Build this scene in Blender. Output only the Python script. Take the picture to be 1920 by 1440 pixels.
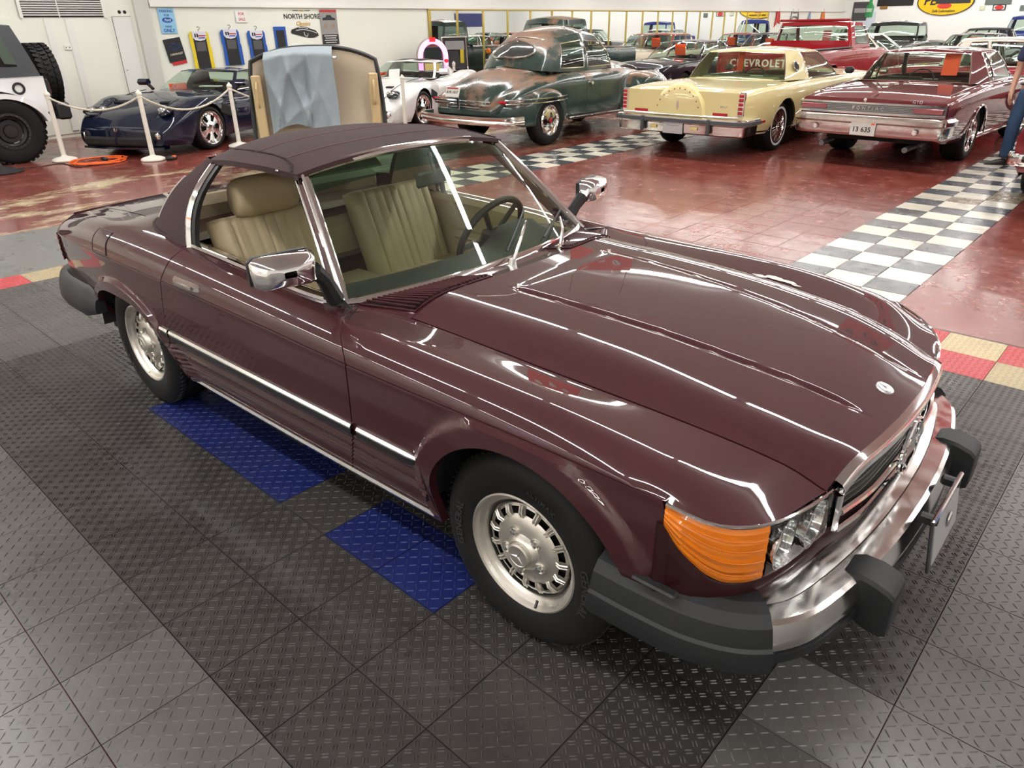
import bpy, bmesh, math, random
import numpy as np
from mathutils import Vector, Matrix
random.seed(7)
for _o in list(bpy.data.objects): bpy.data.objects.remove(_o)
SC = bpy.context.scene
COL = SC.collection
R = math.radians
# ---------------------------------------------------------------- camera
CAMP = Vector((1.1314, -1.9955, 1.6993)); YAW, PITCH, ROLL, FPX = R(132.691), R(26.379), R(-0.883), 1352.7
_f = Vector((math.cos(YAW)*math.cos(PITCH), math.sin(YAW)*math.cos(PITCH), -math.sin(PITCH)))
_r0 = Vector((math.sin(YAW), -math.cos(YAW), 0)); _u0 = _r0.cross(_f)
_r = _r0*math.cos(ROLL) + _u0*math.sin(ROLL); _u = -_r0*math.sin(ROLL) + _u0*math.cos(ROLL)
cam = bpy.data.cameras.new('camera'); camo = bpy.data.objects.new('camera', cam); COL.objects.link(camo)
camo.matrix_world = Matrix(((_r.x, _u.x, -_f.x, CAMP.x), (_r.y, _u.y, -_f.y, CAMP.y), (_r.z, _u.z, -_f.z, CAMP.z), (0, 0, 0, 1)))
cam.sensor_fit = 'HORIZONTAL'; cam.sensor_width = 36; cam.lens = 36*FPX/1920; cam.clip_start = .05; cam.clip_end = 200
SC.camera = camo
def pray(px, py):
    return _f + _r*((px-960)/FPX) - _u*((py-720)/FPX)
def at_z(px, py, z=0.0):
    d = pray(px, py); return CAMP + d*((z-CAMP.z)/d.z)
def at_x(px, py, x):
    d = pray(px, py); return CAMP + d*((x-CAMP.x)/d.x)
def at_y(px, py, y):
    d = pray(px, py); return CAMP + d*((y-CAMP.y)/d.y)
def vis(p, m=60):
    d = Vector(p)-CAMP; z = d.dot(_f)
    if z < .05: return False
    return -m < 960+FPX*d.dot(_r)/z < 1920+m and -m < 720-FPX*d.dot(_u)/z < 1440+m
# ---------------------------------------------------------------- world, exposure
w = bpy.data.worlds.new('showroom_air'); SC.world = w; w.use_nodes = True
w.node_tree.nodes['Background'].inputs[0].default_value = (.9, .95, 1, 1)
w.node_tree.nodes['Background'].inputs[1].default_value = .3
SC.view_settings.view_transform = 'Standard'; SC.view_settings.look = 'None'
SC.view_settings.gamma = 1; SC.view_settings.use_curve_mapping = False
SC.view_settings.exposure = 0.0
SC.cycles.use_denoising = True
LIGHT_W = 44.0; CEIL = 4.1
XW, YN, XE, YS = -14.2, 40.0, 9.0, -8.5       # west, north, east, south wall
# ---------------------------------------------------------------- materials
MATS = {}
def _hex(c):
    if isinstance(c, str):
        c = c.lstrip('#'); v = [int(c[i:i+2], 16)/255 for i in (0, 2, 4)]
        c = [x/12.92 if x <= .04045 else ((x+.055)/1.055)**2.4 for x in v]
    return (c[0], c[1], c[2], 1)
def mat(name, col=(.8, .8, .8), rough=.5, metal=0, coat=0, coat_rough=.03, spec=.5, emit=None, es=0, trans=0, ior=1.45, alpha=1, var=0, vscale=3, bump=0, bscale=200, rvar=0, sheen=0):
    if name in MATS: return MATS[name]
    m = bpy.data.materials.new(name); m.use_nodes = True; MATS[name] = m
    nt = m.node_tree; b = nt.nodes['Principled BSDF']
    b.inputs['Base Color'].default_value = _hex(col); b.inputs['Roughness'].default_value = rough
    b.inputs['Metallic'].default_value = metal; b.inputs['Coat Weight'].default_value = coat
    b.inputs['Coat Roughness'].default_value = coat_rough; b.inputs['Specular IOR Level'].default_value = spec
    b.inputs['Transmission Weight'].default_value = trans; b.inputs['IOR'].default_value = ior; b.inputs['Alpha'].default_value = alpha
    b.inputs['Sheen Weight'].default_value = sheen
    if emit is not None:
        b.inputs['Emission Color'].default_value = _hex(emit); b.inputs['Emission Strength'].default_value = es
    if var or bump or rvar:
        tc = nt.nodes.new('ShaderNodeTexCoord')
    if var or rvar:
        n = nt.nodes.new('ShaderNodeTexNoise'); n.inputs['Scale'].default_value = vscale; n.inputs['Detail'].default_value = 5
        nt.links.new(tc.outputs['Object'], n.inputs['Vector'])
    if var:
        c = _hex(col); mx = nt.nodes.new('ShaderNodeMix'); mx.data_type = 'RGBA'
        mx.inputs[6].default_value = tuple(max(0, x*(1-var)) for x in c[:3])+(1,); mx.inputs[7].default_value = tuple(min(1, x*(1+var)) for x in c[:3])+(1,)
        nt.links.new(n.outputs['Fac'], mx.inputs[0]); nt.links.new(mx.outputs[2], b.inputs['Base Color'])
    if rvar:
        mr = nt.nodes.new('ShaderNodeMapRange'); mr.inputs['To Min'].default_value = max(0, rough-rvar); mr.inputs['To Max'].default_value = rough+rvar
        mr.inputs['From Min'].default_value = .3; mr.inputs['From Max'].default_value = .7
        nt.links.new(n.outputs['Fac'], mr.inputs['Value']); nt.links.new(mr.outputs[0], b.inputs['Roughness'])
    if bump:
        n2 = nt.nodes.new('ShaderNodeTexNoise'); n2.inputs['Scale'].default_value = bscale; n2.inputs['Detail'].default_value = 3
        bp = nt.nodes.new('ShaderNodeBump'); bp.inputs['Strength'].default_value = bump; bp.inputs['Distance'].default_value = .01
        nt.links.new(tc.outputs['Object'], n2.inputs['Vector']); nt.links.new(n2.outputs['Fac'], bp.inputs['Height']); nt.links.new(bp.outputs[0], b.inputs['Normal'])
    return m
def paint(name, col, coat=1, rough=.4, metal=.25):
    return mat(name, col, rough, metal, coat, .02)
def glassmat(name, tint=(.75, .85, .78), a=.12, rough=0.0):
    """thin pane: mostly clear transparent mixed with a mirror-like coat by fresnel"""
    if name in MATS: return MATS[name]
    m = bpy.data.materials.new(name); m.use_nodes = True; MATS[name] = m; nt = m.node_tree; nt.nodes.clear()
    out = nt.nodes.new('ShaderNodeOutputMaterial'); tr = nt.nodes.new('ShaderNodeBsdfTransparent'); gl = nt.nodes.new('ShaderNodeBsdfGlossy')
    lw = nt.nodes.new('ShaderNodeLayerWeight'); lw.inputs[0].default_value = .5; mx = nt.nodes.new('ShaderNodeMixShader')
    po = nt.nodes.new('ShaderNodeMath'); po.operation = 'POWER'; po.inputs[1].default_value = 5; ma = nt.nodes.new('ShaderNodeMath'); ma.operation = 'MULTIPLY_ADD'
    tr.inputs[0].default_value = _hex(tint); gl.inputs['Roughness'].default_value = rough; gl.inputs[0].default_value = (1, 1, 1, 1)
    f0 = .03+a*.3; ma.inputs[1].default_value = 1-f0; ma.inputs[2].default_value = f0
    nt.links.new(lw.outputs['Facing'], po.inputs[0]); nt.links.new(po.outputs[0], ma.inputs[0]); nt.links.new(ma.outputs[0], mx.inputs[0]); nt.links.new(tr.outputs[0], mx.inputs[1]); nt.links.new(gl.outputs[0], mx.inputs[2])
    nt.links.new(mx.outputs[0], out.inputs[0]); return m
CHROME = mat('chrome', (.86, .86, .87), .06, 1)
CHROME_D = mat('chrome_worn', (.72, .71, .69), .16, 1, rvar=.06, vscale=20)
BLACK = mat('black_plastic', (.012, .012, .013), .45)
RUBBER = mat('black_rubber', (.014, .014, .015), .62, bump=.15, bscale=300)
BUMPER_RUBBER = mat('bumper_rubber', (.011, .012, .0135), .5, spec=.4)
TIRE = mat('tire_rubber', (.0075, .0075, .008), .62, spec=.3)
DARK = mat('dark_interior', (.01, .01, .011), .8)
WHITE = mat('white_paint', (.78, .79, .76), .45)
ORANGE_CARD = mat('orange_card', (.85, .09, .02), .6)
RED_LENS = mat('red_lens', (.35, .005, .01), .15, coat=1)
AMBER_LENS = mat('amber_lens', (.62, .16, .006), .2, coat=.6)
GLASS = glassmat('window_glass')
GLASS_DK = glassmat('window_glass_dark', (.42, .5, .46))
# ---------------------------------------------------------------- mesh helpers
def obj(name, me, m=None, parent=None):
    o = bpy.data.objects.new(name, me); COL.objects.link(o)
    if parent is not None: o.parent = parent
    if m is not None and me is not None and not me.materials:
        for k in (m if isinstance(m, (list, tuple)) else [m]): me.materials.append(k)
    return o
def tag(o, label=None, cat=None, group=None, kind=None):
    for k, v in (('label', label), ('category', cat), ('group', group), ('kind', kind)):
        if v: o[k] = v
    return o
def thing(name, label, cat, loc=(0, 0, 0), rz=0, group=None):
    o = bpy.data.objects.new(name, None); COL.objects.link(o); o.location = loc; o.rotation_euler = (0, 0, rz); o.empty_display_size = .1
    return tag(o, label, cat, group)
def copy_tree(o, parent=None):
    c = o.copy(); COL.objects.link(c); c.parent = parent
    for ch in list(o.children): copy_tree(ch, c)
    return c
class MB:
    """collects shapes into ONE mesh"""
    def __init__(s): s.v = []; s.f = []; s.mi = []; s.cur = 0
    def add(s, vs, fs):
        n = len(s.v); s.v += [tuple(p) for p in vs]; s.f += [tuple(i+n for i in f) for f in fs]; s.mi += [s.cur]*len(fs); return s
    def box(s, c, d, M=None):
        x, y, z = d[0]/2, d[1]/2, d[2]/2
        vs = [Vector((sx*x, sy*y, sz*z)) for sz in (-1, 1) for sy in (-1, 1) for sx in (-1, 1)]
        if M is not None: vs = [M @ p for p in vs]
        vs = [p+Vector(c) for p in vs]
        return s.add(vs, [(0, 2, 3, 1), (4, 5, 7, 6), (0, 1, 5, 4), (2, 6, 7, 3), (0, 4, 6, 2), (1, 3, 7, 5)])
    def rbox(s, c, d, b=.01, M=None):
        """box with chamfered edges"""
        x, y, z = d[0]/2, d[1]/2, d[2]/2; b = min(b, x*.95, y*.95, z*.95); vs = []; ids = {}
        for sx in (-1, 1):
            for sy in (-1, 1):
                for sz in (-1, 1):
                    for k, p in enumerate(((x, y-b, z-b), (x-b, y, z-b), (x-b, y-b, z))):
                        ids[(sx, sy, sz, k)] = len(vs); vs.append(Vector((sx*p[0], sy*p[1], sz*p[2])))
        I = lambda sx, sy, sz, k: ids[(sx, sy, sz, k)]
        fs = []
        for k in range(3):
            a, c2 = [q for q in range(3) if q != k]
            for s0 in (-1, 1):
                q = []
                for (ua, uc) in ((-1, -1), (1, -1), (1, 1), (-1, 1)):
                    sg = [0, 0, 0]; sg[k] = s0; sg[a] = ua; sg[c2] = uc; q.append(I(*sg, k))
                fs.append(q)
        for k in range(3):
            a, c2 = [q for q in range(3) if q != k]
            for sa in (-1, 1):
                for sc in (-1, 1):
                    q = []
                    for (kk, sk) in ((a, -1), (a, 1), (c2, 1), (c2, -1)):
                        sg = [0, 0, 0]; sg[k] = sk; sg[a] = sa; sg[c2] = sc; q.append(I(*sg, kk))
                    fs.append(q)
        for sx in (-1, 1):
            for sy in (-1, 1):
                for sz in (-1, 1): fs.append([I(sx, sy, sz, 0), I(sx, sy, sz, 1), I(sx, sy, sz, 2)])
        if M is not None: vs = [M @ p for p in vs]
        out = []
        for f in fs:   # orient outwards
            p = [vs[i] for i in f]; nrm = (p[1]-p[0]).cross(p[2]-p[0]); cen = sum(p, Vector())/len(p)
            out.append(f if nrm.dot(cen) > 0 else f[::-1])
        return s.add([p+Vector(c) for p in vs], out)
    def grid(s, P, flip=False, cu=False, cv=False, keep=None):
        P = np.asarray(P); nu, nv = P.shape[:2]; fs = []
        for i in range(nu if cu else nu-1):
            for j in range(nv if cv else nv-1):
                if keep is not None and not keep(i, j): continue
                a, b, c, d = i*nv+j, ((i+1) % nu)*nv+j, ((i+1) % nu)*nv+(j+1) % nv, i*nv+(j+1) % nv
                fs.append((a, d, c, b) if flip else (a, b, c, d))
        return s.add(P.reshape(-1, 3), fs)
    def lathe(s, prof, n=32, axis='z', c=(0, 0, 0), cap=False, a0=0, a1=2*math.pi, keep=None):
        full = abs(a1-a0-2*math.pi) < 1e-6; m = n if full else n+1; P = np.zeros((m, len(prof), 3))
        for i in range(m):
            a = a0+(a1-a0)*i/n; ca, sa = math.cos(a), math.sin(a)
            for j, (r, h) in enumerate(prof):
                P[i, j] = {'z': (r*ca, r*sa, h), 'y': (r*sa, h, r*ca), 'x': (h, r*ca, r*sa)}[axis]
        P += np.array(c)
        s.grid(P, cu=full, keep=keep)
        return s
    def tube(s, pts, r=.01, n=8, cap=True, closed=False):
        pts = [Vector(p) for p in pts]; rs = r if isinstance(r, (list, tuple)) else [r]*len(pts); P = []; up = None; m = len(pts)
        for i, p in enumerate(pts):
            if closed: t = pts[(i+1) % m]-pts[i-1]
            else: t = pts[min(i+1, m-1)]-pts[max(i-1, 0)]
            t = t.normalized() if t.length > 1e-9 else Vector((0, 0, 1))
            if up is None: up = Vector((0, 0, 1)) if abs(t.z) < .9 else Vector((1, 0, 0))
            x = (up - t*up.dot(t)); x = x.normalized() if x.length > 1e-6 else t.orthogonal().normalized(); up = x; y = t.cross(x)
            P.append([p+(x*math.cos(2*math.pi*k/n)+y*math.sin(2*math.pi*k/n))*rs[i] for k in range(n)])
        n0 = len(s.v); s.grid([[tuple(q) for q in row] for row in P], cv=True, cu=closed)
        if cap and not closed:
            s.f += [tuple(range(n0, n0+n))[::-1], tuple(range(n0+(m-1)*n, n0+m*n))]; s.mi += [s.cur]*2
        return s
    def prism(s, poly, h0, h1, axis='z'):
        """polygon extruded along an axis; poly in the two other axes (cyclic order)"""
        mk = {'z': lambda a, b, h: (a, b, h), 'y': lambda a, b, h: (a, h, b), 'x': lambda a, b, h: (h, a, b)}[axis]
        n = len(poly); vs = [mk(a, b, h0) for a, b in poly]+[mk(a, b, h1) for a, b in poly]
        fs = [tuple(range(n))[::-1], tuple(range(n, 2*n))]+[(i, (i+1) % n, n+(i+1) % n, n+i) for i in range(n)]
        return s.add(vs, fs)
    def xf(s, M, n0=0):
        s.v[n0:] = [tuple(M @ Vector(p)) for p in s.v[n0:]]; return s
    def mirror_y(s):
        n = len(s.v); s.v += [(x, -y, z) for x, y, z in s.v]; k = len(s.f)
        s.f += [tuple(i+n for i in f[::-1]) for f in s.f[:k]]; s.mi += s.mi[:k]; return s
    def mesh(s, name, m=None, smooth=True, ang=35, fix=False):
        me = bpy.data.meshes.new(name); me.from_pydata(s.v, [], s.f)
        if fix:
            b = bmesh.new(); b.from_mesh(me); bmesh.ops.remove_doubles(b, verts=b.verts, dist=1e-5); bmesh.ops.recalc_face_normals(b, faces=b.faces); b.to_mesh(me); b.free()
        for k in (m if isinstance(m, (list, tuple)) else [m] if m else []): me.materials.append(k)
        if not fix and any(s.mi): me.polygons.foreach_set('material_index', s.mi)
        if smooth:
            me.polygons.foreach_set('use_smooth', [True]*len(me.polygons)); me.set_sharp_from_angle(angle=R(ang))
        me.update(); return me
    def build(s, name, m=None, parent=None, smooth=True, ang=35, fix=False):
        return obj(name, s.mesh(name, m, smooth, ang, fix), None, parent)
_fonts = {}
def text_mb(txt, size, depth=.002, bold=0, M=None, arc=None, shear=0, align='CENTER', space=1):
    cu = bpy.data.curves.new('t', 'FONT'); cu.body = txt; cu.size = size; cu.align_x = align; cu.align_y = 'CENTER'; cu.extrude = depth; cu.offset = bold; cu.shear = shear; cu.resolution_u = 2; cu.space_character = space
    o = bpy.data.objects.new('t', cu); COL.objects.link(o); dg = bpy.context.evaluated_depsgraph_get(); dg.update()
    me = bpy.data.meshes.new_from_object(o.evaluated_get(dg)); vs = [v.co.copy() for v in me.vertices]; fs = [tuple(p.vertices) for p in me.polygons]
    bpy.data.objects.remove(o); bpy.data.curves.remove(cu); bpy.data.meshes.remove(me)
    if arc:      # wrap round a circle of radius arc (letters outwards, reading clockwise)
        vs = [Vector(((arc+v.y)*math.sin(v.x/arc), (arc+v.y)*math.cos(v.x/arc), v.z)) for v in vs]
    if M is not None: vs = [M @ v for v in vs]
    b = MB(); b.add(vs, fs); return b
def frame(ex, ey, o=(0, 0, 0)):
    """matrix whose columns are ex, ey, ex x ey and origin o"""
    ex = Vector(ex).normalized(); ey = Vector(ey); ey = (ey-ex*ey.dot(ex)).normalized(); ez = ex.cross(ey)
    return Matrix(((ex.x, ey.x, ez.x, o[0]), (ex.y, ey.y, ez.y, o[1]), (ex.z, ey.z, ez.z, o[2]), (0, 0, 0, 1)))
def pchip(xs, ys):
    xs = np.array(xs, float); ys = np.array(ys, float)
    if xs[0] > xs[-1]: xs, ys = xs[::-1], ys[::-1]
    h = np.diff(xs); d = np.diff(ys)/h; m = np.zeros(len(xs)); m[0], m[-1] = d[0], d[-1]
    for i in range(1, len(xs)-1):
        if d[i-1]*d[i] > 0:
            w1, w2 = 2*h[i]+h[i-1], h[i]+2*h[i-1]; m[i] = (w1+w2)/(w1/d[i-1]+w2/d[i])
    def f(x):
        x = np.clip(np.asarray(x, float), xs[0], xs[-1]); i = np.clip(np.searchsorted(xs, x)-1, 0, len(xs)-2); t = (x-xs[i])/h[i]
        return ys[i]*(1+2*t)*(1-t)**2 + m[i]*h[i]*t*(1-t)**2 + ys[i+1]*t*t*(3-2*t) + m[i+1]*h[i]*t*t*(t-1)
    return f
def kn(*pairs): return pchip([p[0] for p in pairs], [p[1] for p in pairs])
def crom(C, u):
    """uniform Catmull-Rom through the rows of C (n,k) at float indices u"""
    C = np.asarray(C, float); n = len(C); E = np.vstack([2*C[0]-C[1], C, 2*C[-1]-C[-2]]); u = np.asarray(u, float)
    i = np.clip(np.floor(u).astype(int), 0, n-2); t = (u-i)[:, None]; a, b, c, d = E[i], E[i+1], E[i+2], E[i+3]
    return .5*(2*b+(c-a)*t+(2*a-5*b+4*c-d)*t**2+(3*b-a-3*c+d)*t**3)
def smooth_path(pts, n=8, closed=False):
    pts = np.array(pts, float)
    if closed: pts = np.vstack([pts, pts[:1]])
    return [tuple(p) for p in crom(pts, np.linspace(0, len(pts)-1, (len(pts)-1)*n+1))]
# ================================================================= THE ROOM
def nodes_of(name, rough=.5):
    m = bpy.data.materials.new(name); m.use_nodes = True; MATS[name] = m; return m, m.node_tree, m.node_tree.nodes['Principled BSDF']
def N(nt, t, **kw):
    n = nt.nodes.new(t)
    for k, v in kw.items():
        if k.startswith('i_'): n.inputs[k[2:].replace('_', ' ')].default_value = v
        else: setattr(n, k, v)
    return n
def ramp(nt, src, stops):
    r = nt.nodes.new('ShaderNodeValToRGB'); e = r.color_ramp.elements
    while len(e) < len(stops): e.new(.5)
    for k, (p, c) in enumerate(stops):
        e[k].position = p; e[k].color = _hex(c) if not isinstance(c, (int, float)) else (c, c, c, 1)
    nt.links.new(src, r.inputs[0]); return r.outputs[0]
def mixc(nt, fac, a, b, mode='MIX'):
    m = nt.nodes.new('ShaderNodeMix'); m.data_type = 'RGBA'; m.blend_type = mode
    for s, k in ((fac, 0), (a, 6), (b, 7)):
        if isinstance(s, (int, float)): m.inputs[k].default_value = s
        elif isinstance(s, (tuple, str)): m.inputs[k].default_value = _hex(s)
        else: nt.links.new(s, m.inputs[k])
    return m.outputs[2]
def noise(nt, vec, scale, detail=5, rough=.55, sc=None):
    n = nt.nodes.new('ShaderNodeTexNoise'); n.inputs['Scale'].default_value = scale; n.inputs['Detail'].default_value = detail; n.inputs['Roughness'].default_value = rough
    if sc:
        mp = nt.nodes.new('ShaderNodeMapping'); mp.inputs['Scale'].default_value = sc; nt.links.new(vec, mp.inputs[0]); vec = mp.outputs[0]
    nt.links.new(vec, n.inputs['Vector']); return n.outputs['Fac']
def coords(nt): return nt.nodes.new('ShaderNodeNewGeometry').outputs['Position']

def red_floor_mat(name, joints=False):
    m, nt, b = nodes_of(name); P = coords(nt)
    big = noise(nt, P, .55, 4); mid = noise(nt, P, 5, 6, .65); fine = noise(nt, P, 60, 3, .7)
    c = mixc(nt, ramp(nt, big, [(.35, (.14, .030, .021)), (.65, (.215, .052, .038))]), (.14, .030, .021), (.215, .052, .038))
    c = mixc(nt, ramp(nt, big, [(.3, 0.0), (.7, 1.0)]), (.135, .028, .02), (.225, .055, .042))
    c = mixc(nt, ramp(nt, mid, [(.45, 0.0), (.75, .5)]), c, (.26, .10, .085))
    # worn streaks where old cream paint shows, mostly towards the grey strip
    st = noise(nt, P, 1.3, 7, .7, (1.6, .7, 1)); sx = N(nt, 'ShaderNodeSeparateXYZ'); nt.links.new(P, sx.inputs[0])
    zone = N(nt, 'ShaderNodeMapRange', i_From_Min=-6.2, i_From_Max=-7.3); nt.links.new(sx.outputs[0], zone.inputs[0])
    zone2 = N(nt, 'ShaderNodeMapRange', i_From_Min=-9.9, i_From_Max=-9.0); nt.links.new(sx.outputs[0], zone2.inputs[0])
    mu = N(nt, 'ShaderNodeMath', operation='MULTIPLY'); nt.links.new(zone.outputs[0], mu.inputs[0]); nt.links.new(zone2.outputs[0], mu.inputs[1])
    thr = ramp(nt, st, [(.50, 0.0), (.60, 1.0)]); mu2 = N(nt, 'ShaderNodeMath', operation='MULTIPLY'); nt.links.new(mu.outputs[0], mu2.inputs[0]); nt.links.new(thr, mu2.inputs[1])
    c = mixc(nt, mu2.outputs[0], c, (.52, .43, .27))
    sp = ramp(nt, fine, [(.70, 0.0), (.74, .6)]); c = mixc(nt, sp, c, (.45, .33, .26))
    nt.links.new(c, b.inputs['Base Color'])
    rr = ramp(nt, mid, [(.3, .14), (.8, .36)]); nt.links.new(rr, b.inputs['Roughness'])
    b.inputs['Coat Weight'].default_value = .12; b.inputs['Coat Roughness'].default_value = .10; b.inputs['Specular IOR Level'].default_value = .35
    bp = N(nt, 'ShaderNodeBump', i_Strength=.015, i_Distance=.02); nt.links.new(noise(nt, P, 9, 4), bp.inputs['Height']); nt.links.new(bp.outputs[0], b.inputs['Normal'])
    return m
RED_FLOOR = red_floor_mat('red_floor_paint')
def tile_mat(name, c0, c1, r0=.12, r1=.4, scale=7, dirt=(.10, .095, .085), dirt_amt=.5):
    m, nt, b = nodes_of(name); P = coords(nt)
    oi = nt.nodes.new('ShaderNodeObjectInfo')
    n = noise(nt, P, scale, 6, .65); c = mixc(nt, n, c0, c1)
    hv = N(nt, 'ShaderNodeHueSaturation'); mr = N(nt, 'ShaderNodeMapRange', i_To_Min=.82, i_To_Max=1.12); nt.links.new(oi.outputs['Random'], mr.inputs[0]); nt.links.new(mr.outputs[0], hv.inputs['Value']); nt.links.new(c, hv.inputs['Color'])
    d = ramp(nt, noise(nt, P, scale*.4, 7, .7), [(.55, 0.0), (.75, dirt_amt)]); c = mixc(nt, d, hv.outputs[0], dirt)
    nt.links.new(c, b.inputs['Base Color']); nt.links.new(ramp(nt, n, [(.3, r0), (.75, r1)]), b.inputs['Roughness'])
    return m
T_WHITE = tile_mat('cream_floor_tile', (.62, .58, .46), (.70, .68, .60), .12, .3)
T_BLACK = tile_mat('slate_floor_tile', (.035, .042, .05), (.085, .10, .115), .12, .35, dirt=(.16, .15, .14))
T_RED = red_floor_mat('red_floor_tile')
MAT_BLACK = tile_mat('black_mat_tile', (.054, .051, .048), (.096, .090, .085), .24, .40, 3, (.075, .062, .05), .6)
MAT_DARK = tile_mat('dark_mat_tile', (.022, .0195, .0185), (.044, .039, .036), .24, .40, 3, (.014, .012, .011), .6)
MAT_BLUE = tile_mat('blue_mat_tile', (.005, .009, .060), (.008, .015, .095), .28, .45, 5, (.02, .02, .06), .4)
MAT_RED = tile_mat('red_mat_tile', (.36, .035, .045), (.45, .06, .065), .35, .5, 6, (.25, .08, .07), .3)
MAT_TAN = tile_mat('tan_mat_tile', (.36, .29, .16), (.48, .40, .25), .35, .5, 8, (.22, .17, .1), .4)
GREY_FLOOR = tile_mat('grey_floor_paint', (.13, .135, .13), (.20, .20, .19), .2, .4, 2, (.09, .09, .085), .5)
FZ = -.012     # red floor lies a mat's thickness below the mat surface
fl = MB(); nfx = 12
fl.add([(XW-.2, YS-.2, FZ), (XE+.2, YS-.2, FZ), (XE+.2, YN+.2, FZ), (XW-.2, YN+.2, FZ)], [(0, 1, 2, 3)])
floor = tag(fl.build('floor', RED_FLOOR, smooth=False), 'glossy red painted showroom floor with worn patches', None, None, 'structure')
TS = .3048; MX, MY = -.2603, -1.4865       # mat grid origin
def gx(i): return MX+TS*i
def gy(j): return MY+TS*j
# grey painted strip beyond the mat
g = MB(); g.box(((gx(-17)-6.98)/2, gy(-2), FZ+.001), (gx(-17)+6.98, TS*34, .004)); g.build('floor_strip', GREY_FLOOR, floor, smooth=False)
def slab_mesh(name, m, s=TS-.004, h=.006):
    b = MB(); e = s/2; t = e-.002
    b.add([(-e, -e, 0), (e, -e, 0), (e, e, 0), (-e, e, 0), (-t, -t, h), (t, -t, h), (t, t, h), (-t, t, h)], [(4, 5, 6, 7), (0, 1, 5, 4), (1, 2, 6, 5), (2, 3, 7, 6), (3, 0, 4, 7)])
    return b.mesh(name, m, smooth=False)
ME_W, ME_B, ME_R = slab_mesh('checker_tile_cream', T_WHITE), slab_mesh('checker_tile_slate', T_BLACK), slab_mesh('red_floor_tile', T_RED, TS-.003, .004)
ME_DIRT = slab_mesh('checker_tile_worn', tile_mat('worn_brown_tile', (.10, .075, .05), (.30, .24, .16), .15, .4, 9))
def checker(x0, y0, n, ph, wide=3, lim=99):
    far = {True: MB(), False: MB()}
    for r in range(n):
        for c in range(wide):
            x, y = x0+TS*(c+.5), y0+TS*(r+.5); wt = (r+c+ph) % 2 == 0
            if y < lim and vis((x, y, 0)):
                me = ME_W if wt else ME_B
                if x0 > -2 and (r, c) in ((12, 1), (14, 2), (13, 2)): me = ME_DIRT
                o = obj('floor_tile', me, None, floor); o.location = (x, y, FZ+.0005+.0006*((r*7+c*3) % 5)/5)
            else: far[wt].box((x, y, FZ+.003), (TS-.004, TS-.004, .006))
    for wt, b in far.items():
        if b.f: tag(b.build('floor_tile_field', T_WHITE if wt else T_BLACK, floor, smooth=False), kind='stuff')
checker(-.966, gy(14.8), 84, 0, 3, 19)
checker(-6.15, 2.6, 90, 0, 3, 19)
for r in range(13):
    for c in range(6):
        x, y = -.966-TS*(c+.5), gy(14.8)+TS*(r+.5)
        if vis((x, y, 0)): o = obj('floor_tile', ME_R, None, floor); o.location = (x, y, FZ-.0028+.0012*((r*5+c*3) % 4)/4)
# interlocking diamond-plate mat under the roadster
def bar(b, cx, cy, ang, L, W, h, z):
    ca, sa = math.cos(ang), math.sin(ang); pts = [(-L, 0), (-L*.6, -W), (L*.6, -W), (L, 0), (L*.6, W), (-L*.6, W)]
    vs = [(cx+x*ca-y*sa, cy+x*sa+y*ca, z) for x, y in pts]+[(cx+x*ca, cy+x*sa, z+h) for x in (-L*.62, L*.62)]
    b.add(vs, [(0, 1, 6), (1, 2, 7, 6), (2, 3, 7), (3, 4, 7), (4, 5, 6, 7), (5, 0, 6)])
def mat_mesh(name, m, kind):
    b = MB(); e = TS/2-.0006; t = e-.0012; z = 0; h = .009
    b.add([(-e, -e, -h), (e, -e, -h), (e, e, -h), (-e, e, -h), (-t, -t, z), (t, -t, z), (t, t, z), (-t, t, z)], [(4, 5, 6, 7), (0, 1, 5, 4), (1, 2, 6, 5), (2, 3, 7, 6), (3, 0, 4, 7)])
    if kind == 'single':
        n = 10; p = TS/n
        for i in range(n):
            for j in range(n): bar(b, -TS/2+p*(i+.5), -TS/2+p*(j+.5), R(45 if (i+j) % 2 else -45), .0142, .0022, .0022, z)
    else:
        n = 10; p = TS/n
        for i in range(n):
            for j in range(n):
                a = R(45 if (i+j) % 2 else -45); ox, oy = -math.sin(a)*.0046, math.cos(a)*.0046; cx, cy = -TS/2+p*(i+.5), -TS/2+p*(j+.5)
                for s in (-1, 1): bar(b, cx+s*ox, cy+s*oy, a, .0115, .0024, .0024, z)
    return b.mesh(name, m, smooth=False)
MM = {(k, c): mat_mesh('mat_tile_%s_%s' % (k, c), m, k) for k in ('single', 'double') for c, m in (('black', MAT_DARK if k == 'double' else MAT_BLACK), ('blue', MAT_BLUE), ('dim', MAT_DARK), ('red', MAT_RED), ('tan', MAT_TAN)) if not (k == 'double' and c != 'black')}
mat_root = tag(bpy.data.objects.new('floor_mat', None), 'black diamond plate floor mat of interlocking square tiles under the maroon roadster', None, None, 'structure'); COL.objects.link(mat_root)
def mat_kind(i, j):
    if i == -17: return ('single', 'red' if j % 2 == 0 else 'tan')
    if j in (12, 13): return ('single', 'red' if (i+j) % 2 == 0 else 'tan')
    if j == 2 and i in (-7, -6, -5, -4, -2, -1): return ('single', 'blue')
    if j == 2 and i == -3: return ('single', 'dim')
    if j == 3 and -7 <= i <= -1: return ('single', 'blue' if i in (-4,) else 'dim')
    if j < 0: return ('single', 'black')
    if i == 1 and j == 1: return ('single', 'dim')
    if i >= 4 or (i == 3 and j < 4) or i < -11: return ('single', 'black')
    return ('double', 'black')
cells = []
for i in range(-17, 23):
    for j in range(-17, 14):
        x, y = gx(i+.5), gy(j+.5); d = (Vector((x, y, 0))-CAMP).length
        hid = -2.6 < x < .45 and -.35 < y < .65      # under the car's floor pan
        cells.append((not (vis((x, y, 0), 120) and not hid), d, i, j))
cells.sort(); rest = {}
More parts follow.
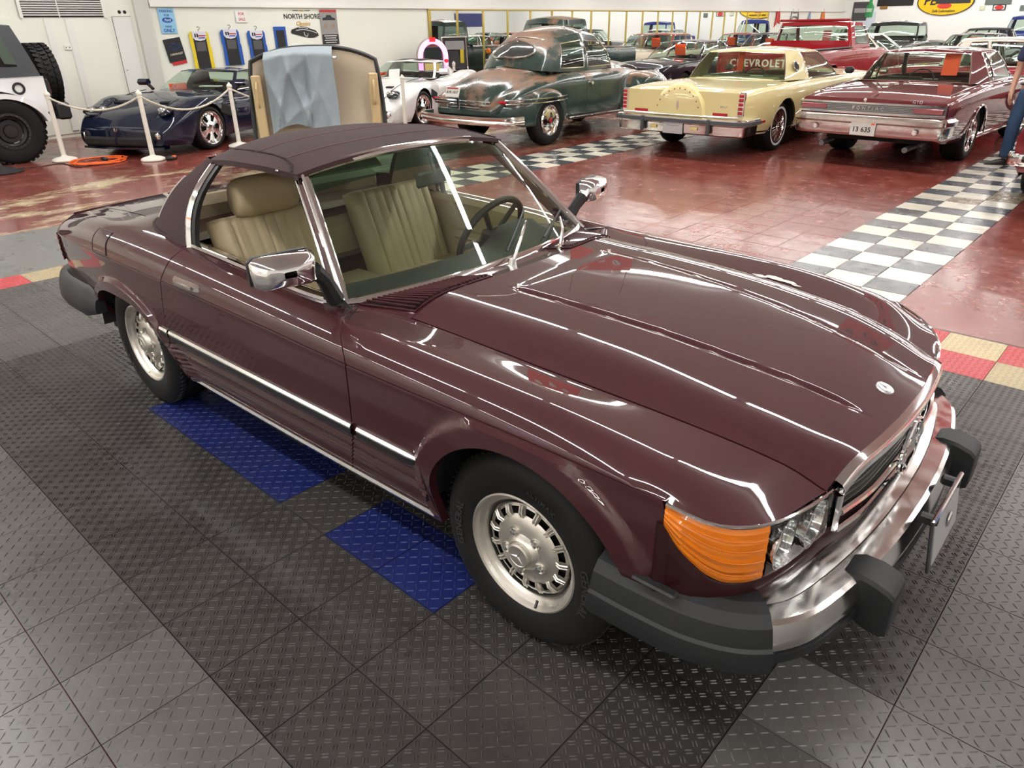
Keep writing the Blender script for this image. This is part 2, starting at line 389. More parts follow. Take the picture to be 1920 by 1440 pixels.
for k, (hidden, d, i, j) in enumerate(cells):
    kd = mat_kind(i, j)
    if k < 300 and not hidden:
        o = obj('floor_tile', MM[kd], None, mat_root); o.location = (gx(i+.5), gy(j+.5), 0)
        if (i*3+j) % 2 and kd[0] == 'single': o.rotation_euler.z = R(90)
    else:
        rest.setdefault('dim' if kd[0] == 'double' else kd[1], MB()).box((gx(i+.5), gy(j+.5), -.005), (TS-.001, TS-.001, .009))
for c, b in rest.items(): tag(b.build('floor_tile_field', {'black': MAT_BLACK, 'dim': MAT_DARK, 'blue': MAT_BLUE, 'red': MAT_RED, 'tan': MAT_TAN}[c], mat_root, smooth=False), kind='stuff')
e = MB(); x0, x1, y0, y1 = gx(-17), gx(23), gy(-17), gy(14)
e.add([(x0, y1, -.001), (x1, y1, -.001), (x1, y1+.05, FZ), (x0, y1+.05, FZ), (x0-.05, y1+.05, FZ), (x0-.05, y0, FZ), (x0, y0, -.001)], [(0, 3, 2, 1), (0, 6, 5, 4, 3)])
e.build('ramp_edge', MAT_BLACK, mat_root, smooth=False)
# ---------------------------------------------------------------- walls
WALL = mat('white_wall', (.84, .86, .77), .55, var=.03, vscale=.6)
WALL_N = mat('white_wall_north', (.84, .86, .83), .55, var=.03, vscale=.5)
TRIM = mat('white_trim', (.82, .82, .78), .45)
CEILM = mat('ceiling_tiles', (.70, .71, .70), .8, var=.05, vscale=2)
def slab(name, lo, hi, m, label=None, parent=None):
    b = MB(); c = [(a+d)/2 for a, d in zip(lo, hi)]; b.box(c, [d-a for a, d in zip(lo, hi)]); o = b.build(name, m, parent, smooth=False)
    return tag(o, label, None, None, 'structure') if parent is None else o
T = .2
wall_w = slab('wall_west', (XW-T, YS, FZ-.1), (XW, YN, CEIL), WALL, 'cream white showroom wall with signs and hanging floor mats')
wall_n = slab('wall_north', (XW-T, YN, FZ-.1), (XE+T, YN+T, CEIL), WALL_N, 'far white wall with the yellow oval oil sign')
wall_e = slab('wall_east', (XE, YS, FZ-.1), (XE+T, YN, CEIL), WALL_N, 'white wall seen only as a reflection in the mirrors')
wall_s = slab('wall_south', (XW-T, YS-T, FZ-.1), (XE+T, YS, CEIL), WALL, 'white wall behind the viewer seen only in reflections')
ceil = slab('ceiling', (XW-T, YS-T, CEIL), (XE+T, YN+T, CEIL+.15), CEILM, 'pale ceiling carrying rows of fluorescent lights')
# upper band of the west wall stands proud, with a lip
slab('trim_1', (XW-.01, 4.72, 2.17), (XW+.05, YN, 2.6), TRIM, 'white band running along the top of the wall above the signs')
slab('trim_2', (XW-.01, 4.72, 2.12), (XW+.075, YN, 2.175), TRIM, 'thin white ledge under the upper wall band')
slab('trim_3', (XW-.01, 4.42, FZ), (XW+.10, 4.68, CEIL), mat('grey_pilaster', (.60, .60, .56), .5), 'pale grey pilaster between panelled wall and sign wall')
# panelled section left of the pilaster: battens, louvre, slim door
for yb in (2.93, 3.27):
    b = MB(); P = [(XW, yb-.10), (XW+.055, yb-.07), (XW+.055, yb+.035), (XW, yb+.05)]
    b.prism(P, .1, 1.93); b.build('wall_batten', TRIM, wall_w, smooth=False)
slab('wall_panel', (XW, 1.0, .05), (XW+.02, 3.86, 1.935), WALL, None, wall_w)
fr = thing('louvre_vent', 'white slatted louvre vent high on the panelled wall above the jeep', 'vent', (XW, 0, 0))
b = MB(); b.box((.012, 3.20, 2.27), (.02, 1.34, .64)); b.build('vent_backing', DARK, fr, smooth=False)
for k in range(17):
    b = MB(); b.box((.035, 3.20, 1.985+.036*k), (.05, 1.32, .010), Matrix.Rotation(R(22), 3, 'Y')); b.build('slat', TRIM, fr, smooth=False)
for y in (2.53, 3.12, 3.88):
    b = MB(); b.box((.05, y, 2.27), (.03, .045 if y != 3.12 else .012, .66)); b.build('vent_frame', TRIM, fr, smooth=False)
d = slab('door_1', (XW, 4.0, .02), (XW+.03, 4.33, 1.955), WHITE, 'slim white utility door beside the grey pilaster')
b = MB(); b.box((.0, 0, 0), (.006, .006, 1.93)); b.xf(Matrix.Translation((XW+.031, 4.0, .985))); b.build('door_gap', DARK, d, smooth=False)
b = MB(); b.box((XW+.031, 4.165, 1.957), (.006, .34, .006)); b.build('door_gap', DARK, d, smooth=False)
b = MB(); b.box((XW+.045, 4.05, 1.06), (.03, .02, .012)); b.build('door_handle', CHROME, d)
for y in (4.165, 4.26):
    b = MB(); b.lathe([(0, .012), (.025, .012), (.03, 0)], 16, 'x', (XW, y, 2.03)); b.build('vent_hole', DARK, wall_w)
b = MB(); b.rbox((XW+.03, 3.13, 1.47), (.02, .13, .085), .006); o = b.build('outlet_plate', TRIM); tag(o, 'double socket plate on the panelled wall above the dark blue sports car', 'socket')
for s in (-.03, .03):
    b = MB(); b.box((XW+.041, 3.13+s, 1.47), (.004, .012, .02)); b.build('socket_hole', DARK, o)
# ---------------------------------------------------------------- wall of mirrors
GOLD = mat('gold_frame', (.52, .40, .12), .28, .9); MIRROR = mat('mirror', (.86, .89, .88), .004, 1)
mir = thing('wall_mirror', 'long wall mirror of tall panes in thin gold frames', 'mirror', (XW, 0, 0))
y0m, pw = 11.73, .975
for k in range(20):
    b = MB(); b.box((.012, y0m+pw*(k+.5), 1.2), (.008, pw-.01, 1.84)); b.build('mirror_pane', MIRROR, mir, smooth=False)
for k in range(21):
    b = MB(); b.box((.022, y0m+pw*k, 1.2), (.03, .05 if k % 20 else .09, 1.88)); b.build('mullion', GOLD, mir, smooth=False)
for z in (2.115, .28):
    b = MB(); b.rbox((.03, y0m+pw*10, z), (.05, pw*20+.1, .07), .01); b.build('frame_rail', GOLD, mir)
# ---------------------------------------------------------------- fluorescent lights
LAMPW = mat('lamp_housing', (.8, .8, .78), .5); TUBE = mat('lamp_tube', (1, 1, 1), .5, emit=(1, .985, .95), es=26.0)
def light_fixture():
    t = thing('ceiling_light', 'long white fluorescent batten light under the ceiling', 'lamp', (0, 0, 0), 0, 'fluorescent lights in rows')
    b = MB(); b.prism([(-.06, CEIL), (-.045, CEIL-.07), (.045, CEIL-.07), (.06, CEIL)], -1.2, 1.2, 'x'); b.build('housing', LAMPW, t, smooth=False)
    for s in (-.03, .03):
        b = MB(); b.tube([(-1.17, s, CEIL-.09), (1.17, s, CEIL-.09)], .016, 8); b.build('lamp_tube', TUBE, t)
    L = bpy.data.lights.new('tube_light', 'AREA'); L.shape = 'RECTANGLE'; L.size = 2.34; L.size_y = .10; L.energy = LIGHT_W; L.color = (1, .985, .95)
    lo = bpy.data.objects.new('tube_light', L); COL.objects.link(lo); lo.parent = t; lo.location = (0, 0, CEIL-.112)
    return t
proto_light = None
ROWS = [-7.2+5.0*k for k in range(10)]
for yr in ROWS:
    for k in range(8):
        if proto_light is None: o = proto_light = light_fixture()
        else: o = copy_tree(proto_light)
        o.location = (-11.6+2.55*k, yr, 0)
# ================================================================= THE MAROON ROADSTER
MAROON = mat('maroon_paint', (.040, .0062, .0088), .6, .0, 1, .022, spec=.2); MAROON.node_tree.nodes['Principled BSDF'].inputs['Coat IOR'].default_value = 1.55
MAROON_B = mat('maroon_inner', (.03, .006, .008), .5)
SOFTTOP = mat('maroon_canvas', (.036, .0165, .0175), .9, bump=.3, bscale=900, sheen=.08, spec=.2)
BEIGE = mat('beige_leather', (.36, .285, .175), .42, bump=.08, bscale=250)
BEIGE_D = mat('beige_trim', (.40, .33, .22), .6)
CARPET = mat('tan_carpet', (.16, .115, .07), .95, bump=.4, bscale=600)
DASH = mat('dark_green_dash', (.022, .027, .026), .55, bump=.1, bscale=400)
ALLOY = mat('silver_alloy', (.56, .53, .48), .34, .85, rvar=.08, vscale=30)
HEADLENS = mat('clear_headlamp_lens', (.9, .9, .9), .02, trans=1, ior=1.3, spec=.4)
REFLECTOR = mat('lamp_reflector', (.75, .76, .77), .12, 1)
VINYL = glassmat('clear_vinyl', (.80, .80, .76), .9, .12)
WGLASS = glassmat('windscreen_glass', (.70, .80, .68), .12)
hero = thing('roadster', 'dark maroon two seat roadster with canvas top up, parked on the diamond plate mat', 'car', (-.00106, .06, 0), R(1.0094))
# --- body side: nine lines running the length of the car, each y(x), z(x)
GF = [-.86, -.72, -.685, -.677, -.675, -.70, -.75, -.81, -.885]; GR = [-2.06, -2.03, -1.99, -1.945, -1.93, -1.89, -1.885, -1.90, -1.92]
_W = kn((.46, .848), (.25, .862), (0, .870), (-.6, .875), (-1.2, .878), (-1.9, .877), (-2.455, .872), (-2.9, .85), (-3.2, .82), (-3.36, .79), (-3.45, .70))
_zc = kn((.46, .735), (0, .752), (-.6, .750), (-1.2, .760), (-1.9, .765), (-2.3, .765), (-2.9, .748), (-3.4, .73))
_z0 = kn((.46, .40), (.40, .38), (-.34, .24), (-2.1, .235), (-2.8, .36), (-3.4, .43))
XF = [.46, .46, .46, .46, .46, .53, .60, .655, .698]
LY = [lambda x: _W(x)-.10+.04*np.clip((x-.35)/.1, 0, 1)+.03*np.clip((-2.7-x)/.3, 0, 1), lambda x: _W(x)-.022, lambda x: _W(x)-.004, lambda x: _W(x), lambda x: _W(x)+.001,
      kn((.53, .826), (.35, .848), (0, .857), (-.6, .862), (-1.2, .865), (-1.9, .864), (-2.455, .858), (-2.9, .834), (-3.2, .80), (-3.38, .762), (-3.45, .68)),
      kn((.60, .782), (.4, .806), (0, .822), (-.6, .828), (-1.2, .833), (-1.9, .832), (-2.455, .82), (-2.9, .792), (-3.2, .757), (-3.40, .71), (-3.46, .66)),
      kn((.655, .70), (.4, .736), (0, .757), (-.6, .765), (-1.2, .783), (-1.9, .782), (-2.455, .765), (-2.9, .73), (-3.2, .695), (-3.43, .645)),
      kn((.698, .49), (.37, .565), (-.125, .60), (-.63, .61), (-.95, .695), (-1.2, .732), (-1.85, .728), (-2.2, .69), (-2.455, .665), (-2.9, .63), (-3.2, .60), (-3.45, .56))]
LZ = [_z0, lambda x: .46+0*x, lambda x: .60+0*x, lambda x: _zc(x)-.03, _zc,
      kn((.53, .705), (.35, .754), (0, .782), (-.6, .793), (-1.2, .808), (-1.9, .822), (-2.455, .826), (-2.9, .805), (-3.2, .775), (-3.38, .755)),
      kn((.60, .692), (.4, .766), (0, .808), (-.6, .822), (-1.2, .840), (-1.9, .858), (-2.455, .864), (-2.9, .842), (-3.2, .805), (-3.40, .778)),
      kn((.655, .684), (.4, .778), (0, .822), (-.6, .836), (-1.2, .856), (-1.9, .876), (-2.455, .884), (-2.9, .862), (-3.2, .824), (-3.43, .79)),
      kn((.698, .675), (.6, .722), (.37, .772), (-.125, .808), (-.63, .828), (-.95, .838), (-1.2, .858), (-1.85, .882), (-2.455, .890), (-2.9, .866), (-3.2, .832), (-3.45, .795))]
def arch_z(x):
    dx = (x-.025)/.372
    if abs(dx) < 1: return .322+.372*math.sqrt(1-dx*dx)
    dx = abs(x+2.455)/.375
    if dx < 1: return .31+.275*(1-dx**2.8)**(1/2.8)
    return -1
def arch_d(x, z):
    """distance outside the wheel opening, for the flared lips"""
    a = math.hypot(x-.025, z-.322)-.372
    e = math.hypot((x+2.455)/.375, (z-.31)/.275); b = (e-1)*.30
    return min(a, b)
_ROWLO = np.concatenate([np.linspace(0, 1, 29), np.linspace(1.1, 2, 10), np.linspace(2.1, 3, 8)])
_ROWHI = np.concatenate([[3.3, 3.6, 3.85, 3.95, 4.0, 4.05, 4.15], np.linspace(4.3, 8, 26)])
def side_col(s):
    P = np.zeros((9, 3))
    bF = max(0, 1-abs(s+.68)/.33)**1 if s > -1.2 else 0
    bR = max(0, 1-abs(s+1.93)/(.17 if s < -1.93 else .5)) if s < -1.2 else 0
    bF = bF*bF*(3-2*bF); bR = bR if s < -1.93 else bR*bR*(3-2*bR)
    for k in range(9):
        x = s if s <= .1 else .1+(s-.1)*(XF[k]-.1)/.6
        x += bF*(GF[k]+.68)+bR*(GR[k]+1.93)
        P[k] = (x, LY[k](x), LZ[k](x))
    u = np.linspace(0, 3, 61); Q = crom(P, u); za = arch_z(Q[30, 0]); uc = 0
    if za > Q[0, 2]:
        d = Q[:, 2]-np.array([arch_z(q[0]) for q in Q]); i = np.where(d >= 0)[0]
        if len(i): i = i[0]; uc = u[i] if i == 0 else u[i-1]+(u[i]-u[i-1])*(-d[i-1])/(d[i]-d[i-1])
    rows = np.concatenate([uc+(3-uc)*_ROWLO/3, _ROWHI]); out = crom(P, rows)
    for r, u in enumerate(rows):
        x, y, z = out[r]
        if u < 1.02 and -2.08 < x < -.36: y += .0035*math.cos((z-.27)/.027*2*math.pi)*(1 if .262 < z < .452 else 0)
        if 3.9 < u < 4.02: y -= .006*(1-abs(u-3.96)/.06)
        if z < .74:
            ad = arch_d(x, z)
            if ad < .085: y += .020*(min(1, (.085-max(ad, 0))/.022))**1.0
        out[r, 1] = y
    return out
def _lin(a, b, st): n = max(1, int(abs(b-a)/st+.5)); return list(np.linspace(a, b, n+1))
_th = np.linspace(0, math.pi, 45)
_cf = [.025+.3718*math.cos(t) for t in _th]
def s_of(x4): return x4 if x4 <= .1 else .1+(x4-.1)/.6
colsF = [.70]+[s_of(x) for x in _lin(.455, .402, .02)]+[s_of(x) for x in _cf]+_lin(-.36, -.677, .03)
colsD = _lin(-.683, -1.927, .03)
_cr = [-2.455+.3749*math.cos(t) for t in _th]
colsQ = [-1.933, -1.97, -2.0, -2.03, -2.055, -2.07]+_cr+_lin(-2.85, -3.44, .035)
def panel(cols, name, m=MAROON, both=True):
    P = np.array([side_col(s) for s in cols]); n = P.shape[1]; out = []
    for sg in (-1, 1):
        Q = P.copy(); Q[:, :, 1] *= sg
        # turned-in lip round every edge gives the panel thickness
        b = MB(); L = np.concatenate([Q[:, :1]+np.array([0, -sg*.03, 0]), Q, Q[:, -1:]+np.array([0, -sg*.004, -.02])], 1)
        F0 = L[:1]+np.array([0, -sg*.03, 0]); F1 = L[-1:]+np.array([0, -sg*.03, 0]); L = np.concatenate([F0, L, F1], 0)
        b.grid(L, flip=(sg > 0)); out.append(b.build(name, m, hero, ang=24))
    return out
panel(colsF, 'front_fender'); doors = panel(colsD, 'door'); panel(colsQ, 'rear_quarter')
# black gaps behind the shut lines and wheel wells
for sg in (-1, 1):
    b = MB()
    for s in (-.68, -1.93):
        c = side_col(s); c2 = c.copy(); c2[:, 1] -= .012; c2[:, 0] += .02; c3 = c.copy(); c3[:, 1] -= .012; c3[:, 0] -= .02
        G = np.array([c2, c3]); G[:, :, 1] *= sg; b.grid(G, flip=sg > 0)
    b.build('shut_line_seal', BLACK, hero)
    for cx, cz, rx, rz in ((.025, .322, .40, .40), (-2.455, .31, .40, .34)):
        b = MB(); P = []
        for t in np.linspace(.05, math.pi-.05, 25):
            P.append([(cx+rx*math.cos(t), sg*y, cz+rz*math.sin(t)) for y in (.845, .62, .45)])
        b.grid(P); b.add([P[i][2] for i in range(25)]+[(cx, sg*.45, cz-.1)], [(i, i+1, 25) for i in range(24)]); b.build('wheel_well', DARK, hero)
# underbody
b = MB(); b.box((-1.3, 0, .27), (3.6, 1.44, .10)); b.box((.2, 0, .36), (.9, 1.0, .18)); b.box((-2.9, 0, .40), (.9, 1.2, .2)); b.build('underbody', DARK, hero, smooth=False)
# --- bonnet
_H = kn((-.62, .893), (-.3, .885), (0, .868), (.3, .834), (.5, .80), (.65, .763), (.745, .735))
_g = kn((0, 0), (.04, .16), (.1, .45), (.2, .76), (.35, .92), (.6, .98), (1, 1))
_yr = kn((-.62, .285), (-.4, .28), (.3, .23), (.69, .175), (.75, .17))
def hood_z(x, y):
    ye = LY[8](min(x, .698))-.004; t = 1-min(1, abs(y)/ye); ze = LZ[8](min(x, .698))+.002
    z = ze+(_H(x)-ze)*_g(t); rd = abs(y)-_yr(x); fade = min(1, max(0, (.70-x)/.10))*min(1, max(0, (x+.50)/.06))
    z += .0055*fade*(1/(1+math.exp(rd/.0035)))*1.0-.004*fade*math.exp(-(rd-.006)**2/(2*.005**2))
    return z
b = MB(); P = []
ts = np.linspace(-1, 1, 121)
for i in range(56):
    row = []
    for t in ts:
        # concentrate samples round the ridges
        f = i/55; xr = -.655+.05*(1-t*t); xf = .699+.046*(1-abs(t)**2.2); x = xr+(xf-xr)*f; ye = LY[8](min(x, .698))-.004
        yy = t*ye; row.append((x, yy, hood_z(x, yy)))
    P.append(row)
P = np.array(P)
# snap the samples beside each ridge onto it
for i in range(P.shape[0]):
    for sg in (-1, 1):
        yr = float(_yr(P[i, 60, 0])); k = np.argmin(abs(P[i, :, 1]-sg*yr))
        for dk, off in ((-2, -.014), (-1, -.005), (0, .001), (1, .008), (2, .017)):
            kk = k+dk*sg; P[i, kk, 1] = sg*(yr+off); P[i, kk, 2] = hood_z(P[i, kk, 0], P[i, kk, 1])
L = np.concatenate([P[:, :1]+np.array([0, .004, -.025]), P, P[:, -1:]+np.array([0, -.004, -.025])], 1)
L = np.concatenate([L[:1]-np.array([0, 0, .02]), L, L[-1:]-np.array([.01, 0, .012])], 0)
b.grid(L); hood = b.build('bonnet', MAROON, hero, ang=30)
b = MB(); b.box((0, 0, .60), (1.1, 1.0, .2)); b.build('engine_bay', DARK, hero, smooth=False)
b = MB()
Q = np.array([[(x, sg*(LY[8](x)+d), LZ[8](x)-.018) for d in (.012, -.012)] for sg in (-1,) for x in np.linspace(-.66, .69, 30)]); b.grid(Q); b.mirror_y(); b.build('bonnet_gap', BLACK, hero)
# badge
hz = lambda x, y: hood_z(x, y)
b = MB(); c = Vector((.672, 0, hz(.672, 0))); nx = Vector((-(hz(.70, 0)-hz(.64, 0))/.06, 0, 1)).normalized(); M = frame((0, 1, 0), Vector((0, 1, 0)).cross(nx)*-1, c)
b.lathe([(0, .006), (.021, .006), (.021, .004), (.025, .004), (.0265, 0)], 32); b.xf(frame((0, 1, 0), nx.cross(Vector((0, 1, 0))), c)); badge = b.build('bonnet_badge', mat('badge_silver', (.62, .64, .66), .25, .9), hero)
def star(R0, th=.0016, w=.11):
    b = MB()
    for k in range(3):
        a = R(90+120*k); t = Vector((math.cos(a), math.sin(a), 0)); n = Vector((-t.y, t.x, 0))
        b.add([t*R0, n*R0*w-t*R0*w*.58, -n*R0*w-t*R0*w*.58, Vector((0, 0, th*2.2))], [(0, 1, 3), (0, 3, 2)])
    return b
b = star(.02, .001); b.xf(frame((0, 1, 0), nx.cross(Vector((0, 1, 0))), c+nx*.0062)); b.build('badge_star', CHROME, badge)
for y in (-.275, .275):
    b = MB(); b.lathe([(0, .012), (.006, .011), (.008, 0)], 12, 'z', (-.47, y, hz(-.47, y))); b.build('washer_nozzle', CHROME, hero)
# --- scuttle panel with two grilles, wipers
_wsb = lambda y: (-.79-.135*(abs(y)/.69)**2.2, .858-.012*(abs(y)/.69)**2)      # windscreen base x,z
def scut_z(x, y): return .845+.035*max(0, (x+.8)/.2)*(1-abs(y)/.75)-.02*(abs(y)/.62)**2+.012
def scut_pt(y, f, up=0):
    yb, yh = y*.70/.61, y; xb, zb = _wsb(yb); xh = -.662+.05*(1-(yh/.61)**2); zh = hood_z(xh+.01, max(-.6, min(.6, yh))) if abs(yh) < .60 else float(LZ[8](-.62))
    return (xb+(xh-xb)*f, yb+(yh-yb)*f, (zb-.012)+(zh-.004-zb+.012)*f+up)
b = MB(); b.grid([[scut_pt(y, f) for f in np.linspace(0, 1, 6)] for y in np.linspace(-.616, .616, 41)], flip=True); b.build('scuttle_panel', MAROON, hero)
for sg in (-1, 1):
    gr = MB(); ys = np.linspace(.235, .575, 12); gr.grid([[scut_pt(sg*y, f, .0025) for f in (.16, .92)] for y in ys], flip=sg < 0); g0 = gr.build('air_intake', BLACK, hero)
    for k in range(19):
        y = .246+.0172*k
        b = MB(); a, c = Vector(scut_pt(sg*y, .15, .012)), Vector(scut_pt(sg*(y+.012), .94, .012)); b.tube([a, c], .0044, 6); b.build('slat', MAROON, g0)
    b = MB(); pts = [scut_pt(sg*y, .13, .004) for y in ys]+[scut_pt(sg*y, .96, .004) for y in ys[::-1]]; b.tube(pts, .004, 6, closed=True); b.build('intake_rim', MAROON, g0)
# --- windscreen: pane, chrome surround, pillars
def ws_pt(y, v, off=0):
    """y in half-widths -1..1, v 0 base .. 1 header"""
    yb = .672*y; xb, zb = _wsb(yb); yt = .515*y; xt = -1.262-.045*abs(y)**2.2; zt = 1.262-.045*abs(y)**2.4
    p = Vector((xb+(xt-xb)*v, yb+(yt-yb)*v, zb+(zt-zb)*v)); bl = .004*math.sin(math.pi*v)
    return p+Vector((bl, 0, bl*1.2))+Vector((.6, 0, .8))*off
b = MB(); b.grid([[ws_pt(y, v) for v in np.linspace(.02, .975, 9)] for y in np.linspace(-.985, .985, 21)], flip=True); b.build('windscreen', WGLASS, hero)
# green shade band along the top of the glass
b = MB(); b.grid([[ws_pt(y, v, .002) for v in np.linspace(.83, .972, 4)] for y in np.linspace(-.98, .98, 21)], flip=True); b.build('shade_band', glassmat('green_shade_band', (.30, .52, .45), .05), hero)
fr_ = [ws_pt(y, 1.0) for y in np.linspace(-1, 1, 25)]; right = [ws_pt(1, v) for v in np.linspace(1, 0, 9)][1:]; bot = [ws_pt(y, 0) for y in np.linspace(1, -1, 25)][1:]; left = [ws_pt(-1, v) for v in np.linspace(0, 1, 9)][1:-1]
def band(loop, w, h, closed=True, out=None):
    """flat chrome band: rectangular section round a loop; in-plane width w, thickness h"""
    n = len(loop); c = sum((Vector(p) for p in loop), Vector())/n; P = []
    for i, p in enumerate(loop):
        p = Vector(p); t = (Vector(loop[(i+1) % n])-Vector(loop[i-1])).normalized(); nn = Vector((.66, 0, .75)); o = t.cross(nn).normalized()
        if o.dot(p-c) < 0: o = -o
        nn = o.cross(t); nn = nn if nn.x > 0 else -nn
        P.append([p-o*w*.35-nn*h, p+o*w*.65-nn*h, p+o*w*.65+nn*h*.4, p+o*w*.3+nn*h, p-o*w*.1+nn*h, p-o*w*.35+nn*h*.4])
    b = MB(); b.grid(P, cu=closed, cv=True); return b
band(fr_+right+bot+left, .030, .009).build('windscreen_surround', CHROME, hero, fix=True)
for sg in (-1, 1):
    # maroon pillar flanked by a chrome strip
    b = MB(); P = []
    for v in np.linspace(-.035, 1.0, 10):
        p = ws_pt(sg, v); o = Vector((0, sg, 0)); bk = Vector((-.75, 0, -.5)).normalized()
        w_ = .050-.014*v; P.append([p+o*.008, p+o*.022+bk*.012, p+o*.026+bk*w_, p+o*.006+bk*(w_+.012), p-o*.02+bk*.05, p-o*.01+bk*.006])
    b.grid(P, cv=True, flip=sg < 0); b.build('windscreen_pillar', MAROON, hero)
    b = MB(); b.tube([ws_pt(sg, v)+Vector((-.030+.008*v, sg*.027, -.026)) for v in np.linspace(-.03, 1.0, 10)], .0065, 8); b.build('pillar_trim', CHROME, hero)
    b = MB(); b.tube([ws_pt(sg, v)+Vector((.004, sg*.020, .004)) for v in np.linspace(-.03, 1.0, 10)], .008, 8); b.build('pillar_trim', CHROME, hero)
def wiper(base, tip, ba, bb, nm='wiper'):
    base, tip, ba, bb = map(Vector, (base, tip, ba, bb)); b = MB(); mid = base.lerp(tip, .42)+Vector((.012, 0, .022))
    b.tube([base, mid, tip], [.0095, .008, .005], 8); o = b.build('wiper_arm', CHROME_D, hero)
    b = MB(); b.tube([ba, ba.lerp(bb, .5)+Vector((.004, 0, .006)), bb], .005, 6); b.build('wiper_blade', BLACK, o)
    b = MB(); b.lathe([(0, .03), (.014, .028), (.017, .012), (.020, 0)], 14, 'z', base-Vector((0, 0, .012))); b.build('wiper_pivot', CHROME_D, o)
wiper((-.715, -.03, .875), ws_pt(.40, .20, .02), ws_pt(.06, .045, .014), ws_pt(.50, .30, .014))
wiper((-.70, .26, .87), ws_pt(.80, .13, .02), ws_pt(.46, .045, .014), ws_pt(.93, .19, .014))
# --- grille, headlamps, front panel
def front_x(y): return kn((0, .745), (.25, .738), (.45, .706), (.50, .70), (.60, .682), (.70, .650), (.78, .600), (.83, .53), (.848, .46))(abs(y))
def brow(y): return kn((0, .728), (.44, .672), (.50, .673), (.70, .680), (.78, .690), (.82, .704), (.835, .716), (.848, .730))(abs(y))
def low(y): return kn((0, .525), (.44, .53), (.50, .53), (.70, .515), (.78, .525), (.81, .548), (.835, .60), (.848, .665))(abs(y))
b = MB(); ysf = np.linspace(-.845, .845, 81)
b.grid([[(front_x(y)-.02-(.06 if abs(y) < .44 else .05), y, z) for z in np.linspace(.36, brow(y)-.004, 6)] for y in ysf]); b.build('nose_backing', DARK, hero)
b = MB(); b.grid([[(front_x(y)-o, y, z) for o, z in ((.03, low(y)+.004), (.006, low(y)+.002), (.0, low(y)-.008), (.0, low(y)-.045), (.012, .40))] for y in ysf], flip=True)
for sg in (-1, 1): b.grid([[(x, sg*y, z) for z in np.linspace(.38, .672, 6)] for x, y in ((.478, .8445), (.462, .8505), (.452, .8525), (.445, .851))], flip=sg > 0); b.build('front_apron', MAROON, hero)
for sg in (-1, 1):
    def lamp(y0, y1, n, o=0.0, inset=.008, zlo=0, zhi=1):
        return [[(front_x(y)+o, sg*y, low(y)+inset+(brow(y)-inset-low(y)-inset)*f) for f in np.linspace(zlo, zhi, 7)] for y in np.linspace(y0, y1, n)]
    # amber turn signal wrapping the corner
    b = MB(); tt = np.linspace(0, 1, 12); path = [(.700, .652), (.74, .632), (.775, .605), (.80, .575), (.82, .545), (.835, .505), (.847, .462)]
    P = []
    for q in crom(np.array(path), np.linspace(0, len(path)-1, 22)):
        y, x = q; nrm = Vector((y-.55, 0, 0)); lo = low(y)+.006; hi = brow(y)-.006
        P.append([(x+.004*math.sin(math.pi*f)+.002*(k % 2), sg*(y+.010*math.sin(math.pi*f)+.0015*(k % 2)), lo+(max(hi-lo, .004))*f) for k, f in enumerate(np.linspace(0, 1, 13))])
    b.grid(P, flip=sg < 0); tl = b.build('turn_signal', AMBER_LENS, hero, ang=20)
    rib = MB()
    for f in (.22, .44, .66, .84):
        rib.tube([(p[0][0]+.010, sg*(abs(p[0][1])+.012), p[0][2]+(p[12][2]-p[0][2])*f) for p in P[1:-3]], .0016, 5)
    rib.build('lens_rib', mat('amber_rib', (.55, .13, .006), .3), tl)
    # headlamp bowl, lens and round reflectors
    hl = MB(); hl.grid(lamp(.455, .695, 13, .004), flip=sg > 0); H = hl.build('headlamp_lens', glassmat('headlamp_glass', (.86, .88, .86), .25, .04), hero)
    fl_ = MB()
    for k in range(17):
        y = .462+.0143*k; fl_.tube([(front_x(y)+.0055, sg*y, brow(y)-.016), (front_x(y)+.0055, sg*y, brow(y)-.016-.035-.05*(k > 12))], .0022, 5)
    fl_.build('lens_flute', glassmat('flute_glass', (.9, .9, .9), .5), H)
    bk = MB(); bk.grid([[(x-.045, y, z) for x, y, z in r] for r in lamp(.452, .70, 9, 0, .002)], flip=sg > 0); bk.build('lamp_bowl', mat('lamp_bowl_grey', (.52, .53, .53), .22, .8), H)
    for yc, rr in ((.518, .066), (.640, .066)):
        b = MB(); b.lathe([(rr, .036), (rr*.97, .036), (rr*.9, .012), (rr*.6, -.006), (rr*.2, -.012), (0, -.012)], 28, 'x', (front_x(yc)-.035, sg*yc, .596)); b.build('reflector', REFLECTOR, H)
        b = MB(); b.lathe([(.013, -.01), (.012, .014), (0, .018)], 12, 'x', (front_x(yc)-.03, sg*yc, .60)); b.build('bulb', mat('bulb_copper', (.35, .12, .07), .3, .4), H)
    b = MB(); pth = [(front_x(y)+.006, sg*y, brow(y)+.003) for y in np.linspace(.455, .78, 14)]+[(x+.004, sg*(y+.006), brow(y)+.003) for y, x in ((.80, .575), (.82, .545), (.835, .505), (.847, .462))]
    b.tube(pth, .0045, 6); b.build('lamp_trim', CHROME, hero)
    b = MB(); b.box((.690, sg*.450, .60), (.03, .006, .14)); b.build('lamp_divider', BLACK, hero)
def gx_(y, z): return front_x(y)+.012-.10*(z-.53)*.35
b = MB(); ga = MB()
top = [(.0, .722), (.2, .712), (.36, .694), (.432, .676)]
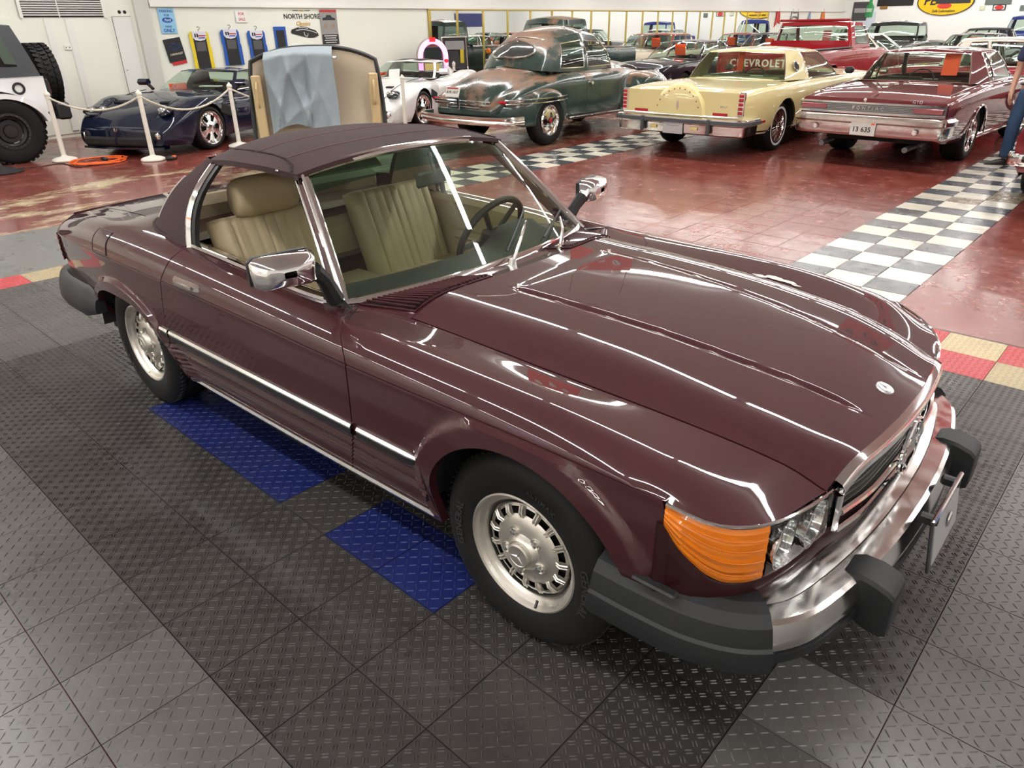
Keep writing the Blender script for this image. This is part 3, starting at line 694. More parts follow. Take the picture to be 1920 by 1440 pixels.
# chrome shell: deep header, side posts, bottom strip
for (pts, w_) in (([(y, .0) for y in np.linspace(-.455, .455, 33)], 1),):
    P = []
    for y, _ in pts:
        x = .699+.046*(1-abs(y/.486)**2.2); zt = hood_z(x, y)-.003; P.append([(x-.016, y, zt), (x+.004, y, zt+.001), (x+.020, y, zt-.006), (x+.027, y, zt-.020), (x+.027, y, zt-.034), (x+.018, y, zt-.040), (x-.01, y, zt-.040)])
    b.grid(P, flip=True)
gs = b.build('grille_shell', CHROME, hero)
for sg in (-1, 1):
    b = MB(); b.tube([(front_x(.44)+.012, sg*.437, .675), (front_x(.44)+.010, sg*.430, .60), (front_x(.44)+.008, sg*.418, .532)], .011, 8); b.build('grille_post', CHROME, gs)
b = MB(); b.tube([(front_x(y)+.010, y, .527) for y in np.linspace(-.418, .418, 17)], .009, 8); b.build('grille_lower_trim', CHROME, gs)
b = MB(); b.tube([(front_x(y)+.016, y, .592) for y in np.linspace(-.425, .425, 17)], .010, 8); b.build('grille_bar', CHROME, gs)
for k in range(6):
    z = .545+.021*k
    b = MB(); b.grid([[(front_x(y)-.02+o, y, z+dz) for o, dz in ((0, -.004), (.018, .002), (.018, .005), (0, .003))] for y in np.linspace(-.42, .42, 15)], cv=True, flip=True); b.build('grille_slat', mat('grille_satin', (.50, .49, .46), .25, .9), gs)
M = frame((0, 1, 0), (0, 0, 1), (.772, 0, .607))
b = MB(); b.tube([(.085*math.cos(a), .085*math.sin(a), 0) for a in np.linspace(0, 2*math.pi, 33)[:-1]], .007, 6, closed=True); b.xf(M); b.build('grille_star_ring', CHROME, gs)
b = star(.085, .006, .12); b.xf(M); b.build('grille_star', CHROME, gs)
# --- front bumper
def bump_path(t):
    """t -1..1 along the bumper (0 centre)"""
    return crom(np.array([(.29, .868), (.42, .866), (.56, .852), (.68, .80), (.765, .70), (.805, .57), (.835, .38), (.852, .19), (.857, 0)]), [8*(1-abs(t))])[0]
def bumper(prof, t0, t1, n, name, m, mir=False, end=True):
    P = []
    for t in np.linspace(t0, t1, n):
        x, y = bump_path(t); x2, y2 = bump_path(max(-1, min(1, t+.004))); x1, y1 = bump_path(max(-1, min(1, t-.004)))
        if t > 0: y, y2, y1 = y, y2, y1
        sy = 1 if t > 0 else -1; tx, ty = (x2-x1), (y2*(1 if t+.004 > 0 else -1)-y1*(1 if t-.004 > 0 else -1)); l = math.hypot(tx, ty); nx_, ny_ = ty/l, -tx/l
        P.append([(x+nx_*d, sy*y+ny_*d, z) for d, z in prof])
    b = MB(); b.grid(P, flip=True, cv=True)
    if end:
        k = len(prof); n0 = len(b.v); b.f += [tuple(range(k)), tuple(range(n0-k, n0))[::-1]]; b.mi += [0, 0]
    return b.build(name, m, hero, ang=22)
CHP = [(-.125, .462), (-.118, .466), (-.070, .458), (-.066, .460), (-.020, .458), (-.008, .452), (.006, .412), (.007, .400), (.002, .380), (-.006, .374), (-.006, .362), (-.02, .358), (-.05, .356), (-.11, .356)]
bumper(CHP, -.60, .60, 61, 'front_bumper', CHROME_D)
CHP2 = [(d*1.0, z) for d, z in [(-.006, .371), (.005, .369), (.006, .345), (-.004, .340), (-.03, .338), (-.03, .371)]]
bumper(CHP2, -.60, .60, 61, 'bumper_lower_strip', BUMPER_RUBBER)
RBP = [(-.09, .484), (-.05, .488), (-.020, .478), (.002, .452), (.014, .415), (.016, .405), (.024, .398), (.030, .37), (.026, .338), (.010, .322), (-.04, .325), (-.08, .335)]
for sg in (-1, 1): bumper(RBP, sg*.575, sg*1.0, 26, 'bumper_end_cap', BUMPER_RUBBER)
bumper([(-.20, .50), (-.19, .505), (-.125, .465), (-.12, .44), (-.18, .42)], -.86, .86, 61, 'bumper_filler', BUMPER_RUBBER)
for sg in (-1, 1):
    b = MB(); P = []
    for x, hw, z0, z1 in ((.775, .044, .375, .460), (.80, .050, .335, .470), (.845, .054, .315, .468), (.885, .054, .310, .455), (.900, .050, .316, .440), (.903, .04, .328, .425)):
        P.append([(x, sg*.425+y*hw, z) for y, z in ((-1, z0+.02), (-.85, z0), (.85, z0), (1, z0+.02), (1, z1-.010), (.86, z1), (-.86, z1), (-1, z1-.010))])
    b.grid(P, cv=True, flip=True); n0 = len(b.v); b.f += [tuple(range(n0-8, n0))[::-1]]; b.mi += [0]; b.build('bumper_guard', BUMPER_RUBBER, hero, ang=30)
    b = MB(); b.rbox((.70, sg*.66, .335), (.07, .13, .03), .008); b.build('fog_marker', AMBER_LENS, hero)
    b = MB(); b.rbox((.46, sg*.858, .495), (.12, .03, .012), .005); b.build('bumper_slider', BLACK, hero)
# number plate board
b = MB(); b.rbox((.905, .0, .40), (.008, .31, .17), .004, Matrix.Rotation(R(-8), 3, 'Y')); pl = b.build('number_plate', mat('plate_dark', (.03, .03, .032), .4), hero)
b = MB(); b.box((.9105, .0, .40), (.003, .27, .125), Matrix.Rotation(R(-8), 3, 'Y')); b.build('plate_face', mat('plate_face_grey', (.30, .30, .30), .3), pl)
b = MB(); b.lathe([(0, .004), (.022, .004), (.026, 0)], 20, 'x', (.913, .02, .405)); b.build('plate_emblem', CHROME, pl)
b = MB(); b.rbox((.898, 0, .487), (.012, .32, .012), .004); b.build('plate_rim', CHROME, pl)
for y in (-.12, .12):
    b = MB(); b.rbox((.88, y, .47), (.05, .025, .03), .006); b.build('plate_bracket', BLACK, pl)
# --- side trim
for sg in (-1, 1):
    def side_at(x, z):
        return float(_W(x)-.004-.018*max(0, (.6-z)/.14)**1.3+.0*x)
    for a, c in ((-.335, -.665), (-.695, -1.985), (-2.0, -2.075)):
        n = max(3, int(abs(c-a)/.06)); xs = np.linspace(a, c, n); b = MB(); k = MB()
        hh = lambda x: min(1, (abs(x-a))/.03+.3) if a == -.335 else 1
        k.grid([[(x, sg*(side_at(x, .5)+d*hh(x)), .505+dz*hh(x)) for d, dz in ((-.01, -.030), (.010, -.028), (.016, -.014), (.016, .002), (-.01, .002))] for x in xs], cv=True, flip=sg > 0)
        rs = k.build('rub_strip', BLACK, hero)
        b.grid([[(x, sg*(side_at(x, .5)+d*hh(x)), .505+dz*hh(x)) for d, dz in ((-.01, .001), (.016, .001), (.018, .008), (.012, .018), (-.01, .022))] for x in xs], cv=True, flip=sg > 0); b.build('rub_strip_chrome', CHROME, rs)
    xs = np.linspace(-.40, -2.05, 40); b = MB()
    b.grid([[(x, sg*(LY[0](x)+d), LZ[0](x)+dz) for d, dz in ((-.02, .004), (.006, .006), (.010, -.006), (.006, -.016), (-.02, -.018))] for x in xs], cv=True, flip=sg > 0); b.build('sill_trim', CHROME, hero)
    # belt trim, door handle, mirror
    b = MB(); xs = np.linspace(-.96, -1.915, 30); b.grid([[(x, sg*(LY[8](x)+d), LZ[8](x)+dz) for d, dz in ((-.045, .006), (-.02, .014), (.004, .012), (.010, .002), (-.045, -.01))] for x in xs], cv=True, flip=sg > 0); b.build('belt_trim', CHROME, hero)
    b = MB(); hx = -1.70
    b.rbox((hx, sg*.872, .795), (.205, .03, .040), .012); b.build('door_handle_cup', CHROME, hero)
    b = MB(); b.rbox((hx+.005, sg*.892, .797), (.13, .012, .020), .005); b.build('door_handle', CHROME_D, hero)
    b = MB(); b.lathe([(0, .008), (.010, .008), (.012, 0)], 12, 'y', (0, 0, 0)); b.xf(Matrix.Translation((-.80, sg*.83, .818))); b.build('lock_knob', CHROME, hero)
mirpos = {-1: (-.90, -.90, 1.015), 1: (-.99, .90, .975)}
for sg in (-1, 1):
    c = Vector(mirpos[sg]); b = MB()
    # rounded rectangular shell, mirror side facing back
    rect = [(.9*a_, (.78)*d_) for a_, d_ in [(-.110, -.055), (-.085, -.066), (.085, -.062), (.112, -.045), (.112, .045), (.092, .062), (-.09, .066), (-.112, .05)]]
    if sg < 0: rect = [(-a, d) for a, d in rect][::-1]
    Mx = Matrix.Rotation(R(sg*12), 4, 'Z')
    P = []
    for dx, sc_ in ((-.042, 1.0), (-.03, 1.03), (0, 1.0), (.03, .86), (.042, .6), (.046, .2)): P.append([Vector((dx, sg*0+a*sc_, d*sc_)) for a, d in rect])
    b.grid(P, cv=True, flip=True); b.xf(Mx); b.xf(Matrix.Translation(c)); mo = b.build('door_mirror', CHROME, hero, ang=60, fix=True)
    b = MB(); b.grid([[Vector((dx, a*sc_, d*sc_)) for a, d in rect] for dx, sc_ in ((-.05, 1.0), (-.052, 1.05), (-.036, 1.055), (-.034, 1.0))], cv=True); b.xf(Mx); b.xf(Matrix.Translation(c)); b.build('mirror_rim', BLACK, mo, fix=True)
    b = MB(); b.add([Vector((-.043, a*.98, d*.98)) for a, d in rect], [tuple(range(8))]); b.xf(Mx); b.xf(Matrix.Translation(c)); b.build('mirror_glass', MIRROR, mo, smooth=False)
    b = MB(); b.tube([c+Vector((0, -sg*.10, -.02)), c+Vector((-.01, -sg*.14, -.06)), (c.x-.02, sg*.715, .865)], [.03, .026, .032], 8); b.build('mirror_foot', BLACK, mo)
    b = MB(); b.add([(c.x-.10, sg*.712, .848), (c.x+.06, sg*.705, .842), (c.x-.10, sg*.700, .93)], [(0, 1, 2)]); b.build('mirror_plate', BLACK, mo, smooth=False)
# fuel flap
for sg in (-1,):
    xs = np.linspace(-2.66, -2.49, 9); rows = np.linspace(4.12, 6.05, 9); P = []
    for x in xs: c = crom(np.array([(x, LY[k](x), LZ[k](x)) for k in range(9)]), rows); P.append([(p[0], sg*(p[1]+.0015), p[2]+.001) for p in c])
    b = MB(); b.grid(P); ff = b.build('fuel_flap', MAROON, hero)
    lp = [p for p in P[0]]+[r[-1] for r in P[1:]]+P[-1][::-1][1:]+[r[0] for r in P[::-1]][1:-1]
    b = MB(); b.tube(lp, .0024, 5, closed=True); b.build('flap_gap', BLACK, ff)
# --- boot lid, rear panel, tail lamps, rear bumper
def deck_pt(x, t):
    ye = LY[8](x); return (x+.0, t*ye, LZ[8](x)+.022*(1-t*t)+.0)
b = MB(); b.grid([[deck_pt(x, t) for t in np.linspace(-.93, .93, 25)] for x in np.linspace(-2.60, -3.43, 20)], flip=True); b.build('boot_lid', MAROON, hero)
for sg in (-1, 1):
    b = MB(); b.grid([[deck_pt(x, sg*t) for t in (.94, .97, 1.0)] for x in np.linspace(-2.2, -3.44, 24)], flip=sg > 0); b.build('deck_edge', MAROON, hero)
b = MB(); b.grid([[deck_pt(x, t) for t in np.linspace(-1, 1, 25)] for x in np.linspace(-1.95, -2.595, 12)], flip=True); b.build('tonneau_panel', MAROON, hero)
b = MB(); P = []
for y in np.linspace(-.66, .66, 21):
    P.append([(-3.44-.03*math.sin(math.pi*f), y, .42+f*(.795-.42)+.02*(1-(y/.66)**2)*f) for f in np.linspace(0, 1, 8)])
b.grid(P, flip=True); b.build('tail_panel', MAROON, hero)
for sg in (-1, 1):
    b = MB(); P = []
    for q in crom(np.array([(-3.30, .808), (-3.38, .785), (-3.44, .72), (-3.475, .62), (-3.485, .45)]), np.linspace(0, 4, 17)):
        P.append([(q[0]-.008*math.sin(math.pi*f)-.002*(k % 2), sg*(q[1]+.004+.003*(k % 2)), .565+.155*f) for k, f in enumerate(np.linspace(0, 1, 11))])
    b.grid(P, flip=sg > 0); b.build('tail_lamp', RED_LENS, hero, ang=20)
    rb = MB(); path = crom(np.array([(-2.80, .868), (-3.0, .872), (-3.25, .858), (-3.45, .79), (-3.56, .68), (-3.60, .5), (-3.62, .25), (-3.625, 0)]), np.linspace(0, 7, 36)); P = []
    for i, q in enumerate(path):
        t = path[min(i+1, 35)]-path[max(i-1, 0)]; t /= np.linalg.norm(t); nx_, ny_ = (t[1], -t[0]); s2 = -1 if nx_*(q[0]+2.6)+ny_*q[1] < 0 else 1; e_ = min(1, .55+i*.16)
        P.append([(q[0]+s2*nx_*d*e_, sg*(q[1]+s2*ny_*d*e_), .445+(z-.445)*e_) for d, z in ((-.07, .51), (-.03, .525), (.01, .50), (.024, .46), (.03, .43), (.032, .40), (.022, .375), (-.03, .37), (-.07, .38))])
    rb.grid(P, cv=True, flip=sg < 0); n0 = len(rb.v); rb.f += [tuple(range(9))]; rb.mi += [0]; rb.build('rear_bumper', BUMPER_RUBBER, hero, fix=True, ang=50)
b = MB(); b.tube(smooth_path([(-2.85, -.60, .36), (-3.0, -.66, .33), (-3.1, -.72, .36)], 5), .016, 8); b.build('bumper_bracket', BLACK, hero)
# --- wheels
def wheel_parts(parent, face=-1, tire_r=.318, rim_r=.19, width=.20, star_on=True):
    """wheel about the y axis, outer face towards face*y; origin at hub centre plane of the outer rim"""
    f = face
    W2 = width
    prof = [(rim_r-.004, -.006), (rim_r+.012, .004), (rim_r+.05, .014), (rim_r+.085, .012), (tire_r-.022, .002), (tire_r-.010, -.010), (tire_r-.003, -.022)]
    gro = []
    for k in range(4):
        y = -.03-(W2-.06)*(k+.5)/4; gro += [(tire_r, y+.02), (tire_r, y+.006), (tire_r-.007, y+.004), (tire_r-.007, y-.004), (tire_r, y-.006)]
    prof = prof+gro+[(tire_r-.003, -W2+.02), (tire_r-.022, -W2), (rim_r, -W2)]
    b = MB(); b.lathe([(r, -f*-y if f > 0 else -y) for r, y in prof] if f < 0 else [(r, y) for r, y in prof], 72, 'y'); t = b.build('tire', TIRE, parent, ang=30, fix=True)
    # tread blocks: short sipes across the shoulders
    for (y, tl) in ((-.028, .35), (-W2+.03, -.35)):
        sp = MB()
        for k in range(72):
            a = 2*math.pi*k/72
            Mr = Matrix.Rotation(a, 4, 'Y') @ Matrix.Translation((0, f*y, tire_r-.001)) @ Matrix.Rotation(tl, 4, 'Z')
            n0 = len(sp.v); sp.box((0, 0, 0), (.003, .034, .004)); sp.xf(Mr, n0)
        tag(sp.build('tread_sipe', DARK, t, smooth=False), kind='stuff')
    # rim: lip, dish and slotted disc
    n = 15*10; prof = [(rim_r+.004, -.006), (rim_r+.006, .002), (rim_r+.001, .004), (rim_r-.006, .0), (rim_r-.010, -.012), (rim_r-.022, -.020), (rim_r-.030, -.038), (.150, -.045), (.147, -.038), (.139, -.034), (.117, -.030), (.110, -.024), (.085, -.014), (.06, -.012), (.052, -.002), (.044, .004), (0, .004)]
    def keep(i, j): return not (j == 9 and (i % 10) < 6)
    b = MB(); b.lathe([(r, f*y) for r, y in prof], n, 'y', keep=keep); rim = b.build('rim', ALLOY, parent, ang=28, fix=True)
    b = MB(); b.lathe([(.16, f*-.055), (.05, f*-.055)], 32, 'y'); b.lathe([(.155, f*-.03), (.158, f*-.09)], 32, 'y'); b.build('brake_drum', DARK, rim)  # black drum standing behind the slotted disc
    for k in range(15):
        a = 2*math.pi*(k*10+8)/n
        Mr = Matrix.Rotation(a, 4, 'Y'); b = MB()
        for s in (-.0045, .0045): b.tube([(s, f*-.028, .104), (s, f*-.020, .125), (s, f*-.030, .148)], .0034, 6)
        b.xf(Mr); b.build('rim_rib', ALLOY, rim)
    for k in range(5):
        a = 2*math.pi*(k+.3)/5; b = MB(); b.lathe([(.018, f*-.016), (.0175, f*-.008), (.0125, f*-.012), (.0, f*-.012)], 12, 'y', (.068*math.sin(a), 0, .068*math.cos(a)), ); b.build('lug_recess', ALLOY, rim, fix=True)
        b = MB(); b.lathe([(.010, f*-.012), (.010, f*-.001), (0, f*.001)], 6, 'y', (.068*math.sin(a), 0, .068*math.cos(a))); b.build('lug_bolt', CHROME_D, rim, smooth=False)
    b = MB(); b.lathe([(.040, f*.002), (.039, f*.014), (.034, f*.017), (.033, f*.0155), (0, f*.0155)], 32, 'y'); cap = b.build('hub_cap', ALLOY, rim, fix=True)
    if star_on:
        s = star(.031, .0015, .13); s.xf(frame((1, 0, 0) if f < 0 else (-1, 0, 0), (0, 0, 1), (0, f*.016, 0))); s.build('hub_star', CHROME, cap)
    b = MB(); b.tube([(.105, f*-.005, -.12), (.115, f*.014, -.128)], .005, 6); b.build('tire_valve', BLACK, rim)
    return t
for (x, y, rz_) in ((0, -.815, 0), (-2.455, -.815, 0), (0, .815, 0), (-2.455, .815, 0)):
    wt_ = bpy.data.objects.new('wheel', None); COL.objects.link(wt_); wt_.parent = hero; wt_.location = (x, y, .316); wt_.empty_display_size = .1
    f = -1 if y < 0 else 1
    t = wheel_parts(wt_, f)
    wt_.rotation_euler.y = R({0: 20}.get(x, -12))
    if f < 0:
        TL = mat('raised_tire_letters', (.022, .022, .023), .55)
        for a0 in (72, 252):
            tb = text_mb('GENERAL', .036, .0012, .0006, arc=.243, space=1.15); tb.xf(Matrix.Rotation(R(-a0), 4, 'Z')); tb.xf(frame((1, 0, 0), (0, 0, 1), (0, -.0150, 0))); tb.build('tire_lettering', TL, t, smooth=False)
        tb = text_mb('ALTIMAX', .022, .001, .0003, arc=.243, space=1.2); tb.xf(Matrix.Rotation(R(-0), 4, 'Z')); tb.xf(frame((1, 0, 0), (0, 0, 1), (0, -.0148, 0))); tb.build('tire_lettering', TL, t, smooth=False)
# --- canvas top
def top_edge(x): return kn((-1.30, .560), (-1.5, .588), (-1.7, .592), (-1.86, .585), (-1.98, .545), (-2.06, .47))(x)
def top_ez(x): return kn((-1.30, 1.222), (-1.5, 1.238), (-1.7, 1.236), (-1.86, 1.222), (-1.98, 1.205), (-2.06, 1.19))(x)
def top_cz(x): return kn((-1.28, 1.268), (-1.4, 1.288), (-1.6, 1.302), (-1.8, 1.300), (-1.95, 1.285), (-2.08, 1.258))(x)
def top_pt(x, t, off=0):
    xx = x+(.035*(1-t*t) if x > -1.35 else 0); e = top_edge(x); z = top_ez(x)+(top_cz(x)-top_ez(x))*(1-abs(t)**2.6); return (xx, e*t, z+off)
xs = np.concatenate([np.linspace(-1.295, -1.45, 6), np.linspace(-1.5, -2.06, 16)])
b = MB(); P = [[top_pt(x, t) for t in np.linspace(-1, 1, 41)] for x in xs]
P = np.array(P); lipz = P[:, :1]+np.array([0, .004, -.022]); lipz2 = P[:, -1:]+np.array([0, -.004, -.022]); L = np.concatenate([lipz+np.array([0, .02, 0]), lipz, P, lipz2, lipz2-np.array([0, .02, 0])], 1); L = np.concatenate([L[:1]-np.array([-.004, 0, .016]), L], 0)
b.grid(L, flip=True); ct = b.build('canvas_top', SOFTTOP, hero, ang=50)
for xs_ in (-1.43, -1.64):
    b = MB(); b.tube([top_pt(xs_-.04*abs(t)**3, t, .001) for t in np.linspace(-.85, .85, 31)], .0022, 5); b.build('top_seam', mat('seam_thread', (.13, .07, .085), .8), ct)
for sg in (-1, 1):
    b = MB(); b.tube([top_pt(x, sg*t, .001) for x, t in ((-2.0, .80), (-1.85, .82), (-1.7, .83), (-1.55, .84), (-1.45, .86), (-1.38, .91), (-1.33, .99))], .0042, 5); b.build('top_fold', mat('dark_seam', (.012, .005, .007), .9), ct)  # dark lengthwise seam between the side band and the top
    b = MB(); b.lathe([(0, .006), (.007, .005), (.009, 0)], 10, 'z', (-1.40, sg*.574, 1.226)); b.build('top_snap', CHROME, ct)
def rq_ring(a, v):
    """a 0 (window edge) .. 1 (rear centre), v 0 base .. 1 top"""
    base = crom(np.array([(-1.925, .735, .880), (-2.10, .722, .884), (-2.32, .685, .89), (-2.46, .61, .895), (-2.54, .48, .90), (-2.585, .28, .905), (-2.60, 0, .908)]), [a*6])[0]
    tp = crom(np.array([(-1.868, .585, 1.212), (-1.93, .572, 1.215), (-1.99, .545, 1.213), (-2.04, .49, 1.205), (-2.07, .40, 1.218), (-2.085, .22, 1.246), (-2.09, 0, 1.256)]), [a*6])[0]
    p = base+(tp-base)*v; bl = .052*math.sin(math.pi*v); d = np.array([-.5-.5*a, .75*(1-a), .25]); return p+d*bl*.8
def rq(sg, a0, a1, na, v0, v1, nv, off=0): return [[(lambda p: (p[0]-off*.6, sg*(p[1]+off*.5), p[2]+off*.4))(rq_ring(a, v)) for v in np.linspace(v0, v1, nv)] for a in np.linspace(a0, a1, na)]
for sg in (-1, 1):
    b = MB(); b.grid(rq(sg, 0, .33, 16, 0, 1.02, 14), flip=sg < 0); b.grid(rq(sg, .33, 1, 16, 0, .16, 4), flip=sg < 0); b.grid(rq(sg, .33, 1, 16, .72, 1.02, 5), flip=sg < 0)
    b.grid([[rq_ring(0, v)*np.array([1, sg, 1])+np.array([.004, -sg*o, 0]) for o in (0, .03)] for v in np.linspace(0, 1, 8)], flip=sg > 0); b.build('top_quarter', SOFTTOP, hero, fix=False, ang=60)
    b = MB(); b.grid(rq(sg, .32, 1, 16, .14, .74, 9, -.003), flip=sg < 0); b.build('rear_window', VINYL, hero)
    b = MB(); b.tube([(lambda p: (p[0]-.003, sg*(p[1]+.003), p[2]+.001))(rq_ring(.33, v)) for v in np.linspace(.15, .73, 9)], .004, 6); b.build('window_piping', mat('piping_silver', (.5, .45, .45), .5), hero)
    b = MB(); b.tube([(lambda p: (p[0]-.004, sg*(p[1]+.004), p[2]))(rq_ring(a, .0)) for a in np.linspace(0, 1, 20)], .008, 6); b.build('top_hem', SOFTTOP, hero)
    # chrome edge of the quarter window frame
    b = MB(); b.grid([[(lambda p: (p[0]+dx, sg*(p[1]+dy), p[2]))(rq_ring(0, v)) for dx, dy in ((.0, .008), (.012, .010), (.030, .0), (.030, -.02), (.0, -.02))] for v in np.linspace(-.01, .99, 10)], cv=True, flip=sg > 0); b.build('window_frame_chrome', CHROME, hero)
    b = MB(); b.grid([[(lambda p: (p[0]+dx, sg*(p[1]+dy), p[2]))(rq_ring(0, v)) for dx, dy in ((.032, -.004), (.055, -.006), (.055, -.026), (.032, -.026))] for v in np.linspace(-.01, .97, 10)], cv=True, flip=sg > 0); b.build('window_seal', BLACK, hero)
# --- cabin
b = MB(); b.box((-1.5, 0, .40), (1.5, 1.36, .03)); b.box((-.86, 0, .60), (.1, 1.36, .4)); b.box((-2.33, 0, .62), (.06, 1.36, .5)); b.build('cabin_floor', CARPET, hero, smooth=False)
b = MB(); b.rbox((-2.14, 0, .74), (.36, 1.36, .22), .04); b.build('rear_shelf', BEIGE_D, hero)
b = MB(); b.rbox((-2.33, 0, .93), (.12, 1.2, .14), .04); b.build('rear_bulkhead', BEIGE_D, hero)
for sg in (-1, 1):
    b = MB(); b.grid([[(x, sg*(LY[8](x)-.05-d), z) for d, z in ((0, LZ[8](x)+.004), (.03, LZ[8](x)-.02), (.045, .76), (.05, .60), (.07, .45))] for x in np.linspace(-.93, -1.95, 14)], flip=sg < 0); b.build('door_card', BEIGE, hero)
    b = MB(); b.rbox((-1.42, sg*.62, .70), (.55, .07, .05), .02); b.build('armrest', BEIGE_D, hero)
b = MB(); b.rbox((-1.45, 0, .50), (.9, .24, .2), .04); b.build('centre_console', BEIGE_D, hero)
def seat(yc, head):
    st = bpy.data.objects.new('seat', None); COL.objects.link(st); st.parent = hero; st.location = (0, yc, 0)
    def cushion(name, path, hw, th, nrib, parent, m=BEIGE):
        """padded slab following a path (x,z); vertical flutes across the middle"""
        b = MB(); P = []; pa = crom(np.array(path), np.linspace(0, len(path)-1, 15)); n = len(pa); ys = np.linspace(-1, 1, 65)
        for i, q in enumerate(pa):
            t = pa[min(i+1, n-1)]-pa[max(i-1, 0)]; t /= np.linalg.norm(t); nx_, nz_ = -t[1], t[0]; e = math.sin(math.pi*min(1, max(0, i/(n-1))))**.35 if i in (0, n-1) else 1
            row = []
            for y in ys:
                edge = (1-abs(y)**6)**.5; bol = .022*math.exp(-((abs(y)-.82)/.14)**2); flute = -.008*abs(math.sin(math.pi*nrib*(y/.66+1)/2))**.0*(1 if abs(y) > .68 else 0) - (.0095*(1-abs(math.sin(math.pi*nrib*(y/.68+1)/2)))**3 if abs(y) < .70 else 0)
                d = (th*edge+bol+flute)*(.55 if i in (0, n-1) else 1); row.append((q[0]+nx_*d, y*hw*(.97 if i in (0, n-1) else 1), q[1]+nz_*d))
            back = [(q[0]-nx_*.02, y*hw*.97, q[1]-nz_*.02) for y in ys[::-8]]
            P.append(row+back)
        b.grid(P, cv=True); k = len(P[0]); n0 = len(b.v); b.f += [tuple(range(k))[::-1], tuple(range(n0-k, n0))]; b.mi += [0, 0]
        return b.build(name, m, parent, ang=60, fix=True)
    cushion('seat_backrest', [(-1.96, .955), (-1.93, .88), (-1.87, .74), (-1.80, .56), (-1.78, .50)], .265, .075, 7, st)
    cushion('seat_cushion', [(-1.80, .52), (-1.7, .525), (-1.5, .55), (-1.33, .575), (-1.28, .55)], .26, .06, 7, st)
    b = MB(); P = []
    for y in np.linspace(-1, 1, 17):
        w_ = (1-abs(y)**5)**.5 if abs(y) < 1 else .25; P.append([(-1.895+.062*math.cos(a)*(.55+.45*w_), y*.155, 1.045+.088*math.sin(a)*(.7+.3*w_)) for a in np.linspace(0, 2*math.pi, 20)[:-1]])
    if head:
        b.grid(P, cv=True); b.f += [tuple(range(19)), tuple(range(16*19, 17*19))[::-1]]; b.mi += [0, 0]; b.build('headrest', BEIGE, st, fix=True, ang=60)
        b = MB(); [b.tube([(-1.92, s, .99), (-1.93, s, .92)], .008, 6) for s in (-.07, .07)]; b.build('headrest_post', CHROME, st)
    return st
seat(-.36, True); seat(.37, False)
# dashboard, binnacle, steering wheel
b = MB(); P = []
for y in np.linspace(-.66, .66, 29):
    xb, zb = _wsb(y); bump_ = .075*math.exp(-((y-.36)/.17)**4); P.append([(xb-.015, y, zb-.02), (xb-.10, y, zb-.012+bump_*.35), (xb-.18, y, zb-.01+bump_), (xb-.25, y, zb-.02+bump_*.95), (xb-.275, y, zb-.06+bump_*.3), (xb-.24, y, zb-.14), (xb-.2, y, zb-.3)])
b.grid(P, flip=False); b.build('dashboard', DASH, hero, ang=60)
sw = Vector((-1.20, .37, .82)); ax = Vector((-.90, 0, .43)).normalized(); M = frame((0, 1, 0), ax.cross(Vector((0, 1, 0))), sw)
b = MB(); b.tube([(.195*math.cos(a), .195*math.sin(a), 0) for a in np.linspace(0, 2*math.pi, 41)[:-1]], .0155, 10, closed=True); b.xf(M); so = b.build('steering_wheel', mat('steering_black', (.018, .02, .02), .45), hero)
b = MB(); b.rbox((0, 0, -.01), (.15, .11, .05), .02); b.xf(M); b.build('wheel_pad', DASH, so)
for a in (10, 170, 235, 305):
    b = MB(); b.tube([(.05*math.cos(R(a)), .05*math.sin(R(a)), -.01), (.19*math.cos(R(a)), .19*math.sin(R(a)), 0)], .013, 6); b.xf(M); b.build('wheel_spoke', DASH, so)
b = MB(); b.tube([sw-ax*.02, sw-ax*.22], .03, 10); b.build('steering_column', DASH, so)
b = MB(); b.rbox((-1.20, .03, 1.138), (.02, .235, .062), .012, Matrix.Rotation(R(10), 3, 'Z')); b.tube([(-1.19, .03, 1.15), (-1.22, .03, 1.235)], .008, 6); b.build('rear_view_mirror', mat('mirror_back', (.05, .055, .05), .5), hero)
b = MB(); b.grid([[top_pt(x, t, -.012) for t in np.linspace(-.95, .95, 11)] for x in np.linspace(-1.30, -2.06, 8)]); b.build('headliner', BEIGE_D, hero)
for sg in (-1, 1):
    b = MB(); b.grid([[(lambda p: (p[0]+.012, sg*(p[1]-.012), p[2]-.008))(rq_ring(a, v)) for v in np.linspace(0, 1, 8)] for a in np.linspace(0, .31, 12)], flip=sg > 0); b.build('quarter_lining', BEIGE_D, hero)
    b = MB(); b.rbox((-1.365, sg*.30, 1.205), (.05, .36, .012), .005, Matrix.Rotation(R(38), 3, 'Y')); b.build('sun_visor', BEIGE_D, hero)
b = MB(); b.tube([(-2.03, -.45, .86), (-2.0, -.5, .89), (-1.98, -.56, .87)], .02, 8); b.build('belt_latch', CHROME, hero)

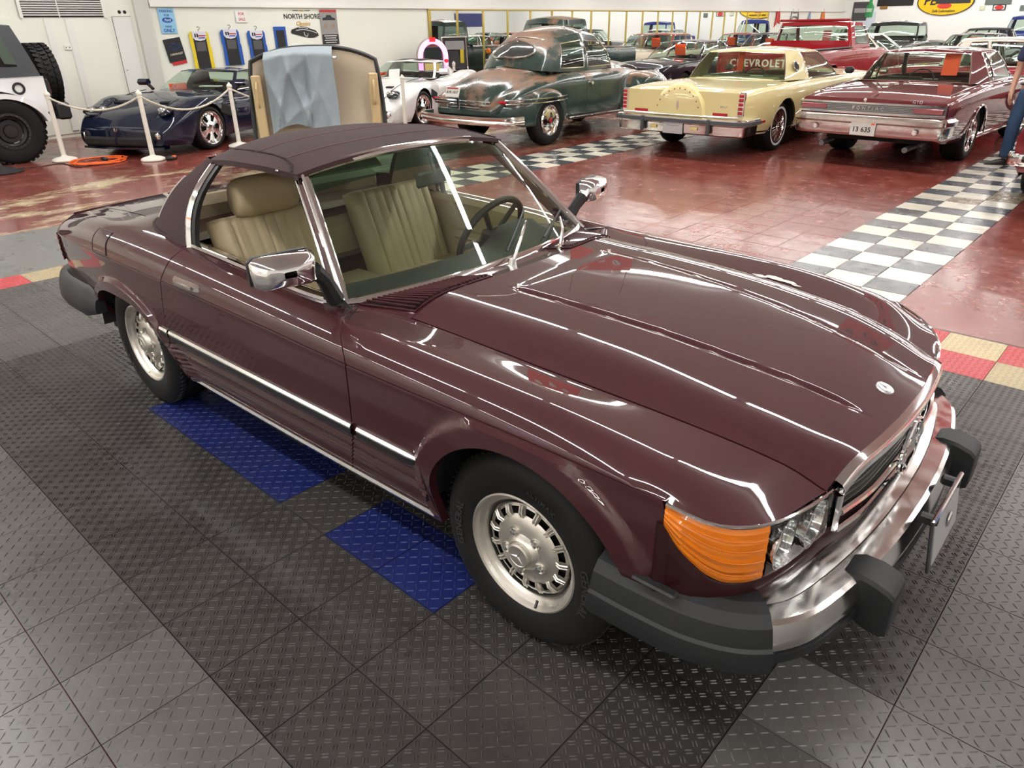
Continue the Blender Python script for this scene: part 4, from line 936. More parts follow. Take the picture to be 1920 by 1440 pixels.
# lifted clear coat and a scratch
FLK = mat('bare_primer', (.62, .60, .57), .6); rnd = random.Random(3)
for (cx, cy, r_) in ((.02, .615, .020), (.075, .625, .030), (.13, .622, .022), (.165, .612, .012)):
    pts = [(cx+r_*1.7*rnd.uniform(.6, 1.1)*math.cos(a), cy+r_*.55*rnd.uniform(.6, 1.1)*math.sin(a)) for a in np.linspace(0, 2*math.pi, 12)[:-1]]
    zz = lambda x, y: float(LZ[8](x)+(LZ[7](x)-LZ[8](x))*(y-LY[8](x))/(LY[7](x)-LY[8](x)))+.0035
    b = MB(); b.add([(x, y, zz(x, y)) for x, y in pts]+[(cx, cy, zz(cx, cy)+.001)], [(i, (i+1) % 11, 11) for i in range(11)]); b.build('paint_flake', FLK, hero)
b = MB(); b.tube([(x, y, hood_z(x, y)+.0004) for x, y in ((-.53, -.42), (-.50, -.40), (-.47, -.37), (-.45, -.35), (-.44, -.32))], .0006, 4); b.build('paint_scratch', FLK, hero)
# ================================================================= OTHER CARS: a common builder
def sub_empty(name, parent, loc=(0, 0, 0)):
    o = bpy.data.objects.new(name, None); COL.objects.link(o); o.parent = parent; o.location = loc; o.empty_display_size = .1; return o
_wheel_cache = {}
def wheel_meshes(style, r, w):
    key = (style, r, w)
    if key in _wheel_cache: return _wheel_cache[key]
    rr = {'truck': r*.52, 'steel': r*.60, 'rally': r*.64, 'low': r*.74, 'wire': r*.62}[style]
    prof = [(rr, .0), (rr+.02, .012), (r-.05, .016), (r-.02, .004), (r-.004, -.018), (r, -.04)]
    for k in range(3):
        y = -.05-(w-.1)*(k+.5)/3; prof += [(r, y+.008), (r-.008, y+.006), (r-.008, y-.006), (r, y-.008)]
    prof += [(r, -w+.04), (r-.03, -w), (rr, -w)]
    b = MB(); b.lathe([(a, -h) for a, h in prof], 48, 'y'); tm = b.mesh('tire', TIRE, ang=35, fix=True); parts = [('tire', tm)]
    if style == 'truck':      # chunky lugs
        b = MB()
        for k in range(36):
            for s, tl in ((-.045, .4), (-w+.045, -.4), (-w/2, .2)):
                Mr = Matrix.Rotation(2*math.pi*(k+.5*(s == -w/2))/36, 4, 'Y') @ Matrix.Translation((0, -s, r+.006)) @ Matrix.Rotation(tl, 4, 'Z'); n0 = len(b.v); b.box((0, 0, 0), (r*.10, .075, .022)); b.xf(Mr, n0)
        parts.append(('tread_lug', b.mesh('tread_lug', TIRE, smooth=False)))
    if style in ('rally', 'low'):
        n = 5 if style == 'rally' else 6; ns = n*12; prof = [(rr+.004, .002), (rr+.006, .010), (rr-.008, .010), (rr-.014, -.02), (rr*.84, -.035), (rr*.80, -.018), (rr*.40, -.006), (rr*.28, .004), (rr*.16, .012), (0, .012)]
        b = MB(); b.lathe([(a, -h) for a, h in prof], ns, 'y', keep=lambda i, j: not (j == 5 and i % 12 < (6 if style == 'rally' else 5))); parts.append(('rim', b.mesh('rim', CHROME, ang=30, fix=True)))
        b = MB(); b.lathe([(rr*.86, .05), (.02, .05)], 24, 'y'); parts.append(('brake_drum', b.mesh('brake_drum', DARK)))
    elif style == 'truck':
        b = MB(); b.lathe([(a, -h) for a, h in [(rr+.012, .012), (rr+.016, .022), (rr-.02, .022), (rr-.03, -.03), (rr*.72, -.05), (rr*.66, -.03), (rr*.42, -.03), (rr*.36, .0), (0, .004)]], 64, 'y', keep=lambda i, j: not (j == 4 and i % 8 < 5)); parts.append(('rim', b.mesh('rim', BLACK, ang=30, fix=True)))
        b = MB()
        for k in range(24): a = 2*math.pi*k/24; b.lathe([(.008, -.03), (0, -.034)], 6, 'y', ((rr-.008)*math.sin(a), 0, (rr-.008)*math.cos(a)))
        parts.append(('rim_bolt', b.mesh('rim_bolt', mat('dark_steel', (.12, .12, .12), .4, .6))))
    elif style == 'wire':
        b = MB(); b.lathe([(a, -h) for a, h in [(rr+.004, .004), (rr+.004, .014), (rr-.012, .012), (rr-.02, -.01)]], 40, 'y'); parts.append(('rim', b.mesh('rim', CHROME, fix=True)))
        b = MB()
        for k in range(32): a = 2*math.pi*k/32; a2 = a+.25*(1 if k % 2 else -1); b.tube([((rr-.01)*math.sin(a), .0, (rr-.01)*math.cos(a)), (.05*math.sin(a2), -.02, .05*math.cos(a2))], .0045, 4)
        b.lathe([(.06, -.01), (.055, -.03), (0, -.034)], 20, 'y'); parts.append(('wire_spoke', b.mesh('wire_spoke', CHROME)))
        b = MB(); b.lathe([(rr, .04), (.0, .04)], 24, 'y'); parts.append(('brake_drum', b.mesh('brake_drum', DARK)))
        b = MB(); b.lathe([(rr+.026, -.0150), (rr+.026, -.0165), (rr+.055, -.0185), (rr+.055, -.017)], 48, 'y'); parts.append(('white_wall_ring', b.mesh('white_wall_ring', WHITE)))
    else:
        b = MB(); b.lathe([(a, -h) for a, h in [(rr+.004, .004), (rr+.006, .014), (rr-.012, .014), (rr-.02, .0), (rr*.78, -.012), (rr*.72, .008), (rr*.45, .022), (rr*.2, .028), (0, .028)]], 40, 'y'); parts.append(('hub_cap', b.mesh('hub_cap', CHROME, ang=40, fix=True)))
        b = MB(); b.lathe([(rr*.16, -.028), (rr*.15, -.032), (0, -.033)], 20, 'y'); parts.append(('hub_emblem', b.mesh('hub_emblem', RED_LENS)))
    _wheel_cache[key] = parts; return parts
def add_wheels(root, axles, track, r, w, style, steer=0):
    for i, x in enumerate(axles):
        for sg in (-1, 1):
            wo = sub_empty('wheel', root, (x, sg*track, r)); wo.rotation_euler = (0, 0, (0 if sg < 0 else math.pi)+(steer if i == 1 else 0))
            rot = random.uniform(0, 6)
            for nm, me in wheel_meshes(style, r, w):
                o = obj(nm, me, None, wo); o.rotation_euler.y = rot
class Body:
    """half-section loft: W half width, z0 sill, zs shoulder, zc centre line height, all functions of x; nose and tail rounded off"""
    def __init__(s, x0, x1, W, z0, zs, zc, axles, ar, tuck=.06, sh=.10, rnd=.05, az=None, crown=None, pz=.62):
        s.__dict__.update(x0=x0, x1=x1, W=kn(*W), z0=kn(*z0), zs=kn(*zs), zc=kn(*zc), axles=axles, ar=ar, tuck=tuck, sh=sh, rnd=rnd, az=az, pz=pz)
    def ctrl(s, x):
        W, a, b, c = float(s.W(x)), float(s.z0(x)), float(s.zs(x)), float(s.zc(x)); h = b-a
        return np.array([(x, W-s.tuck, a), (x, W-s.tuck*.25, a+.22*h), (x, W, a+s.pz*h), (x, W-.010, a+.84*h), (x, W-.35*s.sh, b-.035*h), (x, W-s.sh, b), (x, W*.55, b+(c-b)*.62), (x, 0, c)])
    rows = np.concatenate([np.linspace(0, 1, 5), np.linspace(1, 5, 21)[1:], np.linspace(5, 7, 11)[1:]])
    def col(s, x):
        P = s.ctrl(x); u = np.linspace(0, 3, 61); Q = crom(P, u); za = -1
        for i, ax in enumerate(s.axles):
            r = s.ar if not isinstance(s.ar, (list, tuple)) else s.ar[i]; dx = (x-ax)/r[0] if isinstance(r, tuple) else (x-ax)/r
            if abs(dx) < 1: za = max(za, (s.az or .33)+(r[1] if isinstance(r, tuple) else r)*math.sqrt(1-dx*dx))
        uc = 0
        if za > Q[0, 2]: i = np.where(Q[:, 2] >= za)[0]; uc = u[i[0]] if len(i) else 3
        rows = np.where(s.rows < 3, uc+(3-uc)*s.rows/3, s.rows); return crom(P, rows)
    def stations(s, marks=()):
        xs = set(np.round(np.linspace(s.x0, s.x1, int((s.x1-s.x0)/.09)), 4))
        for i, ax in enumerate(s.axles):
            r = s.ar if not isinstance(s.ar, (list, tuple)) else s.ar[i]; r = r[0] if isinstance(r, tuple) else r
            xs = {x for x in xs if abs(x-ax) > r}; xs |= {round(ax+r*.9995*math.cos(t), 4) for t in np.linspace(0, math.pi, 25)}
        for m in marks: xs = {x for x in xs if abs(x-m) > .012}; xs |= {m-.003, m+.003}
        return sorted(xs)
    def surf(s, x, u): return crom(s.ctrl(x), [u])[0]
def build_body(root, B, paintm, doors=None, cabin=None, lower=None, hood=None, boot=None, caps=(True, True)):
    marks = [m for m in (list(doors or [])+list(hood or [])+list(boot or [])) if m is not None]
    xs = B.stations(marks); n = len(B.rows); k5 = int(np.argmin(abs(B.rows-5)))
    C = [B.col(x) for x in xs]
    def region(name, xa, xb, r0, r1, both=True, m=paintm):
        idx = [i for i, x in enumerate(xs) if xa-1e-6 <= x <= xb+1e-6]
        if len(idx) < 2: return
        P = np.array([C[i][r0:r1+1] for i in idx]); 
        if both == 'join':
            b = MB(); b.grid(P); b.mirror_y(); return b.build(name, m, root, fix=True, ang=32)
        for sg in (-1, 1):
            Q = P.copy(); Q[:, :, 1] *= -sg*-1; b = MB(); b.grid(Q, flip=sg < 0)
            # return lip
            E0 = Q[0].copy(); E0[:, 1] -= sg*.02; b.grid([Q[0], E0]); E1 = Q[-1].copy(); E1[:, 1] -= sg*.02; b.grid([Q[-1], E1])
            b.build(name, m, root, ang=32)
    d = doors or [None, None]; xa, xb = xs[0], xs[-1]
    if doors:
        region('rear_quarter', xa, d[0]-.003, 0, k5); region('door', d[0]+.003, d[1]-.003, 0, k5); region('front_fender', d[1]+.003, xb, 0, k5)
    else: region('body_side', xa, xb, 0, k5)
    ca, cb = cabin if cabin else (None, None)
    ht = hood or [None]; 
    if cabin:
        region('boot_lid', xa, ca, k5, n-1, 'join'); region('bonnet', cb, xb, k5, n-1, 'join')
    else: region('deck', xa, xb, k5, n-1, 'join')
    for j, nm in ((0, 'tail_panel'), (-1, 'nose_panel')):
        c = C[j]; P = []
        sgn = -1 if j == 0 else 1
        for f in np.linspace(0, 1, 9):
            q = c.copy(); q[:, 1] *= (1-f); q[:, 0] += sgn*B.rnd*math.sin(f*math.pi/2); P.append(q)
        b = MB(); b.grid(P, flip=(j == 0)); b.mirror_y(); b.build(nm, paintm, root, fix=True, ang=40)
    # dark inside: wheel wells, floor
    for i, ax in enumerate(B.axles):
        r = B.ar if not isinstance(B.ar, (list, tuple)) else B.ar[i]; rx, rz = r if isinstance(r, tuple) else (r, r); W = float(B.W(ax)); az = B.az or .33
        for sg in (-1, 1):
            P = [[(ax+(rx+.02)*math.cos(t), sg*y, az+(rz+.02)*math.sin(t)) for y in (W-.035, W-.32)] for t in np.linspace(0, math.pi, 17)]
            b = MB(); b.grid(P); b.add([p[1] for p in P]+[(ax, sg*(W-.32), az-.12)], [(q, q+1, 17) for q in range(16)]); b.build('wheel_well', DARK, root)
    zb = float(B.z0((xa+xb)/2)); W = float(B.W((xa+xb)/2))
    b = MB(); b.box(((xa+xb)/2, 0, zb+.08), (xb-xa-.5, 2*(W-.35), .10)); b.box(((B.axles[0]+B.axles[1])/2, 0, zb+.06), (B.axles[1]-B.axles[0]-.85, 2*(W-.12), .08)); b.build('underbody', DARK, root, smooth=False)
    if doors:
        for sg in (-1, 1):
            b = MB()
            for m in d:
                c = B.col(m)[:k5+1]; c2, c3 = c.copy(), c.copy(); c2[:, 0] += .012; c3[:, 0] -= .012; c2[:, 1] -= .012; c3[:, 1] -= .012; G = np.array([c2, c3]); G[:, :, 1] *= sg; b.grid(G)
            b.build('shut_line_seal', BLACK, root)
def greenhouse(root, st, kinds, paintm, glass=None, roofm=None, zroof=None, trim=None, bow=(.12, .06), vb=.03, vt=.93, bulge=.02, names=None, roof=True, liner=True, nsub=6):
    """st: stations (xb,yb,zb, xt,yt,zt) from front centre round to rear centre; kinds: 'g' pane / 'p' pillar between stations"""
    glass = glass or GLASS; roofm = roofm or paintm; st = np.array(st, float); V = np.array([0, vb, .25, .5, .75, vt, 1.0])
    def pt(i, f, v):
        a, c = st[i], st[i+1]; q = a+(c-a)*f
        if i == 0: q = q.copy(); q[0] = a[0]+(c[0]-a[0])*f**2; q[3] = a[3]+(c[3]-a[3])*f**2
        if i == len(st)-2: q = q.copy(); g = 1-(1-f)**2; q[0] = a[0]+(c[0]-a[0])*g; q[3] = a[3]+(c[3]-a[3])*g
        p = q[:3]+(q[3:]-q[:3])*v; n = np.array([p[0]-(st[0, 0]+st[-1, 0])/2, p[1]*2.5, .3]); n /= np.linalg.norm(n); return p+n*bulge*math.sin(math.pi*v)
    pm = MB(); top = []
    for i, kd in enumerate(kinds):
        F = np.linspace(0, 1, nsub+1)
        P = np.array([[pt(i, f, v) for v in V] for f in F]); top += [tuple(P[k, -1]) for k in range(len(F) if i == len(kinds)-1 else len(F)-1)]
        if kd == 'g':
            pm.grid(P, keep=lambda a, b_: b_ in (0, len(V)-2), flip=True)
            if i in (0, len(kinds)-1):
                gm = MB(); Q = P[:, 1:-1].copy(); Qm = Q.copy(); Qm[:, :, 1] *= -1; full = np.concatenate([Qm[::-1], Q[1:]] if i == 0 else [Q, Qm[::-1][1:]], 0); gm.grid(full); nm = 'windscreen' if i == 0 else 'rear_window'
                go = gm.build(nm, glass, root, fix=True)
                if trim:
                    lp = [full[k, 0] for k in range(len(full))]+[full[-1, k] for k in range(1, full.shape[1])]+[full[k, -1] for k in range(len(full)-2, -1, -1)]+[full[0, k] for k in range(full.shape[1]-2, 0, -1)]
                    t = MB(); t.tube(lp, trim, 6, closed=True); t.build('window_trim', CHROME, go)
            else:
                for sg in (-1, 1):
                    Q = P[:, 1:-1].copy(); Q[:, :, 1] *= sg; gm = MB(); gm.grid(Q); go = gm.build('side_window', glass, root)
                    if trim:
                        lp = [Q[k, 0] for k in range(len(Q))]+[Q[-1, k] for k in range(1, Q.shape[1])]+[Q[k, -1] for k in range(len(Q)-2, -1, -1)]+[Q[0, k] for k in range(Q.shape[1]-2, 0, -1)]
                        t = MB(); t.tube(lp, trim, 6, closed=True); t.build('window_trim', CHROME, go)
        else: pm.grid(P, flip=True)
    pm.mirror_y(); pm.build('pillars', paintm, root, fix=True, ang=40)
    if roof:
        zr = kn(*zroof); P = []
        for p in top:
            p = np.array(p); P.append([(p[0], p[1]*(1-f), p[2]+(max(float(zr(p[0])), p[2]) - p[2])*(1-(1-f)**2.2)) for f in np.linspace(0, 1, 9)])
        b = MB(); b.grid(P); b.mirror_y(); b.build('roof', roofm, root, fix=True, ang=40)
        if liner:
            b = MB(); b.grid([[(x, y*.9, z-.03) for x, y, z in r] for r in P]); b.mirror_y(); b.build('headliner', mat('headliner_grey', (.25, .24, .22), .9), root, fix=True)
    return pt
def cabin(root, x0, x1, hw, zb, zf=.28, m=None, wheel=None, bench=True, seats=True):
    m = m or mat('dark_seat_vinyl', (.025, .025, .027), .5)
    b = MB(); b.box(((x0+x1)/2, 0, zf), (x1-x0, hw*2, .04))
    for sg in (-1, 1): b.box(((x0+x1)/2, sg*hw, (zf+zb)/2), (x1-x0, .03, zb-zf))
    for x in (x0, x1): b.box((x, 0, (zf+zb)/2), (.04, hw*2, zb-zf))
    b.build('cabin_tub', m, root, smooth=False)
    if seats:
        L = x1-x0
        for sg in (-1, 1):
            s = sub_empty('seat', root, (x0+L*.42, sg*hw*.5, 0)); b = MB(); b.rbox((0, 0, zb-.18), (.14, hw*.78, .55), .05, Matrix.Rotation(R(-14), 3, 'Y')); b.build('seat_backrest', m, s); b = MB(); b.rbox((.28, 0, zb-.42), (.5, hw*.78, .16), .05); b.build('seat_cushion', m, s)
        if bench: b = MB(); b.rbox((x0+.22, 0, zb-.12), (.16, hw*1.7, .42), .05, Matrix.Rotation(R(-18), 3, 'Y')); b.build('rear_bench', m, root)
        b = MB(); b.rbox((x1-.15, 0, zb-.06), (.3, hw*1.9, .12), .04); b.build('dashboard', m, root)
        if wheel is not None:
            b = MB(); M = frame((0, 1, 0), Vector((-.9, 0, .43)).cross(Vector((0, 1, 0))), (x1-.45, wheel*hw*.5, zb-.02)); b.tube([(.19*math.cos(a), .19*math.sin(a), 0) for a in np.linspace(0, 2*math.pi, 25)[:-1]], .012, 6, closed=True); b.tube([(-.18, 0, 0), (.18, 0, 0)], .012, 6); b.xf(M); b.build('steering_wheel', BLACK, root)
def bar_loft(root, name, path, prof, m, closed_prof=True, ang=40, cap=True):
    """sweep a profile (out, z) along a plan path (x,y), outward = right of travel"""
    path = np.array(path, float); P = []
    for i, q in enumerate(path):
        t = path[min(i+1, len(path)-1)]-path[max(i-1, 0)]; t /= np.linalg.norm(t); nx_, ny_ = t[1], -t[0]; P.append([(q[0]+nx_*d, q[1]+ny_*d, z) for d, z in prof])
    b = MB(); b.grid(P, cv=closed_prof)
    if cap: k = len(prof); n0 = len(b.v); b.f += [tuple(range(k)), tuple(range(n0-k, n0))[::-1]]; b.mi += [0, 0]
    return b.build(name, m, root, ang=ang, fix=True)
def card(root, pos, size, rot=0, m=None, name='price_card'):
    b = MB(); b.box((0, 0, 0), (.006, size[0], size[1])); b.xf(Matrix.Translation(pos) @ Matrix.Rotation(rot, 4, 'Z') @ Matrix.Rotation(R(8), 4, 'Y')); return b.build(name, m or ORANGE_CARD, root, smooth=False)
# ================================================================= MAROON HARDTOP COUPE (plate 13 635)
PONT = mat('dark_red_paint', (.105, .008, .011), .6, 0, 1, .015, spec=.15)
t = thing('hardtop_coupe', 'dark red hardtop muscle coupe with chrome tail bar and plate 13 635', 'car', (-2.05, 9.62, FZ), R(88))
B = Body(-1.30, 3.80, [(-1.30, .905), (-.9, .93), (0, .945), (1.5, .945), (3.0, .93), (3.6, .88), (3.8, .84)], [(-1.3, .38), (-.9, .30), (0, .26), (3, .26), (3.8, .36)], [(-1.3, .83), (-1.0, .865), (-.5, .90), (.1, .925), (.6, .93), (2.0, .92), (3.4, .86), (3.8, .82)], [(-1.3, .83), (-1.0, .885), (0, .95), (2, .95), (3.4, .92), (3.8, .86)], (0, 2.92), (.36, .37), tuck=.10, sh=.13, pz=.70)
build_body(t, B, PONT, (.78, 1.95), (.02, 2.05))
greenhouse(t, [(2.25, 0, .945, 1.62, 0, 1.345), (2.02, .72, .93, 1.48, .56, 1.32), (1.97, .77, .925, 1.43, .60, 1.315), (.95, .80, .925, .80, .615, 1.325), (.92, .80, .925, .77, .615, 1.325), (.70, .80, .925, .66, .61, 1.32), (.10, .70, .935, .46, .54, 1.315), (-.06, 0, .955, .38, 0, 1.34)], 'gpgpgpg', PONT, zroof=[(.3, 1.345), (1, 1.375), (1.7, 1.35)], trim=.010)
cabin(t, .1, 2.0, .70, .88, wheel=1)
card(t, (.42, -.35, 1.16), (.20, .28))
add_wheels(t, (0, 2.92), .885, .335, .26, 'rally')
b = MB(); ys = np.linspace(-.90, .90, 25)
def tail_x(y): return -1.345+.03*(abs(y)/.9)**3
for nm, z0, z1, o, m in (('tail_bar', .665, .765, -.03, mat('tail_bar_silver', (.33, .34, .36), .22, .9)), ('tail_bar_upper', .765, .785, -.045, CHROME), ('tail_bar_lower', .645, .665, -.045, CHROME)):
    b = MB(); b.grid([[(tail_x(y)+x, y, z) for x, z in ((.03, z0), (o, z0), (o, z1), (.03, z1))] for y in ys], cv=True, flip=True); tb = b.build(nm, m, t, fix=True)
    if nm == 'tail_bar':
        for k in range(5):
            r_ = MB(); r_.grid([[(tail_x(y)-.034, y, .675+.019*k+dz) for dz in (0, .006)] for y in ys]); r_.build('tail_bar_rib', mat('tail_rib_dark', (.05, .05, .055), .4), tb)
        for sg in (-1, 1):
            r_ = MB(); r_.rbox((tail_x(.68)-.036, sg*.70, .715), (.012, .34, .06), .005); r_.build('tail_lamp', mat('tail_lamp_clear', (.35, .12, .13), .15, .5), tb)
        tx = text_mb('PONTIAC', .055, .003, .001, space=1.9); tx.xf(frame((0, -1, 0), (0, 0, 1), (-1.388, 0, .715))); tx.build('tail_lettering', CHROME, tb, smooth=False)
tx = text_mb('GTO', .05, .003, .001, space=1.2); tx.xf(frame((0, -1, 0), (0, 0, 1), (-1.352, -.56, .812))); tx.build('boot_lettering', CHROME, t, smooth=False)
b = MB(); b.lathe([(0, -.012), (.02, -.010), (.024, 0)], 16, 'x', (-1.352, .06, .81)); b.build('boot_lock', CHROME, t, fix=True)
path = [(-1.05, -.955), (-1.25, -.95), (-1.38, -.90), (-1.42, -.6), (-1.43, 0), (-1.42, .6), (-1.38, .90), (-1.25, .95), (-1.05, .955)]
path = smooth_path([(x, y, 0) for x, y in path], 5); path = [(x, y) for x, y, z in path][::-1]
bar_loft(t, 'rear_bumper', path, [(-.10, .62), (-.02, .63), (.02, .60), (.02, .555), (-.012, .53), (-.012, .41), (-.03, .385), (-.10, .385)], CHROME_D)
b = MB(); b.rbox((-1.437, .0, .475), (.012, .31, .16), .004); p_ = b.build('number_plate', mat('plate_white', (.62, .62, .58), .4), t)
tx = text_mb('13 635', .085, .002, .0012); tx.xf(frame((0, -1, 0), (0, 0, 1), (-1.4445, .012, .465))); tx.build('plate_digits', mat('plate_black_ink', (.02, .02, .02), .5), p_, smooth=False)
b = MB(); b.box((-1.4445, -.12, .535), (.002, .04, .02)); b.build('plate_sticker', ORANGE_CARD, p_, smooth=False)
for y in (-.62, .62):
    b = MB(); b.lathe([(0, -.012), (.03, -.010), (.036, 0)], 16, 'x', (-1.432, y, .47)); b.build('reverse_lamp', CHROME, t, fix=True)
    b = MB(); b.tube([(-1.0, y*.85, .26), (-1.36, y*.85, .25)], .035, 12); b.build('exhaust_pipe', mat('exhaust_steel', (.15, .15, .15), .4, .8), t)
for sg in (-1, 1):
    b = MB(); b.tube([tuple(B.surf(x, 0)*np.array([1, sg, 1])+np.array([0, sg*.01, .0])) for x in np.linspace(.40, 2.5, 24)], .022, 6); b.build('sill_trim', CHROME, t)
    b = MB(); b.tube([tuple((B.surf(x, 5)+np.array([0, .015, .012]))*np.array([1, sg, 1])) for x in np.linspace(-1.0, 2.0, 24)], .008, 6); b.build('belt_trim', CHROME, t)
    b = MB(); b.tube([((.372)*math.cos(a), sg*.95, .33+.372*math.sin(a)) for a in np.linspace(0, math.pi, 20)], .012, 6); b.build('arch_trim', CHROME, t)
    b = MB(); b.rbox((1.9, sg*1.02, .98), (.08, .14, .09), .03); b.build('door_mirror', CHROME, t)
b = MB(); b.tube([(-1.33, 0, .855), (-.05, 0, .955)], .007, 6); b.build('boot_spear', CHROME, t)
# ================================================================= PALE YELLOW LUXURY COUPE
YEL = mat('pale_yellow_paint', (.66, .57, .27), .4, 0, 1, .02)
t = thing('luxury_coupe', 'pale yellow luxury coupe with a spare tyre hump on its tail', 'car', (-4.42, 8.86, FZ), R(91))
B = Body(-1.28, 4.40, [(-1.28, .955), (-.8, .985), (0, 1.0), (2.0, 1.0), (3.8, .98), (4.3, .95), (4.4, .93)], [(-1.28, .42), (-.8, .31), (0, .28), (3.6, .28), (4.4, .38)], [(-1.28, .88), (-.9, .905), (-.3, .92), (.6, .925), (3.0, .915), (4.2, .88), (4.4, .84)], [(-1.28, .87), (-.9, .915), (.2, .955), (2.5, .97), (4.0, .94), (4.4, .86)], (0, 3.06), (.40, .38), tuck=.08, sh=.11, rnd=.03)
build_body(t, B, YEL, (.85, 2.2), (.25, 2.3))
greenhouse(t, [(2.62, 0, .965, 1.95, 0, 1.335), (2.36, .80, .93, 1.80, .60, 1.31), (2.30, .84, .925, 1.74, .64, 1.305), (1.05, .86, .925, 1.02, .66, 1.32), (1.0, .86, .925, .98, .66, 1.32), (.99, .86, .925, .97, .66, 1.32), (.32, .78, .935, .62, .60, 1.315), (.12, 0, .965, .52, 0, 1.34)], 'gpgpppg', YEL, zroof=[(.4, 1.345), (1.2, 1.375), (2, 1.34)], trim=.008, glass=glassmat('pale_green_glass', (.70, .80, .70)))
cabin(t, .3, 2.3, .78, .88, m=mat('green_cream_vinyl', (.22, .25, .13), .5), wheel=1)
card(t, (.72, .12, 1.18), (.10, .30))
add_wheels(t, (0, 3.06), .90, .345, .22, 'wire')
for sg in (-1, 1):   # oval opera window in the wide pillar
    b = MB(); b.lathe([(.055, .0), (.075, .006), (.082, 0)], 24, 'y'); c = Vector((.70, sg*.775, 1.12)); M = Matrix.Translation(c) @ Matrix.Rotation(R(-sg*-24), 4, 'X') @ Matrix.Diagonal((1.25, 1 if sg > 0 else -1, .95, 1)); b.xf(M); ow = b.build('opera_window_rim', CHROME, t, fix=True)
    b = MB(); b.lathe([(0, .004), (.06, .004)], 24, 'y'); b.xf(M); b.build('opera_window', DARK, ow, fix=True)
# tail: hump, lamps, bumper
b = MB(); P = []
for r_ in (0, .2, .33, .385, .40, .41):
    P.append([(-1.30-.075*(1 if r_ < .36 else .95 if r_ < .39 else .55 if r_ < .405 else 0)-.0*a, r_*math.cos(a), .575+r_*math.sin(a)) for a in np.linspace(0, math.pi, 33)])
P = [[(x+(.30*max(0, z-.80)), y, z) for x, y, z in r_] for r_ in P]; b.grid(P); hump = b.build('spare_hump', YEL, t, fix=True, ang=50)
for k in range(11):
    a = R(18+14.4*k); b = MB(); z = .575+.335*math.sin(a); b.rbox((-1.378+.30*max(0, z-.80), .335*math.cos(a), z), (.006, .02, .02), .003); b.build('hump_letter', mat('dull_gold', (.25, .19, .08), .4, .7), hump)
b = MB(); b.rbox((-1.383, 0, .70), (.012, .035, .10), .01); b.rbox((-1.387, 0, .70), (.008, .012, .13), .003); b.build('hump_emblem', CHROME, hump)
for sg in (-1, 1):
    b = MB(); b.rbox((-1.285, sg*.905, .735), (.06, .085, .30), .01); tl = b.build('tail_lamp_rim', CHROME, t)
    for k in range(5):
        b = MB(); b.rbox((-1.318, sg*.905, .63+.053*k), (.012, .065, .040), .005); b.build('tail_lamp', RED_LENS, tl)
    b = MB(); b.rbox((-1.315, sg*.62, .60), (.01, .22, .035), .005); b.build('rear_reflector', RED_LENS, t)
    b = MB(); b.rbox((-.75, sg*.995, .48), (.14, .012, .035), .004); b.build('side_marker', RED_LENS, t)
    b = MB(); b.tube([tuple(B.surf(x, .35)*np.array([1, sg, 1])+np.array([0, sg*.012, 0])) for x in np.linspace(-1.2, -.42, 10)], .012, 6); b.build('body_moulding', CHROME, t)
    b = MB(); b.tube([tuple(B.surf(x, .15)*np.array([1, sg, 1])+np.array([0, sg*.012, 0])) for x in np.linspace(.45, 2.6, 14)], .014, 6); b.build('sill_trim', CHROME, t)
    b = MB(); b.rbox((2.25, sg*1.05, 1.0), (.10, .14, .10), .03); b.build('door_mirror', BLACK, t)
b = MB(); b.tube([(-1.33+.0*y, y, .572) for y in np.linspace(-.9, .9, 9)], .014, 8); b.build('tail_trim', CHROME, t)
path = [(x, y) for x, y, z in smooth_path([(-.95, 1.03, 0), (-1.2, 1.02, 0), (-1.36, .97, 0), (-1.40, .6, 0), (-1.41, 0, 0), (-1.40, -.6, 0), (-1.36, -.97, 0), (-1.2, -1.02, 0), (-.95, -1.03, 0)], 5)]
bar_loft(t, 'rear_bumper', path, [(-.12, .545), (-.01, .55), (.015, .535), (.018, .47), (-.02, .45), (-.03, .335), (-.05, .32), (-.12, .32)], CHROME_D)
bar_loft(t, 'bumper_strip', path, [(.012, .525), (.032, .52), (.032, .475), (.012, .47)], mat('grey_rubber_strip', (.06, .065, .07), .5))
for y in (-.52, .52): b = MB(); b.rbox((-1.425, y, .44), (.06, .045, .20), .012); b.build('bumper_guard', mat('grey_rubber_strip', (0, 0, 0)), t)
b = MB(); b.rbox((-1.405, .03, .40), (.012, .31, .16), .004); p_ = b.build('number_plate', mat('plate_grey', (.42, .42, .42), .4), t)
b = MB(); b.tube([(-1.413, -.07, .43), (-1.413, .13, .43)], .004, 4); b.build('plate_groove', mat('plate_line', (.2, .2, .2), .5), p_)
for y in (-.29, .35): b = MB(); b.rbox((-1.40, y, .40), (.02, .11, .045), .008); b.build('reverse_lamp', mat('amber_cream_lens', (.6, .5, .2), .3), t)
tx = text_mb('MARK V', .03, .002, .0006); tx.xf(frame((0, -1, 0), (0, 0, 1), (-1.316, -.67, .70))); tx.build('boot_lettering', CHROME, t, smooth=False)
